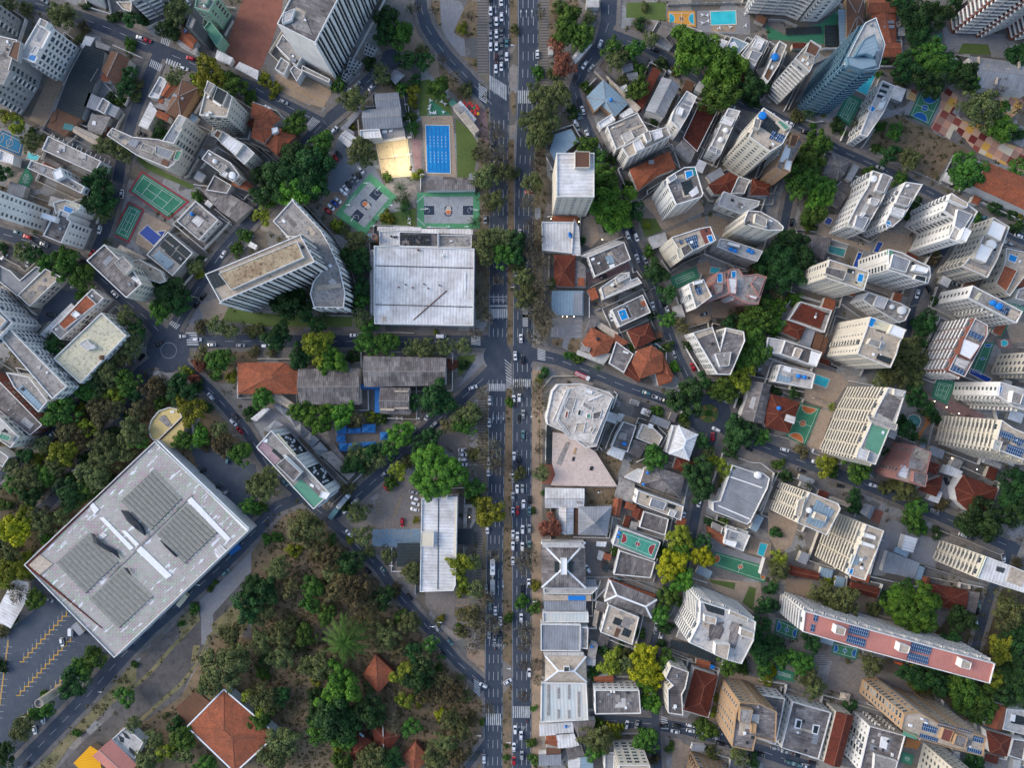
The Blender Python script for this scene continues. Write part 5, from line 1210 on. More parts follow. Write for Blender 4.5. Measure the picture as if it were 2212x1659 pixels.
B 14 fC w:p|870,865 1150,960 1235,1010 1190,1110 1130,1130 920,1000 820,930|low pale block with two round white domes|tank 1165,1020 35 w;tank 1078,990 20 w;box 2 W 960,890 1050,920 1010,1010 920,980
B 7 fC w|280,945 555,1020 490,1215 175,1105|maroon roofed villa inside a white parapet|box 1 R 300,960 505,1040 455,1180 205,1090
B 6 hR w|160,1120 320,1170 270,1270 120,1205|small maroon hip roof
B 4 fM g|330,1165 410,1210 370,1350 275,1310|grey sheet roof by maroon villa
B 4 fN n|410,1215 480,1240 440,1370 370,1340|brown slatted car port
B 34 fE c:p|885,1075 1200,1190 1140,1300 1110,1410 1060,1520 770,1400 850,1190|big beige tower with roof pool and white canopy|pool 895,1085 940,1100 905,1165 870,1150;box 1 Y 940,1105 1080,1150 1040,1210 910,1170;box 3 w 1090,1140 1200,1185 1170,1270 1050,1220;box 3 C 900,1260 990,1290 970,1350 870,1310;box 1 K 960,1400 1080,1440 1060,1490 940,1440
B 12 fF w:p|150,1280 470,1385 420,1510 360,1490 110,1400|grey roofed apartment block with white rim|box 2 E 250,1340 310,1360 270,1440 220,1420;box 1 w 380,1370 465,1400 425,1500 355,1480
B 11 fL w|0,1255 150,1280 110,1400 -20,1380|low pale block with roof terrace
B 10 fL w:p|110,1490 410,1570 380,1700 60,1640|white roofed block with two round blue tanks beside pool|tank 270,1590 18 u;tank 320,1600 18 u;box 1 w 150,1500 210,1515 200,1560 140,1545;box 1 B 90,1570 210,1610 190,1650 75,1625
W bright turquoise pool on stone deck|420,1580 530,1620 500,1690 390,1650
B 26 fC w:p|1770,805 2205,1030 2150,1135 1730,915|long white tower with blue water tanks and solar panels|tank 1955,955 22 u;tank 2005,985 28 u;sol 2050,970 2110,1000 2070,1060 2010,1030;box 1 Y 1830,860 1860,870 1820,940 1790,925;box 1 E 2110,1010 2190,1050 2140,1110 2070,1070
B 28 fC n:b|1790,1090 1900,1150 1895,1240 1700,1600 1560,1540|tan banded tower with white roof rim and blue solar panels|sol 1760,1190 1880,1245 1850,1290 1745,1235;sol 1610,1490 1720,1550 1690,1590 1590,1540;box 3 w 1700,1260 1850,1320 1760,1450 1660,1400;box 1 W 1640,1430 1750,1470 1710,1530 1620,1490
BB 30 fE c:p|1990,1400 1920,1570 2250,1640 2300,1420|cream tower leaning out at the right edge
B 10 fC w|2170,840 2300,800 2300,960 2140,920|small white block at the right edge
S 6|green and blue court below banded tower|1860,1300 1960,1300 1850,1600 1740,1560
S 2|small green court by round pool|1990,1140 2075,1150 2020,1260 1960,1230
S 2|green court strip at right edge|2060,920 2240,1000 2230,1060 2040,960
W long dark blue lap pool|1755,1530 1930,1615 1900,1650 1740,1565
W round turquoise pool|2015,1290 2040,1278 2065,1292 2068,1315 2045,1332 2018,1325
W square blue terrace pool beside tower|515,215 555,240 530,285 485,265
W narrow dark blue pool between towers|780,520 812,528 770,650 735,640
W short blue pool beside sun beds|950,430 990,440 950,520 910,515
W old murky teal pool|520,460 670,495 650,560 520,520
G deck|460,200 600,190 560,380 720,420 900,470 880,520 420,360
G deck|980,340 1250,370 1230,520 1000,520 900,520
G deck|400,1510 620,1570 700,1660 400,1660
G deck|2050,1150 2212,1140 2212,1300 2100,1300
G redp|1980,1270 2100,1270 2120,1350 1990,1350
B 4 fF g|330,370 550,400 480,580 400,520|dark stained low roof beside teal pool
T G 440,40,110 220,930,60 70,1000,85 50,1150,70
T g 390,180,100 340,280,60 60,1240,50 1820,230,40
T d 180,430,120 100,560,130 280,560,120 130,720,130 1260,100,60 1700,500,60 1360,1130,95 1300,1280,70 1430,940,40 1960,140,60 2100,190,50 2150,300,60 300,680,60 1200,200,40
T n 60,900,70 1440,570,60 1440,530,50
T o 1220,1400,125 1100,1550,130 1240,1600,100 1000,1600,80
T y 2190,190,50
C k -80 205,260;C s 20 1625,800;C k 60 1390,840;C w -75 1292,880;C w 20 2165,378;C s 25 2080,445;C t 15 1865,222;C k -80 290,20;C k 25 570,1500
@F
B 42 fE w:x|442,592 648,506 680,565 475,652|long slab office tower with rusty roof rim and white fins|box 2 O 470,590 640,520 655,555 498,625;box 1 K 590,541 638,521 643,530 596,550;box 1 N 560,560 580,552 590,575 570,585;box 1 w 560,553 563,552 576,590 573,591;box 1 w 590,541 593,540 604,572 601,573;box 1 N 615,560 640,548 645,556 620,568;box 1 K 447,592 470,584 486,612 462,622
@2 0
B 10 fF n:p|-300,-230 -40,-60 365,355 260,445 -300,0|long stained grey slab roof with reddish brown wall
B 14 fC w:p|50,-100 250,-60 410,150 330,245 120,30|white walled slab with pale blue roof strip|box 1 B 180,5 365,190 325,245 140,40
B 16 fL c:p|-100,250 0,290 165,460 90,555 -100,420|pale green edged block with stepped terrace roof|box 3 G 0,420 90,460 60,500 -30,470
B 8 fC w|-40,550 75,635 20,720 -90,640|small grey block at the left edge of the park
B 6 fA c|1575,285 1545,220 1460,200 1370,230 1305,310 1278,400 1295,455 1330,492 1372,482|round yellow roofed pavilion joined to striped market hall|box 1 C 1400,270 1420,270 1480,360 1440,375 1360,300;box 1 w 1465,232 1500,232 1500,250 1465,250
B 5 fA c|1575,300 1590,425 1490,555 1380,487|yellow square annex with dark red edge|box 1 R 1560,290 1575,305 1385,488 1370,475
B 12 fZ w|1335,495 2150,1265 985,2370 205,1565|huge market hall with pink and green striped roof|saw 1320,740 1560,990 1290,1270 1030,1020;saw 1610,1040 1870,1280 1580,1560 1340,1310;saw 760,1290 1010,1540 720,1820 465,1560;saw 1050,1590 1310,1840 1010,2120 755,1870;box 1 w 1345,488 1365,495 2150,1250 2120,1275;box 1 w 850,1160 890,1155 1150,1420 1120,1445;box 1 w 1040,1270 1080,1270 1200,1390 1170,1410;box 1 w 1160,1430 1210,1400 1480,1660 1430,1690;box 1 w 1610,1010 1650,980 1990,1340 1960,1370;box 1 E 340,1480 450,1560 330,1660 215,1580;box 1 w 760,1040 800,1030 850,1090 810,1130;box 1 R 860,2110 880,2120 230,1560 215,1575;box 1 W 1840,1440 1900,1390 1960,1440 1880,1530;box 1 W 830,1330 880,1285 925,1310 870,1350;box 1 C 1645,960 1660,965 930,1680 915,1670;box 1 R 215,1570 1320,500 1330,510 225,1585
Y 1040,1090 1110,1100 1150,1150 1230,1220 1265,1290 1255,1315 1180,1260 1100,1190|wide black tarp lying on market hall roof
Y 785,1290 820,1300 850,1360 930,1400 1010,1440 1040,1520 1000,1480 900,1430 810,1370|long wavy black tarp on the market hall roof
Y 1065,1590 1100,1590 1140,1660 1110,1640|little black tarp on the market hall roof
Y 1370,1340 1400,1360 1540,1490 1520,1500 1420,1400|thin torn black strip beside roof vents
B 2 fU u|2050,1385 2080,1420 1995,1480 1970,1445|blue tarpaulin skip heaped with boxes
G asph|1600,540 1840,590 2212,700 2230,1000 2170,1200 2080,1080 1700,750
G dirt|1250,480 1640,540 1720,760 1700,770
G dirt|1800,100 1900,250 2000,450 2120,520 1900,500 1700,400
T g 530,240,125 740,60,90 400,780,90 120,880,80 350,850,60 40,1040,60 620,820,60 750,920,95 1390,170,60 1580,490,82 2080,600,92 2160,1060,70 400,1330,60 1200,500,75
T d 600,50,70 1160,70,70 230,620,65 280,960,85 620,950,125 1110,280,50 1560,60,110 1700,30,60 1790,200,50 2170,250,60 740,640,60 980,420,60 30,1400,60 940,820,60
T y 990,110,75 760,380,75 1650,220,122 330,650,55 220,1510,60 20,1530,50 700,220,50 560,590,110 230,1140,95 100,1600,115
T Y 130,1260,130
T G 1740,450,80
T o 850,50,75 380,530,75 100,720,65 240,800,115 820,780,125 900,640,115 900,500,100 1070,600,80 1150,420,115 1900,400,75 530,1150,70 100,1460,100 370,1210,105 480,690,90 1400,60,60 2180,900,60
T n 570,400,100 700,460,90 1780,520,60 1930,530,95 870,230,110 990,220,80 1180,230,80 1330,40,100
T y 230,1640,60
C w 50 1820,108;C w 45 2015,333;C r 45 2072,402;C k 45 2045,290;C w -65 1225,68;C k -70 1185,160;C w -40 437,445;C s -40 375,495;C w -30 655,745;C t -80 1967,655;C k -40 1745,757;C k -40 1888,885;C s -40 1943,945;C t -40 1950,1630
@2 1
B 8 gF w|1078,35 1322,38 1325,262 1075,250|small striped hall with two cream roof bands|box 1 E 1080,155 1198,155 1198,170 1080,170;box 1 E 1200,200 1322,200 1322,215 1200,215;box 1 E 1080,210 1198,212 1198,230 1080,230;box 1 E 1202,55 1322,55 1322,70 1202,70
B 4 fU u|1030,48 1073,50 1071,245 1030,243|narrow bright blue strip roof
B 4 fU u|900,5 1160,12 1160,28 1075,33 1073,46 900,40|long bright blue canopy between hall roofs
B 5 gE c|195,85 335,180 300,215 130,125|pale ridge roof next to the white tents
B 4 fW w|80,205 110,215 0,320 -40,300|small pale curved lean-to
G plaza|0,330 150,200 400,420 330,500 140,400
B 3 tM w|150,185 215,125 300,232 240,275|topmost white pyramid tent in the tent row
B 3 tM w|245,272 303,238 388,330 338,372|second white pyramid tent in the tent row
B 3 tM w|325,385 385,340 468,415 402,472|third white pyramid tent in the tent row
B 3 tM w|405,478 472,418 550,485 482,552|fourth white pyramid tent in the tent row
B 3 tM w|482,556 555,500 625,575 552,630|lowest white pyramid tent in the tent row
B 3 tM w|60,400 165,310 240,355 110,415|white pyramid tent standing apart against slotted tower
B 24 fC w:q|0,545 130,400 640,950 495,1085|slab block with black glass facade and coloured roof tiles|box 3 F 245,640 385,770 320,845 170,700;box 1 p 50,490 220,630 150,710 5,570;box 1 G 380,820 580,1000 500,1065 310,900;box 1 Y 160,440 190,430 350,620 320,630;box 2 w 560,930 640,945 600,1000 540,980;box 1 K 150,560 240,640 220,660 130,580;box 1 w 60,470 100,480 90,510 50,500;box 1 F 420,800 560,950 540,970 400,830;box 2 w 225,620 250,615 400,765 380,780;box 1 w 470,860 500,880 490,900 460,880
B 5 fC g|560,610 650,580 850,780 800,830|grey terrace behind slotted tower
B 4 fF c|620,510 660,500 770,650 740,680|striped pergola roof
B 3 tU u|695,360 783,360 785,430 695,432|first blue tent in upper left corner of car shelter
B 3 tU u|793,385 905,378 905,425 795,428|second blue tent in the top row
B 3 tU u|915,350 1030,347 1032,422 915,422|widest blue tent in the top row
B 3 tU u|1072,415 1145,415 1150,485 1072,487|separate blue tent at right end
B 3 tU u|695,440 770,440 772,503 695,503|left middle blue tent
B 3 tU u|715,510 790,510 790,583 718,583|blue tent in the bottom left corner
B 3 tU u|797,512 910,505 910,575 797,580|second blue tent in the bottom row
B 3 tU u|915,502 1035,498 1035,545 918,548|third blue tent in the bottom row
B 3 tU u|1038,515 1085,515 1085,562 1042,550|smallest blue tent in the bottom row
G cobble|690,340 1150,340 1170,480 1100,600 720,600
G cobble|1600,380 1840,420 1840,830 1700,600 1560,520
G cobble|1240,820 1400,820 1430,1250 1030,1250 1030,1020 1100,900
G bluep|1005,1256 1420,1256 1420,1376 1225,1378 1222,1412 1005,1402
B 9 fW w:p|1430,990 1740,975 1725,1740 1705,1790 1415,1800|long white blue roofed office beside the car park|box 1 K 1572,1000 1578,1000 1572,1780 1566,1780;box 3 c 1425,1285 1535,1283 1530,1410 1418,1405;box 3 E 1515,945 1565,945 1562,995 1517,995;box 3 E 1600,940 1662,940 1645,998 1600,998;box 1 c 1722,975 1745,975 1728,1500 1710,1500
B 4 fK g|1225,1382 1415,1380 1415,1580 1222,1575|black ribbed car shelter roof
B 3 fK g|1747,1258 1875,1258 1890,1385 1747,1385|low dark roof at back of white office
B 2 fC w|1800,1045 1895,1045 1895,1180 1860,1245 1850,1240 1870,1180 1870,1070 1825,1070 1815,1255 1792,1255|curved white planter wall
T g 60,120,90 390,230,90 1090,290,55 1810,350,90 1150,560,75 1160,855,60 1880,890,80 1900,1010,60 660,1360,55 90,1340,42 180,1320,50 30,1080,60 2190,160,40
T G 540,290,120 740,260,102 1250,430,102 1560,770,212
T d 1560,140,140 1000,590,80 840,690,90 1440,550,95 1520,460,80 800,1540,105 770,1060,50 30,-40,60 1350,150,70
T o 1830,250,105 1050,650,75 880,600,80 960,740,60 1310,680,60 1870,1540,70 1340,1630,85 980,1450,50 660,1640,80 430,1230,140 200,1600,90 20,880,100 90,900,100 120,800,80 880,1110,85 930,1310,80 1140,1490,60 1890,600,60
T y 990,280,48 1230,750,72 2010,1110,115 1750,1560,98 810,1350,32 330,1440,60 1385,1175,28
T n 860,290,70 850,350,55 1670,370,70 520,1390,90 640,1480,100 790,900,60 530,1510,60
T b 2030,600,115 2080,700,90 2060,1490,60 1960,300,55 1950,480,60 1960,80,60 1870,760,60 1960,650,50
V 1222,296 1257,297
L 1845,1150,3 1378,298,6 1150,1572,5
C w 0 1785,572;C w 0 1788,612;C w 0 1785,653;C w 0 1790,697;C w 90 1800,785;C s 20 1360,935;C w 20 1372,990;C w 20 1375,1035;C w 15 1372,1085;C r 50 1125,900;C r 90 1263,1198;C r -55 1708,192;C w -60 1480,280;C w -55 1352,402;C s -45 1540,350;C s -45 1495,395;C s -40 1182,702;C s -40 1115,770;C w -40 855,1017;C w -40 778,1095;C w 45 803,1292;C k 45 970,1617;C t 45 1107,1613;C t 50 250,850;C w 90 2018,142;C w 90 2015,335;C w 90 2010,668;C w 90 2008,760;C w 90 2000,1258;C w -20 1875,30
M s -50 760,1010|grey box truck parked at the corner
M t -52 685,1105|teal and white truck parked at the corner
M w 90 2045,1605|white bus on the left carriageway
@2 2
B 22 fS w|400,0 600,-5 840,70 885,115 730,540 640,555 480,430 305,350 298,290 350,60|unfinished concrete building wrapped in white scaffold netting|box 2 S 470,45 620,15 870,120 700,515 500,475 350,325;box 2.2 K 575,220 605,225 595,275 565,270;box 2.2 T 465,240 495,230 480,295 455,300;box 2.2 G 650,255 685,260 680,300 645,295;box 2.2 E 560,340 640,330 620,420 540,420;box 2.2 L 380,310 400,300 500,430 480,440;box 2.2 w 480,50 500,46 400,310 385,315;box 2.2 C 490,110 560,120 520,250 450,200;box 2.2 E 690,370 720,380 690,430 670,410;box 2.2 w 660,140 780,90 785,97 665,148;box 2.2 C 620,150 700,200 690,240 610,190;box 2.4 w 640,40 700,60 690,90 630,70;box 2.2 F 700,250 780,230 760,300 700,310
B 3 fH p|355,420 480,440 720,590 905,885 340,875 380,780 350,690|pinkish concrete deck of building site|box 1 C 500,500 420,700 380,690 470,500;box 1 o 545,550 560,555 540,610 525,605;box 1 k 680,710 705,715 695,750 668,745;box 1 k 525,630 545,632 535,668 518,665
G dirt|725,570 960,655 890,860 800,760
B 2 fK g|300,370 348,400 348,690 300,690|black mesh fenced strip
G tan|174,0 235,0 235,860 250,860 245,1660 170,1660
G red|235,690 350,690 370,790 340,865 260,865
B 5 gW w|290,905 620,910 615,1065 290,1068|white ribbed roof block with small roof hatch|box 1 C 560,975 605,975 605,1035 560,1030
B 5 gW w|410,1072 527,1072 525,1295 410,1290|white wing going down from ribbed roof block
B 4 fM w|390,1072 408,1075 408,1190 385,1185|thin pergola strip by red tree
B 4 fN w|530,1075 570,1075 570,1285 527,1285|slatted link roof
B 6 tM w|573,1062 865,1058 820,1312 572,1305|large pale translucent pyramid roof with white cross ribs|rib
G dirt|640,895 885,900 880,1045 640,1045
B 9 hF w|258,1375 628,1375 632,1760 262,1755|square dark hip roof with white cross ribs and atrium|rib;box 1 K 365,1525 525,1525 525,1620 365,1620;box 2 w 420,1500 472,1500 472,1640 420,1640;box 1 L 258,1362 600,1365 628,1408 262,1405
G cobble|640,1330 820,1330 780,1660 640,1660
B 3 fW w|735,1365 815,1370 805,1405 730,1400|tiny white shelter in yard
B 3 fL w|755,1445 800,1460 770,1525 738,1510|small pale shed in yard
B 6 fF w|965,325 1075,365 1000,590 860,545 900,440|grey roofed villa with curved white side terraces|box 1 C 935,415 1000,430 985,490 920,475;box 1 u 960,500 995,510 985,535 950,525;box 1 L 920,250 980,265 940,330 910,320
B 5 fW w|865,550 975,590 950,660 825,605|cream panelled lean-to roof
G tan|970,260 1075,300 1050,365 960,320
B 6 fE w|1130,345 1220,375 1305,460 1260,545 1075,470|tan roofed house with white hatch|box 1 w 1185,340 1225,355 1215,390 1180,380
B 5 fF w|1062,485 1165,520 1100,640 1020,600|dark grey roof wing
B 9 hW w|1440,365 1600,440 1525,655 1362,600|bright white hip roof near the roundabout|rib
B 8 fL w|1395,358 1438,365 1362,600 1328,590|white side gallery with red slots
B 5 hR w|1425,640 1580,680 1540,770 1395,730|small terracotta hip roof|
B 7 gF w|1215,710 1487,800 1447,978 1112,862 1150,740|big dark corrugated roof|tank 1168,765 12 u;tank 1133,865 12 u
B 4 fW w|1100,735 1148,750 1108,860 975,808|white triangular roof
B 3 fC g|935,810 1060,860 1040,1030 890,975|plain concrete yard roof
B 12 fE w:p|1090,920 1485,1060 1460,1182 1065,1030|narrow apartment block with tiled terrace and grey machinery|box 1 E 1100,940 1205,975 1180,1060 1080,1025;box 2 M 1210,985 1340,1030 1310,1100 1190,1060;box 1 K 1355,1035 1420,1055 1405,1085 1345,1065;box 2 L 1370,1090 1430,1105 1400,1160 1350,1140
B 4 gT n|890,990 950,1000 925,1135 865,1125|long orange tiled shed roof
B 4 gT n|990,1025 1070,1050 1050,1090 975,1070|little orange tiled shed
B 4 gR n|1065,1070 1140,1095 1110,1180 1040,1140|dark red shed roof
B 6 fF w|1140,1100 1355,1170 1325,1310 1100,1240|dark grey stained roof above rooftop court
B 8 fL w|920,1235 1285,1370 1230,1525 870,1390|white building carrying a rooftop sports court|tank 930,1290 13 u;tank 920,1325 12 u
SZ 8.2 8|green rooftop court with maroon circles|945,1265 1265,1375 1215,1510 920,1385
B 6 fF w|930,1440 1240,1540 1200,1680 880,1650|dark patched roof below rooftop court
B 4 gT n|800,1470 855,1480 845,1525 795,1510|tiny orange roof
B 4 fK n|790,1550 840,1570 820,1630 780,1610|tiny black roof
B 9 fM w|1905,700 2100,765 2170,770 2230,815 2210,900 2060,1200 2030,1215 1740,1100 1735,1020 1800,1010|large ribbed metal hall with rounded corners|box 1 w 1895,800 2170,895 2165,905 1890,810;box 1 w 1790,1050 2060,1165 2055,1175 1785,1060;tank 2130,790 30 w
B 8 fL w:b|1860,1250 2060,1310 2000,1450 1830,1370|white finned house with skylights|box 1 M 1900,1280 1960,1300 1930,1350 1880,1330;box 2 w 1845,1345 1950,1370 1930,1420 1835,1385
B 5 gT n|1700,1240 1850,1330 1835,1390 1710,1310|curved orange roof wing
B 4 fC w|1735,1195 1850,1250 1850,1310 1730,1250|white ribbed wall terrace
G tan|2060,1310 2240,1370 2230,1510 2040,1460
W small teal rectangular pool|2145,1375 2205,1390 2170,1490 2120,1470
S 5|green court with orange keys beside maroon roofs|1760,1450 2240,1590 2180,1720 1710,1560
G plaza|1740,1380 2212,1530 2212,1580 1740,1445
B 7 gF w|2080,-20 2230,10 2170,340 1975,300|long grey gable roof by roundabout|box 1 L 2070,110 2110,120 2080,220 2040,200
O 1700,255,82
T d 1510,130,140 1960,420,125 1640,490,68 1890,590,60 1620,760,115 1640,900,105 1660,1370,75 1700,1190,40 1280,1400,40 280,940,28 1980,150,30 1560,60,80
T g 1250,235,52 1480,290,48 2150,450,70 1230,640,100 1830,1180,42 1820,60,105 180,1095,26 880,1450,38 1290,1460,50 1700,250,26
T y 1740,660,52 1840,720,75 1850,830,60 1460,1330,100 1950,0,60
T G 1460,1430,85
T Y 1380,1560,122 1650,1490,92
T o 1690,590,60 60,780,60 260,760,70 1500,350,45 1700,10,50
T r 330,1230,92
T b 270,170,70 230,30,70 260,430,50 120,1560,90 150,1480,80 60,30,60 240,560,50 1170,250,30
C w 90 15,135;C w 90 63,120;C s 90 96,262;C k 90 60,298;C t 90 96,440;C w 90 17,625;C k 90 60,650;C s 90 8,810;C w 90 45,910;C s 90 90,908;C s 90 8,975;C k 90 152,1000;C w 90 100,1040;C r 90 48,1095;C w 90 8,1105;C t 90 152,1100;C w 90 92,1260;C s 90 150,1252;C w 90 8,1300;C w 90 47,1318;C w 90 8,1403;C w 90 90,1408;C t 90 150,1395;C w 90 8,1530;C t 20 1163,78;C w 20 1245,115;C k 20 1320,143;C w 20 1495,258;C w 25 1765,393;C r 90 1735,458;C w -75 1617,1028;C w -75 1482,1145;C w 60 655,1600;C k -65 1237,395;C k 25 2045,560;C s 60 1430,25;C s -30 1675,635
@2 3
G deck|330,0 680,0 600,130 510,210 300,140
G deck|460,220 560,240 440,570 335,540
B 6 hR w|30,90 270,165 180,420 -20,370 -40,250|red hip roof with blue tank and glass canopy beside sports court|tank 85,208 17 u;box 1 W 150,260 230,285 215,345 130,315
S 5|green court with orange ends below white pool deck|270,160 455,210 320,540 150,450
B 40 fL c:b|1040,30 1195,60 1110,330 1050,400 930,700 765,630 890,340 930,240|tall cream tower with orange balconies and round stair core|box 1 F 1050,80 1155,140 1080,320 945,240;box 2 C 870,275 1130,350 1115,405 890,320;box 1 G 905,350 1050,400 960,610 845,550;box 3 W 795,555 890,580 860,670 770,640;box 2 L 1100,40 1195,65 1170,110 1095,95
B 46 fE c:b|2020,310 2120,380 2400,500 2330,700 2040,590 1960,560|long cream tower with solar roof leaning out at right edge|sol 2030,400 2140,440 2110,490 2010,450;sol 2140,450 2230,490 2190,540 2120,500;sol 2090,520 2230,570 2200,640 2060,590;box 2 L 1970,480 2040,500 2010,590 1950,560;tank 1985,520 14 v
B 35 fL w:p|2010,-20 2250,60 2300,250 2130,200 1990,100|white tower corner with turquoise roof pool|pool 2000,20 2030,25 2010,90 1990,85;pool 2095,90 2130,100 2115,130 2085,120;box 3 C 2130,60 2220,90 2190,180 2110,160
S 2|green court with lamps at right side|1450,-40 1630,-20 1540,180 1410,110
G redp|1380,120 1560,190 1880,290 1840,310 1600,260 1360,160
G redp|1580,140 1900,280 1760,280 1560,190
G orange|1330,220 1400,290 1400,340 1350,400 1300,490 1280,450 1310,410 1340,380 1360,310 1320,240
W round fountain pool with cream rim|1200,320 1215,280 1255,265 1300,280 1318,320 1300,365 1255,380 1215,362
B 20 fE p:p|1270,530 1415,590 1360,830 1365,895 1130,830 1100,790 1170,700 1230,620|pink and brown apartment block with stepped roof|box 2 C 1235,635 1370,690 1340,750 1215,730;box 1 W 1160,700 1230,720 1200,820 1130,790;box 3 F 1270,755 1390,790 1370,890 1260,850;box 1 E 1290,540 1410,590 1380,650 1260,600
B 5 hR w|1380,670 1480,700 1460,780 1360,750|small maroon roof next to pink block
B 5 gR w|1500,800 1450,970 1300,910 1395,840|red roof wing next to pink block
B 4 fW w|1440,920 1505,940 1470,1030 1385,1000|white flat roof by the street
B 4 fW w|1550,700 1680,760 1650,815 1520,770|white garage roof
G plaza|1500,790 1640,850 1660,1060 1640,1080 1480,1020
B 7 hR w|1690,790 1980,910 1920,1080 1740,1100 1640,1010 1620,900|large rust red hip roof at street end
B 35 fE c:b|360,935 610,1035 630,1080 510,1310 250,1200 330,1000|white stepped tower with blue grey roof terrace|box 1 B 430,1000 585,1100 465,1255 330,1200;box 3 E 420,1110 520,1150 500,1195 400,1165;tank 360,1095 22 w;box 2 E 270,1010 330,980 290,1150 240,1140
B 37 fE c:b|850,1215 1005,1270 945,1440 840,1700 690,1650 780,1400|cream tower with white balcony rows and roof chimneys|box 3 w 845,1290 940,1320 935,1355 830,1325;box 3 w 820,1360 935,1400 925,1430 810,1395;box 1 B 740,1480 810,1500 780,1570 715,1560;pool 700,1595 740,1605 730,1645 690,1635
B 3 gE w|550,975 710,1035 690,1065 540,1000|pale garage roof row
B 3 gM w|850,1040 920,1065 880,1165 800,1110|grey ridge garage roof
G red|880,1070 1000,1100 960,1210 850,1160
G plaza|1050,1170 1170,1210 1290,1330 1250,1460 1000,1658 900,1658 1000,1350
B 5 fW w|1190,1310 1290,1340 1250,1455 1160,1430|white square gatehouse roof
G plaza|1270,1290 1480,1350 1430,1500 1450,1600 1230,1510
B 4 fM w|1040,1450 1310,1550 1260,1680 990,1620|grey terrace slab with planter edge|box 1 B 1100,1405 1220,1450 1200,1500 1085,1450
B 35 fW c:b|1885,1490 2120,1580 2400,1700 2350,1850 1810,1680|white tower with hanging balcony bands and furnished roof|box 1 v 1885,1490 1905,1497 1830,1685 1812,1678;box 1 E 2120,1580 2250,1630 2200,1760 2070,1710;box 1 d 1990,1580 2060,1600 2040,1640 1980,1620
B 4 gR n|210,1580 440,1640 430,1690 200,1650|maroon strip roof
B 5 fF w|-20,1510 50,1540 10,1670 -60,1650|dark roof with white rim
G deck|0,1100 270,1190 200,1400 90,1480 0,1300
T d 1270,90,90 1200,400,80 1360,210,70 1430,280,60 740,980,70 740,1070,60 150,790,60 1840,1190,160 2130,900,125 2100,1120,115 2190,820,80 2200,1040,80 990,580,40 60,1280,50 60,60,50 220,80,50 1460,1290,50 1160,350,60 2060,1000,80
T g 780,720,118 90,690,50 1280,1060,78 1240,1180,90 1330,1240,60 560,760,50
T y 500,700,85 90,1510,68 550,195,30
T o 1020,890,60 1180,920,100 90,1610,85 830,1100,38 1100,860,60
T n 290,580,60 1500,1040,60 2150,1550,50
T p 1350,490,48 360,880,40
F 385,120 930,320;1420,570 1990,880
L 1438,148,3 1543,200,3 1648,255,3 1590,640,3 1805,738,3
C w 15 145,568;C w 15 415,675;C w 15 545,735;C k 20 283,745;C k 15 628,883;C w 15 912,877;C s 20 1440,1095;C k 65 1540,835;C w 20 1685,1308;C k 20 1750,1330;C w 80 2035,1505;C c 20 215,40
@3 0
X 335,1105,36 18|tall leaning concrete chimney in the parking lot
B 5 fW w|120,30 240,60 250,170 90,450 0,400 -20,290|white translucent canopy under bare tree beside market
B 3 fM g|660,405 722,485 685,515 618,440|small grey awning beside market hall
H 575,310 170,745 11;610,530 140,1035 13;640,780 160,1275 12;70,560 -20,1230 12;965,885 270,1640 17
G asph|250,0 330,-20 1000,700 1150,720 960,880 270,1658 -60,1720 -60,450 100,460 300,300
G rail|2230,-300 2230,60 1830,520 1700,740 1560,1050 1200,1290 1080,1290 700,1700 470,1700 700,1450 1030,1150 1100,1000 1200,740 1560,380 1720,180 1900,0
G plaza|1720,180 1880,0 2180,-290 2230,-290 2230,-100 1840,330 1850,480 1780,600 1740,590 1740,400
G lawnd|1845,490 1700,780 1560,970 1360,1140 1220,1265 1200,1245 1350,1105 1545,935 1685,760 1825,480
G lawnd|1730,385 1480,650 1300,860 1105,1020 1090,1000 1285,830 1465,620 1715,365
G lawnd|1670,600 1730,600 1700,740 1650,760
G lawnd|1540,380 1700,240 1730,380 1560,540
G lawnd|960,880 1180,740 1180,900 1100,1000 950,1130 620,1450 450,1700 270,1700
G lawnd|2230,60 2230,300 2080,520 1840,500 1830,420
G dirt|1080,1290 1200,1290 1560,1050 1850,520 2230,540 2230,1700 900,1700
B 1 fN n|1690,1000 1520,1145 1630,1290 1830,1110|brown plank deck beside large orange roof
B 8 hT w|1935,995 2375,1375 2030,1690 1630,1305|large orange hip roof ringed by white rim at bottom left
B 5 fV o|780,1478 845,1520 880,1720 740,1720 640,1620|bright yellow gable roof at bottom edge
B 7 gP w|960,1420 1180,1640 1060,1780 805,1560|pink stained corrugated roof beside yellow roof
B 6 fL w|1085,1310 1240,1440 1160,1590 965,1415|cream roof with dark triangular skylights|box 1 K 1020,1390 1060,1410 1060,1450 1030,1440;box 1 K 1050,1360 1085,1375 1115,1420 1080,1410;box 1 K 1110,1490 1180,1550 1170,1580 1110,1520
T y 60,20,80 1430,1530,78 2170,1050,70
T g 310,200,82 90,370,60 810,710,95 720,790,90 390,1130,75 310,1190,60 1590,1400,100 1770,1640,90 2190,1270,50 1820,115,28 1680,280,45 1080,1040,78 380,1020,32 660,1365,35 1160,770,30 1860,60,25 1570,410,28
T d 640,930,115 40,1540,90 10,780,50 2150,260,120 2190,100,95 1520,1290,62
T o 200,1300,90 140,1360,60 1990,490,90 1930,800,170 2050,700,110 1800,950,100 1150,1280,65 1330,1400,75 1270,1600,100 1600,1530,80 1430,1210,32
T n 30,480,60
T b 150,150,80
L 845,1005,8 185,1220,8 1690,80,6
C w 80 535,575;C w 80 370,1245;C w 80 298,1335;C k -30 220,1640;C s 30 425,205
M w 90 608,495|white van standing beside the market awning
M c -50 1577,210|cream flatbed truck beside the market wall
@3 1
G dirt|300,-700 560,-550 1000,0 1950,1080 1940,1700 -40,1700 -40,-200
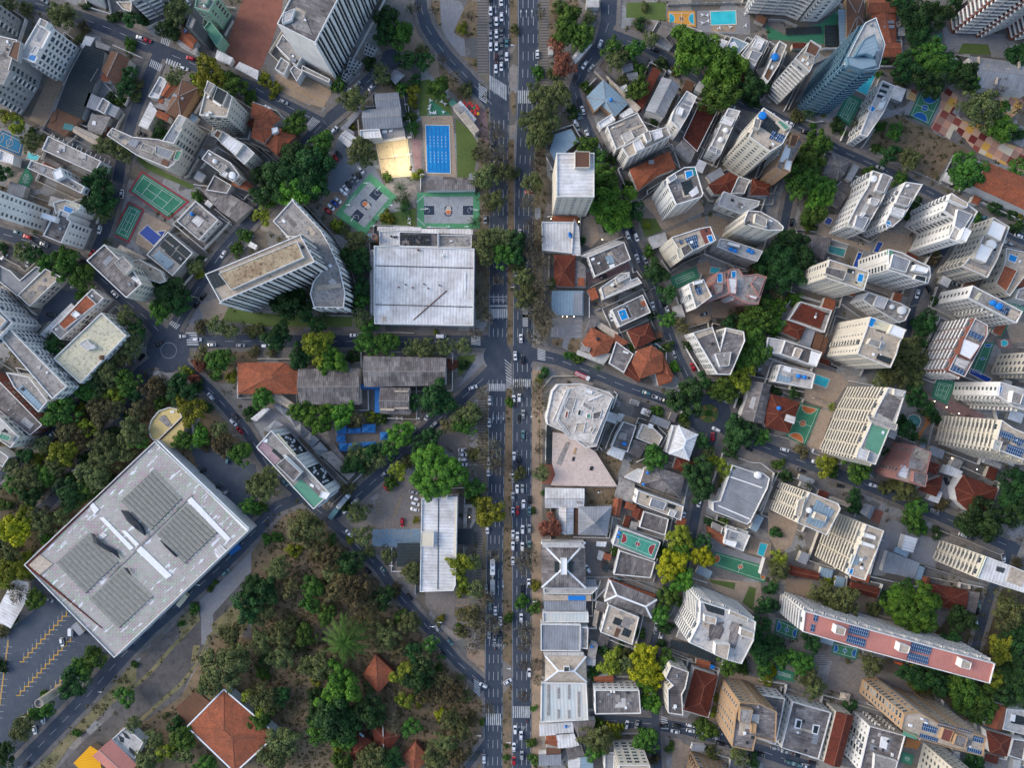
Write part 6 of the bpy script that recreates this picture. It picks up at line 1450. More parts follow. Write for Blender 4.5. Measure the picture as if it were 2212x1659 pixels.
G tan|1800,860 1990,900 1990,640 1830,640
B 5 hT n|1035,690 1195,845 1060,1010 925,860|small pyramid terracotta roof among park trees
B 5 hR n|1000,1300 1240,1380 1150,1500 1040,1480|dark red roof half hidden by park trees|box 1 L 1095,1290 1103,1290 1108,1480 1100,1480
B 5 hR n|880,1360 1040,1470 860,1620 800,1500|maroon roof below round dark park tree|box 1 B 900,1345 940,1375 930,1390 895,1360
B 5 hT n|1380,1450 1490,1580 1370,1690 1260,1580|rusty pyramid roof at the bottom of the park
G cobble|1470,90 1725,90 1720,420 1690,480 1550,360 1460,240
G cobble|1725,180 1850,180 1840,570 1725,500
T d 80,130,105 1100,190,88 90,720,60 660,1250,170 560,1180,120 980,1180,125 1400,880,125 210,1040,80 500,1020,60 1180,1600,95 1350,650,80 760,1230,120
T o 60,320,90 60,560,100 230,510,105 230,700,105 360,620,60 560,790,125 1140,530,110 1330,400,88 1670,1250,88 1810,1030,60 1640,1450,98 1780,1330,85 1560,1580,108 1000,1600,120 230,1430,125 150,1560,115 80,1050,115 990,950,60 1900,120,75 1780,480,55 1770,880,35 470,760,80 310,390,60 1450,760,80
T n 300,120,80 850,130,140 720,100,110 960,250,95 640,150,85 870,400,70 1000,450,80 1150,430,60 1250,640,85 1480,1000,105 1700,1000,100 1730,1560,95 1840,340,95 1200,130,60 1600,900,70 1850,1250,60 1000,330,70 760,30,90 600,60,60
T g 490,90,92 480,240,75 610,330,85 430,510,88 1250,340,55 1500,590,65 1600,700,30 1578,800,36 1340,1310,78 750,1610,92 30,1260,95 60,850,60 2180,365,40 1955,1265,30 2165,1575,28 2165,1475,18 740,1380,110 1745,430,22 550,1340,110
T G 740,930,145 690,1070,120
T y 530,890,55 720,1470,60 1290,850,98 1290,1070,68 1430,1080,58 80,1180,75 1790,130,58 1760,40,70 1595,385,40
T Y 1600,1190,58
T P 780,560,195
T p 1100,1530,60
T b 1190,1290,85 1990,190,70 2050,420,80 1900,480,80 1870,620,60 1920,330,60 2000,1150,60
C w 90 2068,305;C w 90 2112,392;C k 90 2110,520;C s 90 2015,505;C s 90 2062,545;C w -30 2175,915;C w 25 1965,948;C w 90 1970,1585;C s 50 1568,462;C t 50 1670,565;C k 50 1605,668;C k 50 1328,185;C s 90 1990,115;C k 90 1990,210;C t 90 2025,255
M s 90 2045,75|grey bus in the queue on the left carriageway
L 1500,440,7 1815,625,5
@3 2
B 6 fL w|275,105 745,105 690,160 275,155|long pale terrace below square dark roof
B 5 fE w|278,168 680,170 680,214 280,215|beige strip roof with bright blue tarp|box 1 u 485,172 633,172 633,212 485,212
B 5 fM w|280,220 635,220 635,300 280,300|weathered strip roof with pale streaks
B 6 fI w|265,315 660,318 662,405 268,402|white iridescent sheet roof
B 8 fM w:p|250,418 595,425 592,655 250,650|large flat grey ribbed roof beside the avenue
B 7 fC w|600,445 660,450 655,635 598,630|stained grey strip with two fans
B 5 fW w|275,665 615,665 615,695 285,695|thin white strip roof
B 7 hE w|293,700 635,705 640,915 290,905|beige hip roof with blue ribs and centre vent|rib;box 2 d 445,775 495,775 495,820 445,820
B 8 fI w|255,925 645,930 660,1250 250,1270|big pale pink and green translucent roof|box 1 C 305,950 325,950 325,1215 305,1215;box 1 C 393,975 411,975 411,1070 393,1070;box 1 C 485,950 500,950 500,1075 485,1075;box 1 C 568,1010 586,1010 586,1225 568,1225;box 1 C 393,1165 411,1165 411,1240 393,1240;box 1 C 484,1170 500,1170 500,1240 484,1240
B 5 fW w|240,1290 525,1270 530,1360 240,1385|white sheet roof with blue tank by the avenue|tank 465,1308 10 u
B 5 fW w|385,1372 530,1362 580,1475 400,1490|white tilted roof behind
B 4 gT w|300,1390 380,1380 390,1470 290,1450|little orange roof between white sheets
B 5 fF w|528,1268 720,1250 690,1370 570,1390|stained dark flat roof
B 5 fN w|300,1490 420,1500 415,1542 300,1545|brown and white striped lean-to
B 5 fM w|235,1550 420,1546 420,1635 235,1640|pale grey roof at the bottom by the avenue
B 5 fF w|470,1500 600,1470 620,1550 490,1590|small crooked grey roof
B 5 fW w|490,1610 588,1578 588,1690 490,1690|left white bottom roof
B 5 fB w|594,1575 697,1570 697,1690 594,1690|right pale blue bottom roof
B 5 fC w|690,585 740,600 715,720 652,715|narrow grey annex with blue tank|tank 690,615 10 u
B 4 fW w|650,720 720,725 715,775 650,770|small square white roof
B 8 hF w|850,50 1245,210 1200,360 805,215|long dark corrugated hip roof with pale ridges|rib
B 4 gT n|845,30 1235,170 1225,200 860,60|orange back lean-to lit by lamps
B 8 fE w:p|835,250 1100,360 1040,600 765,490|square beige roof with brown hatch|box 1 N 905,455 940,470 910,535 880,525;box 1 C 935,305 970,315 960,345 925,335
B 3 fE w|715,300 750,310 725,440 700,430|thin tan lean-to
B 5 fF w|735,235 815,260 800,320 725,295|small dark stained roof
B 31 fL w:b|1630,220 1850,290 2110,400 2090,560 1985,765 1860,730 1530,580 1620,400|big white apartment complex with brown topped roof towers|box 4 E 1765,590 1890,600 1865,735 1755,690;box 3 E 1985,455 2100,500 2090,555 1975,520;box 3 E 1670,345 1775,370 1765,430 1665,400;box 1 K 1660,240 1840,290 1835,350 1690,310;box 1 F 1710,430 1835,400 1810,530 1700,570;box 1 F 1900,400 1990,430 1930,640 1870,610;box 2 E 1890,300 2050,370 2040,400 1880,340
B 4 fK w|1380,555 1560,600 1770,700 1760,750 1370,620|black corrugated garage canopy
B 3 gT w|1600,725 1710,750 1700,800 1590,770|little orange roof with blue square|box 1 u 1712,765 1750,775 1745,805 1705,798
B 16 fF c:p|1375,775 1530,835 1500,975 1470,1030 1480,1210 1350,1190 1345,985 1390,950 1325,885|crooked cream block with two dark stained roofs
B 7 hR w|1580,810 1770,870 1690,1215 1490,1155|long rusty red hip roof with white parapet|
B 29 fF o:p|1970,1095 2150,1110 2290,1180 2280,1440 2110,1400 2085,1520 1900,1480 1935,1200|ochre tower with tall slot windows and dark roof|box 3 C 1980,1150 2090,1170 2060,1300 1970,1270;box 2 o 2080,1280 2120,1290 2110,1380 2070,1370;tank 2050,1240 12 u
G tan|1780,850 1850,810 2180,900 2150,1060 2000,1050 1800,1200 1700,1350 1690,1230
B 12 fF w:p|715,990 1100,990 1115,1195 720,1200|grey patched roof block with white window wall above|tank 860,1008 8 w;tank 885,1010 8 w;box 1 C 885,1035 935,1035 945,1100 900,1100
B 4 gT w|710,880 870,870 870,915 715,910|small orange roof with hatch
BB 25 fE c:p|860,1415 1110,1415 1130,1620 870,1620|beige slab with rows of slot windows at bottom edge
BB 25 fE o:p|1540,1510 1830,1600 1800,1850 1480,1750|ochre finned block at bottom edge
B 8 fM w|800,1530 890,1530 880,1690 800,1690|grey roof beside beige slab
B 3 fM w|1565,1462 1670,1472 1650,1520 1550,1510|small grey carport
G deck|1400,1400 1540,1480 1480,1690 1370,1690
G deck|1680,20 2150,60 2160,300 2080,330 1900,200 1740,110
G lawn|1700,30 1930,60 1920,120 1720,60
G lawn|2050,90 2110,110 2080,300 1990,230
T G 1480,50,98 1190,1090,92 1150,900,95
T g 1340,180,88 1280,330,82 1430,230,50 700,840,55 740,1290,60 720,1500,88 1170,1430,98 1120,1370,50 1680,1330,85 1620,1270,48 1365,1480,42 1870,770,88 1980,780,60 2190,800,70 90,230,58 195,270,58 190,1145,28 170,1450,42 185,1590,48 1110,500,40 1340,740,82
T Y 1130,640,65 1150,710,108 1150,830,120 1200,930,80
T d 1320,450,60 1310,830,50 795,640,58 2190,250,80 2150,430,80 2130,600,90 2150,700,75 2080,1600,60 1290,580,40 940,600,35
T y 850,760,92 880,800,55 920,640,35 830,1340,60 910,1330,62 2200,900,50 1750,1180,38 1760,1050,35 200,80,45
T o 970,770,80 980,690,60 740,1400,120 1730,1540,58 1960,1560,78
T b 100,770,45 120,480,80 110,600,60 100,1040,50 210,760,60 220,900,50
T n 1220,1590,50
C w 90 145,65;C k 90 90,110;C w 90 80,365;C w 90 150,838;C w 90 28,1333;C w 90 78,1382;C w 90 17,1483;C s 90 85,1555;C r 90 17,1600;C t 15 915,25;C w -80 1245,438;C w -80 1285,528;C w -75 990,1290;C s -75 1080,1285;C k 5 1313,1300;C k 10 1425,1300;C w 12 1542,1293;C w 12 1410,1348;C w 12 1542,1340;C w 12 1640,1358;C g 12 1615,1400;C s 12 1755,1400;C s 12 1808,1362;C k 15 1790,1450;C g 15 1870,1472;C k 85 1228,1530;C k 15 2148,1545;C s 20 1330,10
@3 3
B 29 fP w:b|320,305 895,470 1440,620 1965,760 1920,935 1395,795 855,650 300,485|very long white slab with salmon pink roof and solar arrays|box 4 E 600,435 685,465 665,525 585,505;box 4 E 1150,590 1240,620 1220,680 1135,660;box 4 E 1690,730 1770,760 1755,820 1670,800;sol 405,340 442,350 430,410 400,400;sol 380,420 415,430 405,495 372,485;sol 712,435 885,475 870,545 700,500;sol 695,515 855,560 845,630 682,580;sol 1250,580 1430,630 1410,695 1240,650;sol 1225,665 1400,710 1390,780 1210,730
S 6|green and blue court below white end wall|75,360 275,455 245,560 50,490
S 6|green and blue football court beneath the salmon roof|560,570 790,620 760,730 545,670
S 2|small green court at left of stone plaza|30,760 235,840 230,920 50,890
G cobble|560,720 1230,880 1200,980 830,1090 490,970
G check|400,670 530,700 510,780 400,780
G check|440,840 520,870 480,940 440,920
G tan|150,20 390,40 340,190 140,130
G tan|720,140 930,190 870,320 740,310
B 4 gR n|730,60 960,110 930,190 720,130|brown red strip roof by gardens
B 5 hR n|1430,80 1730,140 1710,310 1500,260 1420,150|maroon hip roof house
B 4 fF n|1725,130 1830,150 1790,320 1702,300|grey roof beside maroon house
B 3 gT n|1340,10 1400,20 1370,110 1310,110|orange strip roof
B 40 fE o:p|1180,1200 1310,1180 1480,1280 1890,1400 1860,1565 1600,1500 1310,1410 1150,1330|ochre double tower with maroon ribs and blue solar slats|sol 1350,1280 1480,1330 1460,1380 1340,1340;sol 1330,1370 1480,1420 1470,1450 1315,1410;sol 1480,1275 1640,1320 1630,1345 1480,1310;sol 1650,1320 1780,1360 1770,1385 1645,1350;sol 1790,1390 1880,1415 1870,1460 1780,1440;sol 1740,1490 1860,1525 1850,1560 1730,1530;box 2 n 1530,1325 1620,1350 1580,1450 1500,1420;box 3 F 1640,1380 1740,1410 1710,1500 1610,1470;box 1 G 1180,1345 1300,1380 1290,1425 1170,1385
B 11 fF w:p|215,1090 550,1185 440,1590 115,1490|white block with grey roof and two light wells|box 1 w 245,1240 300,1255 285,1335 230,1325;box 1 K 258,1255 292,1262 280,1322 245,1315;box 1 w 395,1290 455,1300 435,1385 380,1370;box 1 K 405,1300 445,1310 428,1372 392,1362;box 1 E 290,1320 385,1345 380,1370 285,1340
B 12 fF w:p|-60,1030 150,1065 70,1460 -100,1400|grey roofed block next to ochre tower
B 12 gR c:p|595,1180 735,1215 620,1650 490,1610|narrow red roofed block
B 17 fF w:p|880,1300 1190,1385 1130,1600 1100,1720 790,1690|white block with dark roof and white square patches|box 1 w 985,1395 1050,1410 1030,1510 970,1490;box 1 L 960,1365 985,1370 975,1400 955,1395;box 1 L 905,1420 930,1428 920,1455 900,1448;box 2 C 930,1550 1130,1610 1110,1700 920,1690
S 2|little green court beside ochre patio|1160,1520 1265,1550 1240,1640 1140,1610
G orange|1190,1400 1330,1430 1290,1500 1170,1480
BB 30 fE c:p|1340,1440 1520,1480 1500,1800 1280,1700|cream tower with striped wall at bottom right
B 5 gT w|1980,1110 2060,1140 2030,1330 1880,1290|orange roof at right edge by big trees
B 6 fL w|2065,1150 2230,1170 2230,1380 2030,1330|white terraced house|box 1 K 2120,1200 2230,1230 2220,1300 2110,1280;box 1 w 2110,1200 2150,1210 2140,1270 2100,1260
B 5 fK w|1990,1160 2080,1180 2050,1275 1970,1250|dark panel roof
B 5 hR w|1890,1340 2100,1400 2060,1560 1920,1530|brown red roof at right edge
B 6 fF w|2120,1410 2240,1430 2210,1600 2080,1560|grey roof at right edge
B 3 tE n|630,1005 715,1025 700,1085 615,1065|straw roofed gazebo on stone plaza
J 1190,755
T G 1270,290,205 1160,190,110
T d 30,100,60 30,250,60 60,600,90 380,580,78 1020,180,60 1580,540,70 1660,370,105 2120,600,110 2150,850,130 2090,1000,125 1380,880,110 1500,960,88 1780,1600,88 700,1120,58 1200,840,75 2200,420,90 2150,750,90
T o 650,230,130 460,130,90 350,870,88 400,970,85 900,760,92 920,280,60 2090,300,135 1380,990,60 560,290,80
T g 130,700,80 280,750,98 1880,1160,90 1620,920,90 1790,1240,50 1700,1000,130 1820,1060,120 1700,1120,90 1200,110,70
T y 2000,620,105 1290,950,58 540,40,48 1950,900,85
T Y 30,820,50
C s 10 60,1490;C s 10 150,1520;C t 15 180,1612;C t 15 255,1635;C k 15 385,1620;C w 10 325,1645;C k 15 250,1550;C w 80 1793,392;C t 80 1820,240;C k 80 1808,300
@0 1
I 1105,1455 1155,1430 1200,1510 1133,1268 1560,1020 1530,1025 1590,1055
l 0 250,700 310,765 8 42,20
l 0 420,690 470,630 7 34,22
l 0 150,760 190,730 6 45,25
@1 1
I 1800,150 985,210 1605,40 1650,1172 1730,1195 1900,1180
@3 1
I 1888,890 1880,950 1900,1100 1885,1290
i 2070,635
l 0 1725,210 1850,210 8 0,45
l 0 1545,265 1545,300 3 35,0
@2 1
I 650,1015
l 0 1115,1185 1115,1240 9 35,0
l 0 1080,1262 1060,1330 8 38,0
l 0 1230,1000 1275,960 7 -10,28
l 0 1035,1020 1090,1020 5 0,30
@2 2
I 640,620 300,520
i 37,185
@3 2
i 128,1258
@1 0
I 1210,1545 1300,1570
@2 0
l 0 1650,680 1690,650 7 40,45
l 0 1880,600 1895,560 5 38,10
@1 2
l 1 350,1180 350,1240 3 45,0
l 1 540,1110 600,1110 4 0,45
'''
# ---------------------------------------------------------------- ground
GM = {
 'tan': lambda: m_ground('tan', '#a08c76', '#8b7866', '#6f5f52', .06, .7), 'red': lambda: m_ground('red', '#8a5a4a', '#7a5044', '#5b3c33', .06, .4, .5),
 'redp': lambda: m_conc('redp', '#806262', '#8c7472', '#5e4a48', 1.2, .4), 'plaza': lambda: m_conc('plaza', '#84858a', '#85827f', '#68645f', 1.6, .4),
 'lawn': lambda: m_ground('lawn', '#4d5f30', '#5c6b38', '#3a4526', .12, .9), 'lawnd': lambda: m_ground('lawnd', '#6a6848', '#8a7d5c', '#4a4c34', .1, .5),
 'dirt': lambda: m_ground('dirt', '#85715a', '#6d5f4a', '#463e30', .04, .3, .8), 'forest': lambda: m_ground('forest', '#5e523f', '#4a4532', '#332f22', .04, .3, .8),
 'deck': lambda: m_ground('deck', '#a59280', '#93826f', '#77695c', .3, 1.2, .6), 'cobble': lambda: m_conc('cobble', '#716b67', '#7f7872', '#55504b', .8, .6),
 'green': lambda: m_ground('green', '#3c7a5a', '#39735a', '#2f5f4a', .1, .5, .3), 'bluep': lambda: m_ground('bluep', '#6e8696', '#64788a', '#505c68', .1, .5, .5),
 'asph': lambda: m_ground('asph', '#3a4350', '#4b535d', '#5f6265', .03, .25, .5, .05), 'asphl': lambda: m_ground('asphl', '#747c84', '#6c727a', '#5b6068', .05, .4, .3),
 'rail': lambda: m_ground('rail', '#66625f', '#504d4b', '#393735', .05, .3, .85), 'verge': lambda: m_ground('verge', '#7b705f', '#645c4c', '#4b4a36', .08, .5, .6),
 'ribbed': lambda: m_striped('ribbed', '#75706b', '#55504d', 1.45), 'check': lambda: m_striped('check', '#8b8a88', '#5b5a5a', 1.), 'orange': lambda: m_ground('orange', '#b07a4a', '#a06a40', '#7c5a40', .1, .6, .4),
}
def gmat(k):
    if 'G'+k not in MATS: MATS['G'+k] = GM[k]()
    return MATS['G'+k]
GN = {'tan': 'sandy_ground', 'red': 'red_earth', 'redp': 'red_paving', 'plaza': 'paving', 'lawn': 'lawn', 'lawnd': 'rough_grass', 'dirt': 'bare_earth', 'forest': 'park_ground', 'deck': 'stone_paving', 'cobble': 'cobbled_yard', 'green': 'green_patio',
      'bluep': 'blue_parking', 'asph': 'car_park', 'asphl': 'car_park', 'rail': 'rail_yard', 'verge': 'verge', 'ribbed': 'ribbed_pavement', 'check': 'checked_paving', 'orange': 'orange_path'}
GI = [0]; FOREST = []; PAVED = []
def patch(mk, s):
    P = [W(OX+x*K, OY+y*K) for x, y in pts(s)]; P = ccw(P); GI[0] += 1
    m = MB(); z = .02+.0007*GI[0]; m.face([(*p, z) for p in P], 0, fuv(P)); o = m.build(GN[mk], gmat(mk)); struct(o)
    if mk in ('forest', 'lawnd', 'dirt', 'verge'): FOREST.append((P, mk))
    else: PAVED.append(P)
ROADS = []
def near_road(x, y, skip=-1, pad=0.):
    for i, R in enumerate(ROADS):
        if i == skip: continue
        A, B, w = R['A'], R['B'], R['w']
        d = B-A; t = np.clip(((x-A[:, 0])*d[:, 0]+(y-A[:, 1])*d[:, 1])/np.maximum(1e-6, (d**2).sum(1)), 0, 1)
        dist = np.hypot(A[:, 0]+d[:, 0]*t-x, A[:, 1]+d[:, 1]*t-y)
        if (dist < w/2+pad).any(): return True
    return any(math.hypot(x-a, y-b) < r+pad for a, b, r in DISCS)
DISCS = []
def build_roads():
    asph = m_ground('asphalt', '#313a48', '#414954', '#55585b', .03, .22, .5, .05); mk = m_flat('road_paint', '#7f8384', .8, var=.5); yk = m_flat('yellow_paint', '#b98f3a', .7, var=.2)
    pave = m_conc('pavement', '#78736f', '#68635f', '#4c4742', 1.5, .6)
    lines = MB(); pv = MB()
    for i, R in enumerate(ROADS):
        P = R['pts']; m = MB(); z = .14+.003*i
        # resample
        Q = []
        for a, b in zip(P[:-1], P[1:]):
            L = math.dist(a[:2], b[:2]); n = max(1, int(L/2.2))
            for k in range(n): t = k/n; Q.append((a[0]+(b[0]-a[0])*t, a[1]+(b[1]-a[1])*t, a[2]+(b[2]-a[2])*t))
        Q.append(P[-1]); Lf = []; Rt = []; T = []
        for k in range(len(Q)):
            a, b = Q[max(0, k-2)], Q[min(len(Q)-1, k+2)]; L = math.dist(a[:2], b[:2]) or 1; u = ((b[0]-a[0])/L, (b[1]-a[1])/L); T.append(u); w = Q[k][2]/2
            Lf.append((Q[k][0]-u[1]*w, Q[k][1]+u[0]*w)); Rt.append((Q[k][0]+u[1]*w, Q[k][1]-u[0]*w))
        for k in range(len(Q)-1): m.face([(*Rt[k], z), (*Rt[k+1], z), (*Lf[k+1], z), (*Lf[k], z)])
        struct(m.build('avenue' if 'avenue' in R['name'] else 'street', asph))
        pw = 2.3
        for k in range(len(Q)-1):
            if 'avenue' in R['name']: break
            for s, E in ((1, Lf), (-1, Rt)):
                o = []
                for kk in (k, k+1): u = T[kk]; o.append((E[kk][0]-u[1]*s*pw, E[kk][1]+u[0]*s*pw))
                mx, my = (E[k][0]+o[1][0])/2, (E[k][1]+o[1][1])/2
                if near_road(mx, my, i, .3): continue
                q = [E[k], E[k+1], o[1], o[0]]; q = ccw(q); zz = .27+.0006*(i % 9)
                L0 = k*2.2; pv.face([(*p, zz) for p in q], 0, [(L0, 0), (L0+2.2, 0), (L0+2.2, pw), (L0, pw)])
                pv.face([(*E[k], .1), (*E[k+1], .1), (*E[k+1], zz), (*E[k], zz)], 1)
        ln = R['lanes']
        offs = [-.25, 0, .25] if ln == 4 else ([0] if ln == 2 else [])
        for off in offs:
            for k in range(0, len(Q)-2, 4):
                if near_road(Q[k][0], Q[k][1], i, 1): continue
                for kk in (k, k+1):
                    a, b = Q[kk], Q[kk+1]; u = T[kk]; w = .07 if ln == 2 else .09
                    A = (a[0]-u[1]*off*a[2], a[1]+u[0]*off*a[2]); B = (b[0]-u[1]*off*b[2], b[1]+u[0]*off*b[2]); zl = z+.05
                    lines.face([(A[0]+u[1]*w, A[1]-u[0]*w, zl), (B[0]+u[1]*w, B[1]-u[0]*w, zl), (B[0]-u[1]*w, B[1]+u[0]*w, zl), (A[0]-u[1]*w, A[1]+u[0]*w, zl)])
        if ln == 4:
            for k in range(len(Q)-1):
                for s in (-.47, .47):
                    if near_road(Q[k][0], Q[k][1], i, 2) or (k % 3 == 2 and s > 0): continue
                    a, b = Q[k], Q[k+1]; u = T[k]; A = (a[0]-u[1]*s*a[2], a[1]+u[0]*s*a[2]); B = (b[0]-u[1]*s*b[2], b[1]+u[0]*s*b[2]); w = .07; zl = z+.05
                    lines.face([(A[0]+u[1]*w, A[1]-u[0]*w, zl), (B[0]+u[1]*w, B[1]-u[0]*w, zl), (B[0]-u[1]*w, B[1]+u[0]*w, zl), (A[0]-u[1]*w, A[1]+u[0]*w, zl)])
    for i, (x, y, r) in enumerate(DISCS): m = MB(); m.face([(x+r*math.cos(a*PI/20), y+r*math.sin(a*PI/20), .14+.003*(len(ROADS)+i)) for a in range(40)]); struct(m.build('street', asph))
    struct(pv.build('pavement', [pave, m_flat('kerb', '#9b9894', .8)]))
    for P, n in CROSS:
        a, b, c, d = P
        for k in range(n):
            t0, t1 = (k+.2)/n, (k+.72)/n
            def L(p, q, t): return (p[0]+(q[0]-p[0])*t, p[1]+(q[1]-p[1])*t)
            q = ccw([L(a, b, t0), L(a, b, t1), L(d, c, t1), L(d, c, t0)]); lines.face([(*p, .31) for p in q])
    for x, y, s in ARROWS:
        lines.face([(x-.1, y-s*1.6, .3), (x+.1, y-s*1.6, .3), (x+.1, y+s*1.2, .3), (x-.1, y+s*1.2, .3)][::1 if s > 0 else -1]); lines.face([(x-.45, y+s*1.2, .3), (x+.45, y+s*1.2, .3), (x, y+s*2.8, .3)][::1 if s > 0 else -1])
    # painted ring, hatch, bicycle boxes
    def ring(x, y, r, w):
        for k in range(36):
            a, b = k*PI/18, (k+1)*PI/18; lines.face([(x+(r)*math.cos(a), y+r*math.sin(a), .32), (x+(r+w)*math.cos(a), y+(r+w)*math.sin(a), .32), (x+(r+w)*math.cos(b), y+(r+w)*math.sin(b), .32), (x+r*math.cos(b), y+r*math.sin(b), .32)])
    x, y = W(365, 757); ring(x, y, 4., .13)
    for px, py in ((1067, 648), (1077, 648), (1087, 648), (1117, 1571), (1130, 1571), (1068, 1394), (1078, 1394), (1088, 1394)):
        x, y = W(px, py); ring(x-.55, y, .45, .16); ring(x+.55, y, .45, .16); lines.face([(x-.1, y-2, .31), (x+.1, y-2, .31), (x+.1, y, .31), (x-.1, y, .31)])
    for py in (641, 660, 667-5):
        x0, y0 = W(1058, py); x1, _ = W(1096, py); lines.face([(x0, y0-.14, .3), (x1, y0-.14, .3), (x1, y0+.14, .3), (x0, y0+.14, .3)])
    for k in range(7):
        a = W(1090+k*.5, 777+k*7); b = W(1105, 790+k*6.2); lines.bar((*a, .3), (*b, .3), .3, .02)
    struct(lines.build('road_marking', mk))
    yl = MB()
    for (x0, y0), (x1, y1), n in ZIG:
        for k in range(n):
            ax, ay = x0+(x1-x0)*k/n, y0+(y1-y0)*k/n; bx, by = x0+(x1-x0)*(k+1)/n, y0+(y1-y0)*(k+1)/n
            a, mm, b = W(ax, ay), W(ax, by), W(bx, by)
            yl.bar((*a, .13), (*mm, .13), .5, .04); yl.bar((*mm, .135), (*b, .135), .5, .04)
            q = W(ax-9, by); q2 = W(ax, by-11); yl.bar((*mm, .125), (*q, .125), .12, .03, 1); yl.bar((*a, .125), (*W(ax, ay-10), .125), .12, .03, 1); yl.bar((*mm, .12), (*W(ax+9, by), .12), .12, .03, 1)
    for (c, a, b, n, dx, dy, w) in STALLS:
        for k in range(n): yl.bar((*W(a[0]+dx*k, a[1]+dy*k), .13), (*W(b[0]+dx*k, b[1]+dy*k), .13), w, .02, c)
    struct(yl.build('parking_marking', [yk, mk]))
CROSS = []; ARROWS = []; ZIG = []; STALLS = []
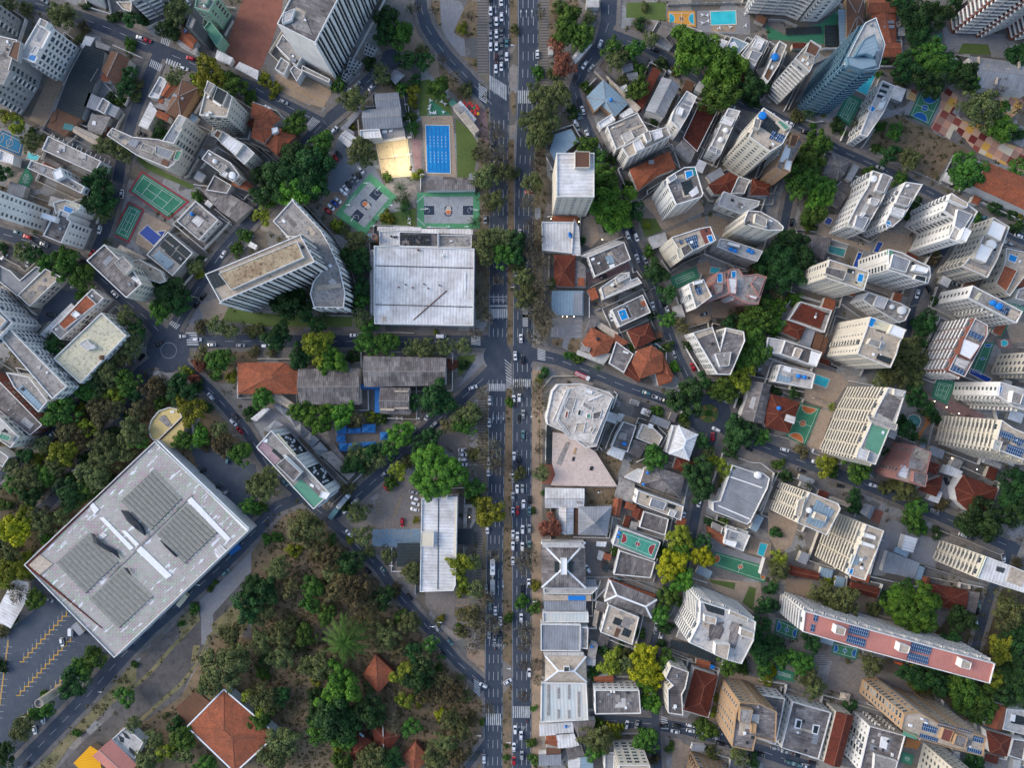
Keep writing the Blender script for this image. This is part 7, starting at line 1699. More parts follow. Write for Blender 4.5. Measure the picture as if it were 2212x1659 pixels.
# ---------------------------------------------------------------- courts
COURT = {1: ('#1c5a80', '#2a6d90', '#c9a860', None), 2: ('#3f7c62', '#478869', '#c9d2cc', None), 3: ('#95404a', '#3a7f63', '#c9d2cc', None), 4: ('#e6cfa6', '#dcc296', '#8a7458', None), 5: ('#3d7d5c', '#417f60', '#c9d2cc', '#b86a3c'),
         6: ('#3a7058', '#3e775c', '#b9c8c0', '#1d5f9c'), 7: ('#55936c', '#9a9fa2', '#6b727a', '#333f50'), 8: ('#44907c', '#47937e', '#c9d2cc', '#8a3a3c')}
def court(kind, s, desc, z=.16, zp=0):
    P = [W(OX+x*K, OY+y*K, zp) for x, y in pts(s)]; px = [(OX+x*K, OY+y*K) for x, y in pts(s)]; cp = cen(px); P = ccw(P)
    if math.dist(P[0], P[1]) < math.dist(P[1], P[2]): P = P[1:]+P[:1]
    LU, LV = math.dist(P[0], P[1]), math.dist(P[1], P[2]); c = cen(P)
    nm = 'volleyball_court' if kind == 4 else ('tennis_court' if kind in (2, 3) else 'sports_court')
    root = bpy.data.objects.new(nm, None); COL.objects.link(root); root.location = (*c, 0); thing(root, 'sports court', desc, *cp, land=True); PAVED.append(list(P))
    def M(a, b):
        u, v = a/LU, b/LV; q = [P[0][i]*(1-u)*(1-v)+P[1][i]*u*(1-v)+P[2][i]*u*v+P[3][i]*(1-u)*v for i in (0, 1)]; return (q[0]-c[0], q[1]-c[1])
    b1, b2, bl, bk = COURT[kind]
    if 'turquoise' in desc: b1, b2, bk = '#c98f3e', '#c98f3e', '#2f9fb0'
    def rect(mb, x0, y0, x1, y1, dz, mi=0): mb.face([(*M(x0, y0), z+dz), (*M(x1, y0), z+dz), (*M(x1, y1), z+dz), (*M(x0, y1), z+dz)], mi, [(x0, y0), (x1, y0), (x1, y1), (x0, y1)])
    def disc(mb, x, y, r, dz, a0=0, a1=2*PI, mi=0): mb.face([(*M(x+r*math.cos(a0+(a1-a0)*k/24), y+r*math.sin(a0+(a1-a0)*k/24)), z+dz) for k in range(24 if a1-a0 > 6 else 25)], mi)
    def arc(mb, x, y, r, w, dz, a0=0, a1=2*PI):
        for k in range(28):
            a, b = a0+(a1-a0)*k/28, a0+(a1-a0)*(k+1)/28; mb.face([(*M(x+r*math.cos(a), y+r*math.sin(a)), z+dz), (*M(x+(r+w)*math.cos(a), y+(r+w)*math.sin(a)), z+dz), (*M(x+(r+w)*math.cos(b), y+(r+w)*math.sin(b)), z+dz), (*M(x+r*math.cos(b), y+r*math.sin(b)), z+dz)])
    base = MB(); base.prism(P and [(p[0]-c[0], p[1]-c[1]) for p in P], z-.1, z, 0)
    ms = (lambda k, cc: MATS.setdefault('ct'+cc, m_ground('court'+cc, cc, '#%02x%02x%02x' % tuple(min(255, int(int(cc[i:i+2], 16)*.93)) for i in (1, 3, 5)), '#%02x%02x%02x' % tuple(int(int(cc[i:i+2], 16)*.72) for i in (1, 3, 5)), .12, .4, .65, .02)))
    base.build('court_base', ms(0, b1), root)
    mg = {1: .8, 2: 1.0, 3: 1.0, 4: .5, 5: .8, 6: .8, 7: 2.8, 8: .8}[kind]; x0, y0, x1, y1 = mg, mg, LU-mg, LV-mg
    if kind == 7: y0, y1, x0, x1 = 2.6, LV-2.2, 3.6, LU-3.4
    inner = MB(); rect(inner, x0, y0, x1, y1, .012); inner.build('court_surface', ms(1, b2), root)
    ln = MB(); w = .16
    def rline(a0, c0, a1, c1, dz=.05):
        for q in ((a0, c0, a1, c0+w), (a0, c1-w, a1, c1), (a0, c0+w, a0+w, c1-w), (a1-w, c0+w, a1, c1-w)): rect(ln, *q, dz)
    cx, cy = LU/2, LV/2; keys = []
    def nk(): keys.append(MB()); return keys[-1]
    if kind == 4:
        rline(x0, y0, x1, y1); rect(ln, x0, cy-.08, x1, cy+.08, .05)
        pole = MB()
        for q in ((cx, y0+.3), (cx, cy), (cx, y1-.3)): a = M(*q); pole.cyl(a[0], a[1], .08, z, z+2.5, 0, 8)
        pole.build('net_post', WHITE, root)
        nt = MB(); a, b = M(cx, y0+.3), M(cx, y1-.3)
        for hh in (1.5, 1.9, 2.4): nt.bar((*a, z+hh), (*b, z+hh), .05)
        nt.build('net', DARK, root)
    elif kind in (2, 3):
        rline(x0+1.2, y0+.8, x1-1.2, y1-.8); rline(x0+1.2, y0+1.9, x1-1.2, y1-1.9, .055); rect(ln, cx-LU*.24, cy-w/2, cx+LU*.24, cy+w/2, .06)
        for q in (-.24, 0, .24): rect(ln, cx+LU*q-w/2, y0+1.9, cx+LU*q+w/2, y1-1.9, .065)
    else:
        if kind != 7: rline(x0+.2, y0+.2, x1-.2, y1-.2)
        rect(ln, cx-w/2, y0, cx+w/2, y1, .06)
        ra = min(LV*.2, 3.2)
        if kind in (5, 6, 8):
            for xx, a0 in ((x0, -PI/2), (x1, PI/2)):
                disc(nk(), xx, cy, LV*.33, .03, a0, a0+PI); arc(ln, xx, cy, LV*.33, w, .055, a0, a0+PI)
            disc(nk(), cx, cy, LV*.14, .03); arc(ln, cx, cy, LV*.14, w, .07)
            if 'turquoise' in desc:
                k2 = MB(); disc(k2, cx, cy, LV*.17, .04); k2.build('centre_circle', ms(0, '#8a5a2a'), root)
        if kind == 1: arc(ln, cx, cy, 1.8, w, .05); arc(ln, x0, cy, LV*.3, w, .05, -PI/2, PI/2)
        if kind == 7:
            kw = 4.9
            rect(nk(), x0, cy-kw/2, x0+5.3, cy+kw/2, .03); rect(nk(), x1-5.3, cy-kw/2, x1, cy+kw/2, .03)
            arc(ln, x0+1.2, cy, 6.75, .12, .04, -PI/2, PI/2); arc(ln, x1-1.2, cy, 6.75, .12, .04, PI/2, 1.5*PI)
            wl = MB(); sv = ln; ln2 = wl
            for (a0_, b0_, a1_, b1_) in ((x0, cy-kw/2, x0+5.3, cy+kw/2), (x1-5.3, cy-kw/2, x1, cy+kw/2)):
                for q in ((a0_, b0_-w, a1_, b0_), (a0_, b1_, a1_, b1_+w)): rect(wl, *q, .05)
                rect(wl, a1_ if a0_ == x0 else a0_-w, b0_, a1_+w if a0_ == x0 else a0_, b1_, .05)
            arc(wl, x0+1.4, cy, 1.3, .14, .05, -PI/2, PI/2); arc(wl, x1-1.4, cy, 1.3, .14, .05, PI/2, 1.5*PI)
            # centre emblem: dark octagonal band, basketball and net
            fl = -1 if 'rotated' in desc else 1
            oc = [(-2.0, 1.4), (-.9, 2.6), (-.9, 1.9), (-1.4, 1.2), (-1.4, -.4), (-2.0, -.4)]
            E = MB(); 
            def em(mb, L_, dz): mb.face([(*M(cx+a*fl, cy+b*fl), z+dz) for a, b in L_])
            em(E, [(-2, 1.5), (-2, -.3), (-1.35, -.3), (-1.35, 1.3), (-.8, 1.9), (-.8, 2.7)], .05); em(E, [(2, 1.5), (.8, 2.7), (.8, 1.9), (1.35, 1.3), (1.35, -1.8), (2, -2)], .052)
            em(E, [(2, -2), (1, -3.2), (-1, -3.2), (-2, -2.2), (-2, -1.1), (-1.4, -1.1), (-1.4, -1.9), (-.8, -2.6), (.8, -2.6), (1.4, -1.9)], .054)
            E.build('emblem', ms(0, '#343a52'), root); B_ = MB(); disc(B_, cx, cy-.9*fl, 1.25, .06); B_.build('emblem_ball', m_flat('ball_orange', '#d07a48', .7, var=.2), root)
            N_ = MB(); em(N_, [(-1.7, .35), (1.7, .35), (1.7, .0), (-1.7, .0)], .07)
            for a in (-.9, -.3, .3, .9): em(N_, [(a*1.1, .35), (a*.8, 2.3), (a*.8+.14, 2.3), (a*1.1+.14, .35)], .072); em(N_, [(a*1.1, .35), (a*.8+.5, 2.3), (a*.8+.62, 2.3), (a*1.1+.14, .35)], .074)
            N_.build('emblem_net', m_flat('emblem_pale', '#d8c8b0', .7), root); wl.build('key_line', m_flat('road_paint', '#b9bcbd', .7, var=.3), root)
            for (tx, ty, ra_) in (((1.9, LV-3.2, .75), (1.9, 3.2, -.75)) if fl > 0 else ((cx-2, LV-1.5, 0), (cx+2, 1.2, 0))):
                cu = bpy.data.curves.new('court_lettering', 'FONT'); cu.body = 'GINÁSTICO'; cu.size = 1.05; cu.align_x = 'CENTER'; cu.align_y = 'CENTER'; cu.extrude = .01
                tmp = link('t', cu); lm_ = bpy.data.meshes.new_from_object(tmp.evaluated_get(bpy.context.evaluated_depsgraph_get())); bpy.data.objects.remove(tmp); lm_.materials.clear(); lm_.materials.append(WHITE); o = link('court_lettering', lm_, root, (*M(tx, ty), z+.05)); uu = math.atan2(P[1][1]-P[0][1], P[1][0]-P[0][0]); o.rotation_euler = (0, 0, uu+ra_)
            for xx, sg in ((x0-1.6, 1), (x1+1.6, -1)):
                hp = MB(); a = M(xx, cy); b = M(xx+sg*2.6, cy); hp.cyl(*a, .12, z, z+2.6, 0, 8); hp.bar((*a, z+2.6), (*b, z+3.1), .22); hp.build('hoop_post', WHITE, root)
                bb = MB(); q0, q1 = M(xx+sg*2.6, cy-.9), M(xx+sg*2.6, cy+.9); bb.bar((*q0, z+3.3), (*q1, z+3.3), .1, 1.05); bb.build('backboard', WHITE, root)
    for k_ in keys: k_.build('key_area', ms(0, bk), root)
    ln.build('court_lines', m_flat('lines'+bl, bl, .7, var=.15), root)
def water_pool(desc, s):
    px = [(OX+x*K, OY+y*K) for x, y in pts(s)]; P = ccw([W(x, y) for x, y in px]); c = cen(P); P = [(p[0]-c[0], p[1]-c[1]) for p in P]
    root = bpy.data.objects.new('swimming_pool', None); COL.objects.link(root); root.location = (*c, 0); thing(root, 'swimming pool', desc, *cen(px), land=True); PAVED.append([(p[0]+c[0], p[1]+c[1]) for p in inset(P, -1.5)])
    k = 'd' if 'dark blue' in desc or 'short blue' in desc or 'square blue' in desc else ('t' if 'turquoise' in desc or 'teal' in desc and 'murky' not in desc else ('m' if 'murky' in desc or 'fountain' in desc else 'b'))
    m = MB(); m.face([(*p, .2) for p in P]); m.build('water', POOLM[k], root)
    cp = MB(); o = inset(P, -.4)
    for i in range(len(P)):
        j = (i+1) % len(P); cp.face([(*P[i], .26), (*o[i], .26), (*o[j], .26), (*P[j], .26)][::-1]); cp.face([(*o[i], 0), (*o[j], 0), (*o[j], .26), (*o[i], .26)]); cp.face([(*P[j], .1), (*P[i], .1), (*P[i], .26), (*P[j], .26)])
    cp.build('coping', wallmat('c'), root)
    if 'lap pool with lane' in desc:
        a, b, c_, d = P   # find orientation
        if math.dist(a, b) > math.dist(b, c_): a, b, c_, d = b, c_, d, a
        for k_ in range(6):
            t = (k_+.5)/6; l = MB()
            A = (a[0]+(b[0]-a[0])*t, a[1]+(b[1]-a[1])*t); B = (d[0]+(c_[0]-d[0])*t, d[1]+(c_[1]-d[1])*t)
            l.bar((A[0]+(B[0]-A[0])*.04, A[1]+(B[1]-A[1])*.04, .205), (A[0]+(B[0]-A[0])*.96, A[1]+(B[1]-A[1])*.96, .205), .28, .02); l.build('lane_stripe', m_flat('lane_navy', '#0f5790', .3), root)
        for k_ in range(1, 6):
            if k_ == 0: continue
            t = k_/6; l = MB()
            for q in range(9):
                if 3 < q < 5: continue
                f0 = .22+.065*q; f1 = f0+.035; A = (a[0]+(b[0]-a[0])*t, a[1]+(b[1]-a[1])*t); B = (d[0]+(c_[0]-d[0])*t, d[1]+(c_[1]-d[1])*t)
                l.bar((A[0]+(B[0]-A[0])*f0, A[1]+(B[1]-A[1])*f0, .23), (A[0]+(B[0]-A[0])*f1, A[1]+(B[1]-A[1])*f1, .23), .16, .08)
            l.build('lane_rope', WHITE, root)
# ---------------------------------------------------------------- small things
def small(name, cat, desc, x, y, parts, z=0, auto=True, group=None, h=0):
    X, Y = W(x, y, h); r = bpy.data.objects.new(name, None); COL.objects.link(r); r.location = (X, Y, z)
    for nm, me, mats in parts: link(nm, me, r)
    return thing(r, cat, desc, x, y, auto, group)
SM = {}
def cached(k, f):
    if k not in SM: SM[k] = f()
    return SM[k]
def lamp(x, y, h):
    X, Y = W(x, y, h); hi = h > 4
    def f():
        p = MB(); p.cyl(0, 0, .09 if hi else .06, 0, h, 0, 8); arm = MB(); hd = MB()
        if hi: arm.bar((0, 0, h), (1.6, 0, h+.3), .12); hd.box(1.3, -.22, h+.2, 2.1, .22, h+.34)
        hd2 = MB(); 
        if hi: hd2.box(1.4, -.18, h+.16, 2.0, .18, h+.2)
        else: hd2.cyl(0, 0, .14, h, h+.25, 0, 10)
        return [('pole', p.mesh('pole', [CONC]), 0)]+([('arm', arm.mesh('arm', [WHITE]), 0), ('lamp_housing', hd.mesh('lamp_housing', [WHITE]), 0)] if hi else [])+[('lamp', hd2.mesh('lamp', [LAMP]), 0)]
    r = small('street_lamp' if hi else 'garden_lamp', 'street lamp' if hi else 'garden lamp', 'tall white lamp post' if hi else 'small glowing garden lamp', x, y, cached(('lamp', h), f), group='street lamps' if hi else 'garden lamps', h=h)
    r.rotation_euler = (0, 0, 0 if X < 0 else PI); return r
def person_mesh(sit=False):
    def f():
        me = bpy.data.meshes.new('p'); 
        V = [(0, 0, .95), (0, 0, 1.2), (0, .0, 1.42), (0, 0, 1.5), (0, .01, 1.64), (0, 0, 1.76)]; R = [.14, .13, .15, .06, .1, .07]; E = [(0, 1), (1, 2), (2, 3), (3, 4), (4, 5)]
        for s in (-1, 1):
            b = len(V); V += [(s*.2, 0, 1.42), (s*.27, .04, 1.15), (s*.3, .22, .98), (s*.31, .3, .95)]; R += [.065, .05, .04, .045]; E += [(2, b), (b, b+1), (b+1, b+2), (b+2, b+3)]
            b = len(V)
            L = [(s*.1, .02, .9), (s*.13, .1, .5), (s*.13, -.02, .1), (s*.13, .16, .04)] if not sit else [(s*.12, .05, .9), (s*.18, .45, .85), (s*.18, .4, .42), (s*.18, .55, .38)]
            V += L; R += [.09, .065, .045, .04]; E += [(0, b), (b, b+1), (b+1, b+2), (b+2, b+3)]
        me.from_pydata(V, E, []); o = bpy.data.objects.new('tmp', me); COL.objects.link(o); o.modifiers.new('s', 'SKIN'); o.modifiers.new('u', 'SUBSURF').levels = 1
        for i, v in enumerate(me.skin_vertices[0].data): v.radius = (R[i], R[i]*.85); v.use_root = (i == 0)
        dg = bpy.context.evaluated_depsgraph_get(); m2 = bpy.data.meshes.new_from_object(o.evaluated_get(dg)); bpy.data.objects.remove(o)
        return m2
    return cached(('person', sit), f)
PCOL = [('#b03030', 'red'), ('#d8d8d8', 'white'), ('#23334f', 'navy'), ('#3a3a3a', 'dark'), ('#c8a030', 'yellow')]
def person(x, y, k, sit=False, z=.16, rz=0):
    c, cn = PCOL[k % 5]; me = person_mesh(sit).copy(); me.name = 'person'
    for m in (m_flat('skin', '#8a5f48', .6), m_flat('shirt'+cn, c, .8), m_flat('trousers', '#2c3442', .8)): me.materials.append(m)
    for p in me.polygons: zc = p.center.z; xx = abs(p.center.x); p.material_index = 0 if zc > 1.47 or zc < .07 or (xx > .26 and zc < 1.2) else (1 if zc > .95 else 2)
    X, Y = W(x, y, 1); r = link('person', me, None, (X, Y, z)); r.rotation_euler = (0, 0, rz or k*1.3)
    hr = MB(); hr.cyl(0, -.01, .105, 1.68, 1.8, 0, 10, .05); hr.build('hair', m_flat('hair', '#1c1512', .9), r)
    thing(r, 'person', 'person in '+cn+' top', x, y, True)
def bike(x, y, k, rz):
    X, Y = W(x, y, .8); r = bpy.data.objects.new('motorcycle', None); COL.objects.link(r); r.location = (X, Y, .15); r.rotation_euler = (0, 0, rz)
    b = MB(); b.box(-.14, -.6, .45, .14, .55, .8); b.bar((0, .5, .5), (0, .7, 1.05), .1); b.build('body', m_flat('moto_red', '#8c1c1c', .4), r)
    hb = MB(); hb.bar((-.38, .62, 1.05), (.38, .62, 1.05), .06); hb.build('handlebar', DARK, r)
    for yy in (-.68, .72):
        w = MB(); 
        for s in range(12):
            a, a2 = 2*PI*s/12, 2*PI*(s+1)/12; w.face([(-.06, yy+math.cos(a)*.3, .3+math.sin(a)*.3), (.06, yy+math.cos(a)*.3, .3+math.sin(a)*.3), (.06, yy+math.cos(a2)*.3, .3+math.sin(a2)*.3), (-.06, yy+math.cos(a2)*.3, .3+math.sin(a2)*.3)])
        w.build('wheel', m_flat('tyre', '#17181a', .9), r)
    bx = MB(); bx.box(-.22, -.9, .85, .22, -.5, 1.2); bx.build('top_box', DARK, r)
    thing(r, 'motorcycle', 'red motorcycle with a top box', x, y, True); person(x, y, k, True, .15, rz)
def parasol(x, y, col, i):
    def f():
        c = MB(); n = 8
        for k in range(n):
            a, b = 2*PI*k/n, 2*PI*(k+1)/n; c.face([(math.cos(a)*.85, math.sin(a)*.85, 2.1), (math.cos(b)*.85, math.sin(b)*.85, 2.1), (0, 0, 2.55)])
        p = MB(); p.cyl(0, 0, .04, 0, 2.5, 0, 6); t = MB(); t.cyl(0, 0, .45, .7, .75, 0, 10)
        return [('canopy', c.mesh('canopy', [m_flat('parasol_'+col, {'red': '#b8322c', 'green': '#1f7a4c', 'yellow': '#c99a2a', 'blue': '#2c55a0'}[col], .7)]), 0), ('pole', p.mesh('pole', [WHITE]), 0)]
    small('parasol', 'parasol', 'small %s cafe parasol' % col, x, y, cached(('par', col), f), .1, group='cafe parasols', h=2.2)
def table(x, y, i):
    def f():
        t = MB(); t.cyl(0, 0, .5, .68, .73, 0, 12); l = MB(); l.cyl(0, 0, .05, 0, .7, 0, 6)
        P = [('table_top', t.mesh('table_top', [WHITE]), 0), ('leg', l.mesh('leg', [WHITE]), 0)]; return P
    def g():
        s = MB(); s.box(-.22, -.22, .4, .22, .22, .45); b = MB(); b.box(-.22, .18, .45, .22, .22, .85); P = [('seat', s.mesh('seat', [WHITE]), 0), ('backrest', b.mesh('backrest', [WHITE]), 0)]
        for a in (-.19, .19):
            for c in (-.19, .19): l = MB(); l.box(a-.02, c-.02, 0, a+.02, c+.02, .4); P.append(('leg', l.mesh('leg', [WHITE]), 0))
        return P
    small('garden_table', 'table', 'small round white garden table', x, y, cached('tab', f), .14, group='white garden tables')
    for k in range(3):
        a = k*2.1+i; X = x+math.cos(a)*3.6; Y = y+math.sin(a)*3.6; r = small('garden_chair', 'chair', ['white garden chair', 'white plastic garden chair', 'small white garden chair'][k], X, Y, cached('chr', g), .14, group='white garden chairs'); r.rotation_euler = (0, 0, -a-PI/2)
def fence(a, b):
    A, B = W(*a), W(*b); L = math.dist(A, B); n = max(2, int(L/4)); root = bpy.data.objects.new('fence', None); COL.objects.link(root); root.location = (*A, 0); u = ((B[0]-A[0])/L, (B[1]-A[1])/L)
    p = MB(); p.prism(ccw([(-u[1]*.05, u[0]*.05), (u[1]*.05, -u[0]*.05), (u[0]*L+u[1]*.05, u[1]*L-u[0]*.05), (u[0]*L-u[1]*.05, u[1]*L+u[0]*.05)]), 0, 1.9); p.build('panel', wallmat('g'), root)
    ps = MB(); ps.box(-.12, -.12, 0, .12, .12, 2.3); me = ps.mesh('post', [wallmat('w')])
    for k in range(min(n, 90)+1): t = k/min(n, 90)*L; link('post', me, root, (u[0]*t, u[1]*t, 0))
    thing(root, 'fence', 'thin grey fence with pale posts', (a[0]+b[0])/2, (a[1]+b[1])/2, True)
def cylthing(x, y, r, h, desc):
    X, Y = W(x, y, max(h, .7)); root = bpy.data.objects.new('trampoline' if 'tramp' in desc else ('chimney' if 'chimney' in desc else 'round_tower'), None); COL.objects.link(root); root.location = (X, Y, 0); thing(root, root.name.split('.')[0].replace('_', ' '), desc, x, y, land=True)
    R = r*S; m = MB()
    if 'tramp' in desc:
        m.cyl(0, 0, R*.85, .7, .75, 0, 24); m.build('mat', DARK, root); f = MB()
        for k in range(24): a, b = k*PI/12, (k+1)*PI/12; f.face([(R*.85*math.cos(a), R*.85*math.sin(a), .78), (R*math.cos(a), R*math.sin(a), .78), (R*math.cos(b), R*math.sin(b), .78), (R*.85*math.cos(b), R*.85*math.sin(b), .78)])
        f.build('pad', m_flat('pad', '#8a7a50', .7), root)
        for k in range(6): a = k*PI/3; l = MB(); l.cyl(R*.95*math.cos(a), R*.95*math.sin(a), .04, 0, .78, 0, 6); l.build('leg', DARK, root)
        return
    mt = m_conc('shaft'+desc[:5], '#b5ab9c', '#a09686', '#77705f', 60, .4) if 'rusty' not in desc else m_flat('rust', '#a0705a', .9, var=.3)
    m.cyl(0, 0, R*1.04, 0, h, 0, 32, R)
    m.f.pop(); m.m.pop(); m.v = m.v[:-32]; m.uv = m.uv[:-32]
    for k in range(32): a, b = k*PI/16, (k+1)*PI/16; ri = R*.86; m.face([(R*math.cos(a), R*math.sin(a), h), (R*math.cos(b), R*math.sin(b), h), (ri*math.cos(b), ri*math.sin(b), h), (ri*math.cos(a), ri*math.sin(a), h)]); m.face([(ri*math.cos(a), ri*math.sin(a), h), (ri*math.cos(b), ri*math.sin(b), h), (ri*math.cos(b), ri*math.sin(b), h-1.2), (ri*math.cos(a), ri*math.sin(a), h-1.2)])
    m.build('shaft', mt, root); t = MB(); t.cyl(0, 0, R*.86, h-1.3, h-1.2, 0, 32); t.build('cap', roofmat('C' if 'rusty' not in desc else 'E'), root)
def acbank(s, desc):
    px = [(OX+x*K, OY+y*K) for x, y in pts(s)]; P = ccw([W(x, y, 3) for x, y in px]); c = cen(P); P = [(p[0]-c[0], p[1]-c[1]) for p in P]; root = bpy.data.objects.new('cooling_unit', None); COL.objects.link(root); root.location = (*c, 0); thing(root, 'cooling unit', desc, *cen(px))
    m = MB(); m.prism(P, 0, 3.); m.build('casing', wallmat('g'), root); L = math.dist(P[0], P[1]); L2 = math.dist(P[1], P[2]); nu, nv = max(2, int(L/1.5)), max(2, int(L2/1.5)); fm = MB(); fm.cyl(0, 0, .5, 0, .35, 0, 14); me = fm.mesh('fan', [DARK])
    for i in range(nu):
        for j in range(nv): u, v = (i+.5)/nu, (j+.5)/nv; link('fan', me, root, (*[P[0][q]*(1-u)*(1-v)+P[1][q]*u*(1-v)+P[2][q]*u*v+P[3][q]*(1-u)*v for q in (0, 1)], 3.))
def tarp(s, desc, z=12.6):
    px = [(OX+x*K, OY+y*K) for x, y in pts(s)]; P = ccw([W(x, y, z) for x, y in px]); m = MB(); n = len(P); c = cen(P)
    I = [((p[0]+c[0]*.6)/1.6, (p[1]+c[1]*.6)/1.6) for p in P]; hz = [RNG.uniform(.15, .6) for _ in P]
    for i in range(n):
        j = (i+1) % n; m.face([(*P[i], z-.1), (*P[j], z-.1), (*I[j], z+hz[j]), (*I[i], z+hz[i])])
        m.face([(*I[i], z+hz[i]), (*I[j], z+hz[j]), (*c, z+.35)])
    o = m.build('tarp', m_flat('black_tarp', '#1e2730', .35, var=.2)); thing(o, 'tarp', desc, *cen(px))
def shelter(x, y):
    X, Y = W(x, y, 2.8); r = bpy.data.objects.new('bus_shelter', None); COL.objects.link(r); r.location = (X, Y, .2)
    m = MB(); m.box(-1.4, -3.2, 2.6, 1.4, 3.2, 2.75); m.build('roof', roofmat('M'), r); p = MB()
    for a in (-1, 1): p.box(a*1-.06, -2.8, 0, a*1+.06, -2.68, 2.6); p.box(a*1-.06, 2.68, 0, a*1+.06, 2.8, 2.6)
    p.build('posts', DARK, r); b = MB(); b.box(-.3, -2, .42, .3, 2, .5); b.build('bench', DARK, r); thing(r, 'bus shelter', 'grey roofed bus shelter', x, y, True)
def island(x, y, r):
    X, Y = W(x, y); R = r*S; m = MB(); m.cyl(X, Y, R, .1, .42, 0, 40, mt=1); m.cyl(X, Y, R*.93, .42, .46, 1, 40); struct(m.build('roundabout_island', [m_flat('kerb_orange', '#b5763f', .8), gmat('lawn')]))
    p = MB(); 
    for k in range(4): a = k*PI/2+.6; p.bar((X+R*.5*math.cos(a), Y+R*.5*math.sin(a), .46), (X+R*.95*math.cos(a), Y+R*.95*math.sin(a), .46), .7, .05)
    struct(p.build('island_path', gmat('orange')))
def playset(x, y):
    X, Y = W(x, y); r = bpy.data.objects.new('play_frame', None); COL.objects.link(r); r.location = (X, Y, .1)
    for nm, c, a in (('tower', '#b03028', (-1.5, -1)), ('roof', '#2d62b5', (-1.5, -1)), ('slide', '#c9542a', (-4.5, .5)), ('tunnel', '#2c8a4a', (1.2, 1)), ('platform', '#d0a028', (2.5, -1))):
        m = MB()
        if nm == 'tower': m.box(a[0]-.7, a[1]-.7, 0, a[0]+.7, a[1]+.7, 1.8)
        elif nm == 'roof': m.cyl(a[0], a[1], 1.1, 1.8, 2.7, 0, 8, .02)
        elif nm == 'slide': m.bar((a[0]-1.5, a[1], .2), (a[0]+2., a[1]-.6, 1.5), .8, .15)
        elif nm == 'tunnel': m.bar((a[0]-1.5, a[1], .8), (a[0]+1.5, a[1]+.5, .8), .9)
        else: m.box(a[0]-.9, a[1]-.9, .8, a[0]+.9, a[1]+.9, 1.0)
        m.build(nm, m_flat('play_'+nm, c, .4), r)
    thing(r, 'play frame', 'colourful children play frame behind the salmon roofed slab', x, y)
def lean_tos():
    n = 0
    for _ in range(5000):
        x, y = float(RNG.uniform(-262, 262)), float(RNG.uniform(-198, 198))
        if n >= 120: break
        if x < 10 and y < 8 or x < 0 and x > -70 or x < 10 and RNG.random() < .5: continue
        F_ = min(FOOT, key=lambda f: min(math.dist(q, (x, y)) for q in f)); u = longdir(F_)[0]; a, b = float(RNG.uniform(1.6, 5)), float(RNG.uniform(1.3, 3.2))
        q = ccw([(x+u[0]*i*a-u[1]*j*b, y+u[1]*i*a+u[0]*j*b) for i, j in ((-1, -1), (1, -1), (1, 1), (-1, 1))])
        chk = q+[(x, y)]+[((q[k][0]+q[(k+1) % 4][0])/2, (q[k][1]+q[(k+1) % 4][1])/2) for k in range(4)]
        if any(near_road(*p, -1, 1.5) for p in chk) or any(inside(*p, f) for f in FOOT for p in chk if abs(f[0][0]-x) < 90) or any(inside(*p, f) for f in PAVED+[f[0] for f in FOREST] for p in chk[:5]): continue
        if any(math.hypot(T_[1]-(x/S+CX), T_[2]-(CY-y/S)) < T_[3]+8 for T_ in TREES if T_[3] > 12): continue
        mk, nm = (('F', 'dark corrugated'), ('W', 'white sheet'), ('T', 'orange tiled'), ('M', 'grey metal'), ('N', 'brown sheet'), ('C', 'stained concrete'), ('R', 'dark red tiled'), ('L', 'pale concrete'), ('B', 'blue grey metal'))[n % 9]; n += 1
        r = bpy.data.objects.new('lean_to', None); COL.objects.link(r); r.location = (x, y, 0); P = [(p[0]-x, p[1]-y) for p in q]; h = float(RNG.uniform(2.6, 3.6))
        w_ = MB(); w_.prism(inset(P, .2), 0, h-.15, top=False); w_.build('wall', wallmat('wcg'[n % 3]), r); f_ = MB(); f_.prism(P, h-.12, h, frame=longdir(P)); f_.build('roof', roofmat(mk), r)
        thing(r, 'lean-to', 'low '+nm+' lean-to', x/S*H/(H-3)+CX, CY-y/S*H/(H-3), True, 'small lean-tos between the buildings'); FOOT.append(q); FH.append(3)
def boundary_walls():
    n_ = 0
    for fi, (P, h) in enumerate(zip(FOOT, FH)):
        if h > 60 or abs(area(P)) < 60: continue
        o = inset(ccw(P), -float(RNG.uniform(1.8, 4.5))); runs = []; cur = []
        for i in range(len(o)):
            a, b = o[i], o[(i+1) % len(o)]; L = math.dist(a, b); k = max(1, int(L/2))
            for q in range(k+1):
                x, y = a[0]+(b[0]-a[0])*q/k, a[1]+(b[1]-a[1])*q/k
                bad = abs(x) > 275 or abs(y) > 208 or near_road(x, y, -1, 1.2) or any(inside(x, y, F_) for F_ in FOOT if abs(F_[0][0]-x) < 70 and abs(F_[0][1]-y) < 70) or any(inside(x, y, F_) for F_ in PAVED) or any(inside(x, y, F_[0]) for F_ in FOREST)
                if bad:
                    if len(cur) > 1: runs.append(cur)
                    cur = []
                else: cur.append((x, y))
        if len(cur) > 1: runs.append(cur)
        runs = sorted([r for r in runs if len(r) > 4], key=len, reverse=True)[:3]
        for r in runs:
            m = MB(); n_ += 1; hh = float(RNG.uniform(1.8, 2.6))
            for a, b in zip(r[:-1], r[1:]):
                if math.dist(a, b) > .1: m.bar((*a, hh/2), (*b, hh/2), .24, hh)
            ww = m.build('boundary_wall', wallmat('wwcg'[n_ % 4])); mid = r[len(r)//2]; thing(ww, 'boundary wall', ['white', 'plain white', 'cream', 'grey'][n_ % 4]+' garden wall', mid[0]/S+CX, CY-mid[1]/S, True, 'boundary walls between the lots')
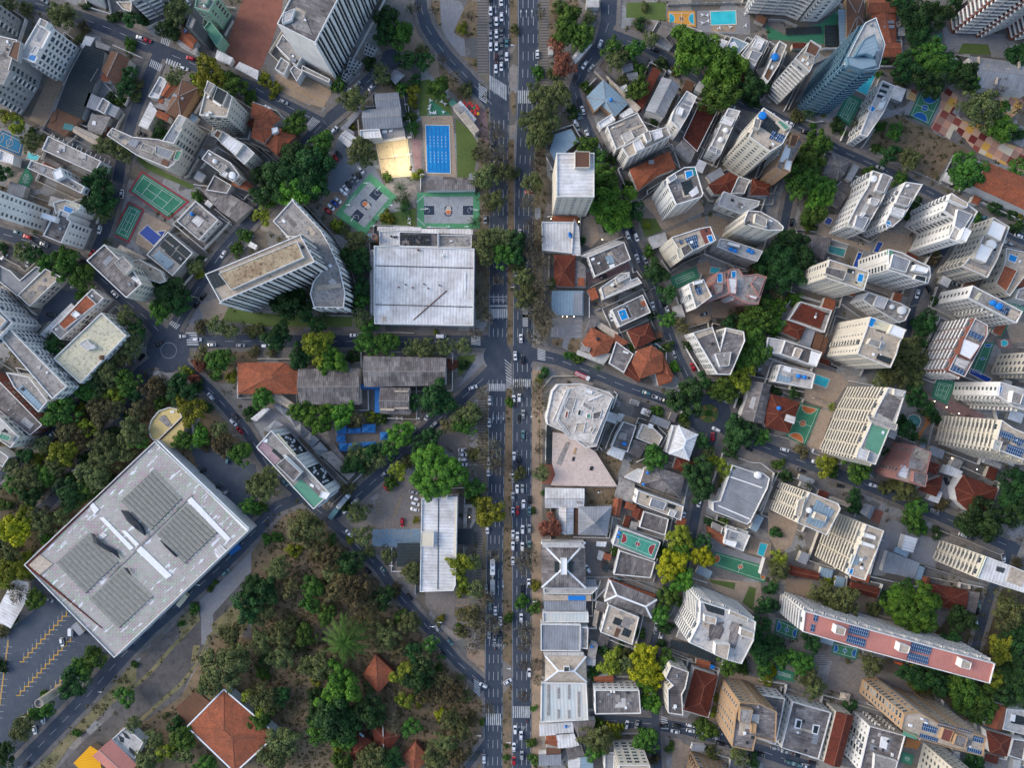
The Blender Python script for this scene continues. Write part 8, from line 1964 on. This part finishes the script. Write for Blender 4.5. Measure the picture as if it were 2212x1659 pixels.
def undergrowth():
    P_ = []
    for _ in range(5200):
        x, y = float(RNG.uniform(-268, 268)), float(RNG.uniform(-202, 202))
        if math.sin(x*.07+1.3)*math.sin(y*.09)+math.sin(x*.023-y*.031) < .1 or near_road(x, y, -1, 1.5) or any(inside(x, y, F_) for F_ in FOOT if abs(F_[0][0]-x) < 90 and abs(F_[0][1]-y) < 90): continue
        if any(inside(x, y, f_) for f_ in PAVED): continue
        for _k in range(2): P_.append((x+RNG.normal()*.8, y+RNG.normal()*.8))

    for poly, mk in FOREST:
        xs = [p[0] for p in poly]; ys = [p[1] for p in poly]; A = (max(xs)-min(xs))*(max(ys)-min(ys)); n = int(A/{'forest': 7, 'lawnd': 10, 'dirt': 16, 'verge': 14}[mk]); 
        X = RNG.uniform(min(xs), max(xs), n); Y = RNG.uniform(min(ys), max(ys), n)
        for x, y in zip(X, Y):
            if inside(x, y, poly): P_.append((x, y))
    P_ = np.array(P_); n = len(P_); k = 10; rad = RNG.uniform(.4, 1.7, n)
    q = RNG.normal(size=(n, k, 3)); q /= np.linalg.norm(q, axis=2, keepdims=True); q[:, :, 2] = np.abs(q[:, :, 2])*.6
    pos = np.concatenate([P_, np.full((n, 1), .12)], 1)[:, None, :]+q*rad[:, None, None]; nrm = q+np.array([0, 0, .8])
    me = quads_mesh('undergrowth', pos.reshape(-1, 3), nrm.reshape(-1, 3), RNG.uniform(.25, .8, n*k), np.clip(np.repeat(RNG.uniform(0, 1, n), k)+RNG.normal(size=n*k)*.1, 0, 1), m_leaf('cover', '#5c5836', '#37301f'))
    o = link('undergrowth', me); o['kind'] = 'stuff'; thing(o, 'undergrowth', 'low scrubby green and brown undergrowth between the park trees', 800, 1500)
    FOREST.clear()
def cables():
    pole = MB(); pole.cyl(0, 0, .16, 0, 9.5, 0, 8, .11); pm = pole.mesh('pole', [CONC]); xa = MB(); xa.bar((-1.1, 0, 9), (1.1, 0, 9), .12); xm = xa.mesh('crossarm', [CONC])
    for ri in CABLE:
        P = ROADS[ri]['pts']; seg = []; acc = 0; last = None; w = MB()
        for a, b in zip(P[:-1], P[1:]):
            L = math.dist(a[:2], b[:2]); u = ((b[0]-a[0])/L, (b[1]-a[1])/L); t = 0
            while t < L:
                if acc <= 0:
                    x, y = a[0]+u[0]*t+u[1]*(a[2]/2+.9), a[1]+u[1]*t-u[0]*(a[2]/2+.9)
                    k = H/(H-9); pxx, pyy = x/S+CX, CY-y/S
                    if abs(x) < 262 and abs(y) < 196 and not near_road(x, y, ri, .2):
                        r = bpy.data.objects.new('utility_pole', None); COL.objects.link(r); r.location = (x, y, .2); r.rotation_euler = (0, 0, math.atan2(u[1], u[0])+PI/2); link('pole', pm, r); link('crossarm', xm, r)
                        thing(r, 'utility pole', 'concrete utility pole', (x/S)*k+CX, CY-(y/S)*k, True, 'utility poles along the streets')
                        if last:
                            for off in (-.9, 0, .9):
                                q = []
                                for s in range(7): tt = s/6; sag = 1.2*4*tt*(1-tt); q.append((last[0]+(x-last[0])*tt-u[1]*off, last[1]+(y-last[1])*tt+u[0]*off, 9.3-sag))
                                for c0, c1 in zip(q[:-1], q[1:]): w.bar(c0, c1, .05)
                        last = (x, y)
                    acc = 30
                t += 2; acc -= 2
        if w.f: o = w.build('power_cable', m_flat('cable', '#3c3f42', .7)); thing(o, 'power cable', 'thin overhead cables strung between poles', P[len(P)//2][0]/S+CX, CY-P[len(P)//2][1]/S, True)
CABLE = [5, 7, 9, 10, 12, 14, 17, 19]
# ---------------------------------------------------------------- read the plan
OX = OY = 0.; K = 1.
def parse():
    global OX, OY, K
    for ln in DATA.strip().split('\n'):
        ln = ln.strip()
        if not ln: continue
        if ln[0] == '@':
            if ln[1] == 'F': OX, OY, K = 0., 0., 1.
            else: r, c = int(ln[1]), int(ln.split()[1]); OX, OY, K = 553.*c, 414.75*r, .25
            continue
        def T(s): return [(OX+x*K, OY+y*K) for x, y in pts(s)]
        cmd, _, rest = ln.partition(' ')
        if cmd in ('B', 'BB'):
            hd, poly, desc, *ex = rest.split('|'); h, st, wl = hd.split(); building(h, st, wl, poly, desc, ex[0] if ex else '', cmd == 'BB')
        elif cmd == 'G': mk, s = rest.split('|'); patch(mk, s)
        elif cmd == 'T' or (cmd[0] == 'T' and len(cmd) == 1):
            q = rest.split(' '); sp = q[0]
            for t in q[1:]: x, y, r = [float(v) for v in t.split(',')]; TREES.append((sp, OX+x*K, OY+y*K, r*K))
        elif cmd == 'C':
            for part in ln.split(';'):
                q = part.strip().split(' '); x, y = q[3].split(','); CARS.append((q[1], float(q[2]), OX+float(x)*K, OY+float(y)*K))
        elif cmd == 'M':
            a, desc = rest.split('|'); q = a.split(); x, y = q[2].split(','); big_vehicle(q[0], float(q[1]), OX+float(x)*K, OY+float(y)*K, desc)
        elif cmd == 'S': k, desc, s = rest.split('|'); court(int(k), s, desc)
        elif cmd == 'SZ': k, desc, s = rest.split('|'); zz, kk = k.split(); court(int(kk), s, desc, float(zz)+.1, float(zz))
        elif cmd == 'W': desc, s = rest.split('|'); water_pool(desc, s)
        elif cmd == 'R':
            hd, s = rest.split('|'); nm, ln_ = hd.split(); q = [tuple(float(v) for v in t.split(',')) for t in s.split()]
            P = [(*W(x, y), w*S) for x, y, w in q]; ROADS.append(dict(name=nm, lanes=int(ln_), pts=P, A=np.array([p[:2] for p in P[:-1]]), B=np.array([p[:2] for p in P[1:]]), w=np.array([(a[2]+b[2])/2 for a, b in zip(P[:-1], P[1:])])))
        elif cmd == 'D':
            for t in rest.split(';'): x, y, r = [float(v) for v in t.split(',')]; DISCS.append((*W(x, y), r*S))
        elif cmd == 'Q': q = rest.split(); CROSS.append(([W(*t) for t in T(' '.join(q[:4]))], int(q[4])))
        elif cmd == 'a':
            for t in rest.split(): x, y, s = [float(v) for v in t.split(',')]; ARROWS.append((*W(OX+x*K, OY+y*K), -s))
        elif cmd == 'H':
            for t in rest.split(';'): a, b, n = t.split(); (x0, y0), (x1, y1) = T(a+' '+b); ZIG.append(((x0, y0), (x1, y1), int(n)))
        elif cmd == 'l':
            q = rest.split(); (a, b) = T(q[1]+' '+q[2]); dx, dy = [float(v)*K for v in q[4].split(',')]; STALLS.append((int(q[0]), a, b, int(q[3]), dx, dy, float(q[5]) if len(q) > 5 else .13))
        elif cmd == 'L':
            for t in rest.split(): x, y, h_ = [float(v) for v in t.split(',')]; lamp(OX+x*K, OY+y*K, h_)
        elif cmd == 'F':
            for t in rest.split(';'): a, b = T(t); fence(a, b)
        elif cmd == 'P':
            a, b = T(rest.split('|')[1]); A, B = W(*a, 4), W(*b, 4); L = math.dist(A, B); u = ((B[0]-A[0])/L, (B[1]-A[1])/L); m = MB()
            for k in range(13):
                x, y = A[0]+u[0]*L*k/12, A[1]+u[1]*L*k/12; m.bar((x+u[1]*-.2, y-u[0]*-.2, 4), (x+u[1]*3.2, y-u[0]*3.2, 4), .22)
                if k % 3 == 0: m.cyl(x+u[1]*3, y-u[0]*3, .1, 0, 4, 0, 6)
            m.bar((A[0]+u[1]*3.1, A[1]-u[0]*3.1, 4.15), (B[0]+u[1]*3.1, B[1]-u[0]*3.1, 4.15), .2); o = m.build('pergola', WHITE); thing(o, 'pergola', 'row of white pergola beams along school block', (a[0]+b[0])/2, (a[1]+b[1])/2)
        elif cmd == 'X': hd, desc = rest.split('|'); a, h = hd.split(); x, y, r = [float(v) for v in a.split(',')]; cylthing(OX+x*K, OY+y*K, r*K, float(h), desc)
        elif cmd == 'O': x, y, r = [float(v) for v in rest.split(',')]; island(OX+x*K, OY+y*K, r*K)
        elif cmd == 'A': s, desc = rest.split('|'); acbank(s, desc)
        elif cmd == 'Y': s, desc = rest.split('|'); tarp(s, desc)
        elif cmd == 'K': patchK(rest)
        elif cmd == 'U':
            for i, (x, y) in enumerate(T(rest)): parasol(x, y, 'red' if i % 5 else ('green' if i == 5 else 'yellow' if i == 10 else 'red'), i)
        elif cmd == 'V':
            for i, (x, y) in enumerate(T(rest)): table(x, y, i)
        elif cmd == 'N':
            for t in rest.split(';'): (x, y), = T(t); shelter(x, y)
        elif cmd == 'I':
            for i, (x, y) in enumerate(T(rest)): person(x, y, i+int(x))
        elif cmd == 'i':
            for i, (x, y) in enumerate(T(rest)): bike(x, y, i, 0 if x > 1106 else PI)
        elif cmd == 'J': (x, y), = T(rest); playset(x, y)
        else: print('??', ln[:50])
def patchK(s):
    P = ccw([W(OX+x*K, OY+y*K) for x, y in pts(s)]); GI[0] += 1; PAVED.append(P); m = MB(); m.face([(*p, .02+.0007*GI[0]) for p in P]); struct(m.build('harlequin_paving', MATS.setdefault('hk', None) or MATS.update(hk=m_checker()) or MATS['hk']))
parse()
def lot_ground():
    t = NT('lots'); p = t.pos(); v = t.n('ShaderNodeTexVoronoi', voronoi_dimensions='2D', distance='CHEBYCHEV'); v.inputs['Scale'].default_value = .11; v.inputs['Randomness'].default_value = .85
    mp = t.n('ShaderNodeMapping'); mp.inputs['Rotation'].default_value[2] = .5; t.l(p, mp.inputs[0]); t.l(mp.outputs[0], v.inputs['Vector'])
    sp = t.n('ShaderNodeSeparateColor'); t.l(v.outputs['Color'], sp.inputs[0]); r = t.n('ShaderNodeValToRGB'); r.color_ramp.interpolation = 'CONSTANT'
    cs = ['#6a6866', '#807870', '#575655', '#736e6b', '#8e8f8f', '#655b4d', '#938a80']
    for i, cc in enumerate(cs):
        e = r.color_ramp.elements[i] if i < 2 else r.color_ramp.elements.new(i/7)
        e.position = i/7; e.color = lin(cc)
    t.l(sp.outputs[0], r.inputs[0]); n1 = t.noise(p, .06, 6, .7, .35, .65); n2 = t.noise(p, .5, 6, .8, .45, .68); n3 = t.noise(p, 2.6, 4, .8, .45, .7)
    a = t.mix(t.mul(n1, .35), r.outputs[0], lin('#4f4d4c')); a = t.mix(t.mul(n2, .6), a, lin('#3e3b37')); a = t.mix(t.mul(n3, .4), a, lin('#a09b93')); t.base(a); return t.m
g = MB(); g.face([(-1500, -1500, 0), (1500, -1500, 0), (1500, 1500, 0), (-1500, 1500, 0)]); struct(g.build('ground', lot_ground()))
build_roads(); make_cars(); make_trees(); lean_tos(); boundary_walls(); undergrowth(); cables(); resolve()
for t in THINGS:
    n_ = len(t[0]['label'].split())
    if n_ < 4 or n_ > 16: print('LEN', n_, t[0]['label'])
from collections import Counter
for l_, n_ in Counter(t[0]['label'] for t in THINGS).items():
    if n_ > 1: print('DUP', n_, l_)
print('CARS', len(CARS), 'THINGS', len(THINGS), 'OBJS', len(bpy.data.objects))
# ---------------------------------------------------------------- camera and light
cam = bpy.data.cameras.new('camera'); co = bpy.data.objects.new('camera', cam); COL.objects.link(co); co.location = (0, 0, H); cam.sensor_width = 36; cam.lens = 36*H/(2212*S); cam.clip_end = 3000; SC.camera = co
w = bpy.data.worlds.new('World'); SC.world = w; w.use_nodes = True; nt = w.node_tree; bg = nt.nodes['Background']; sky = nt.nodes.new('ShaderNodeTexSky'); sky.sky_type = 'NISHITA'; sky.sun_disc = False
EL, AZ = math.radians(32), math.radians(-75)
sky.sun_elevation = EL; sky.sun_rotation = AZ; sky.air_density = 1.; sky.dust_density = 2.; nt.links.new(sky.outputs[0], bg.inputs[0]); bg.inputs[1].default_value = .15
sl = bpy.data.lights.new('sun', 'SUN'); sl.energy = .65; sl.angle = math.radians(28); sl.color = (1., .95, .88); so = bpy.data.objects.new('sun', sl); COL.objects.link(so)
d = Vector((math.sin(AZ)*math.cos(EL), math.cos(AZ)*math.cos(EL), math.sin(EL))); so.rotation_euler = d.to_track_quat('Z', 'Y').to_euler()
for px, py, e in ((850, 336, 1700), (878, 332, 1300), (832, 372, 1400), (862, 312, 1000), (870, 372, 1000)):
    l = bpy.data.lights.new('floodlight', 'SPOT'); l.energy = e; l.spot_size = 2.3; l.spot_blend = .6; l.shadow_soft_size = .3; l.color = (1, .9, .72); o = bpy.data.objects.new('floodlight', l); COL.objects.link(o); X, Y = W(px, py, 9); o.location = (X, Y, 9)
SC.view_settings.view_transform = 'Standard'; SC.view_settings.look = 'None'; SC.view_settings.exposure = 1.07; SC.view_settings.gamma = 1
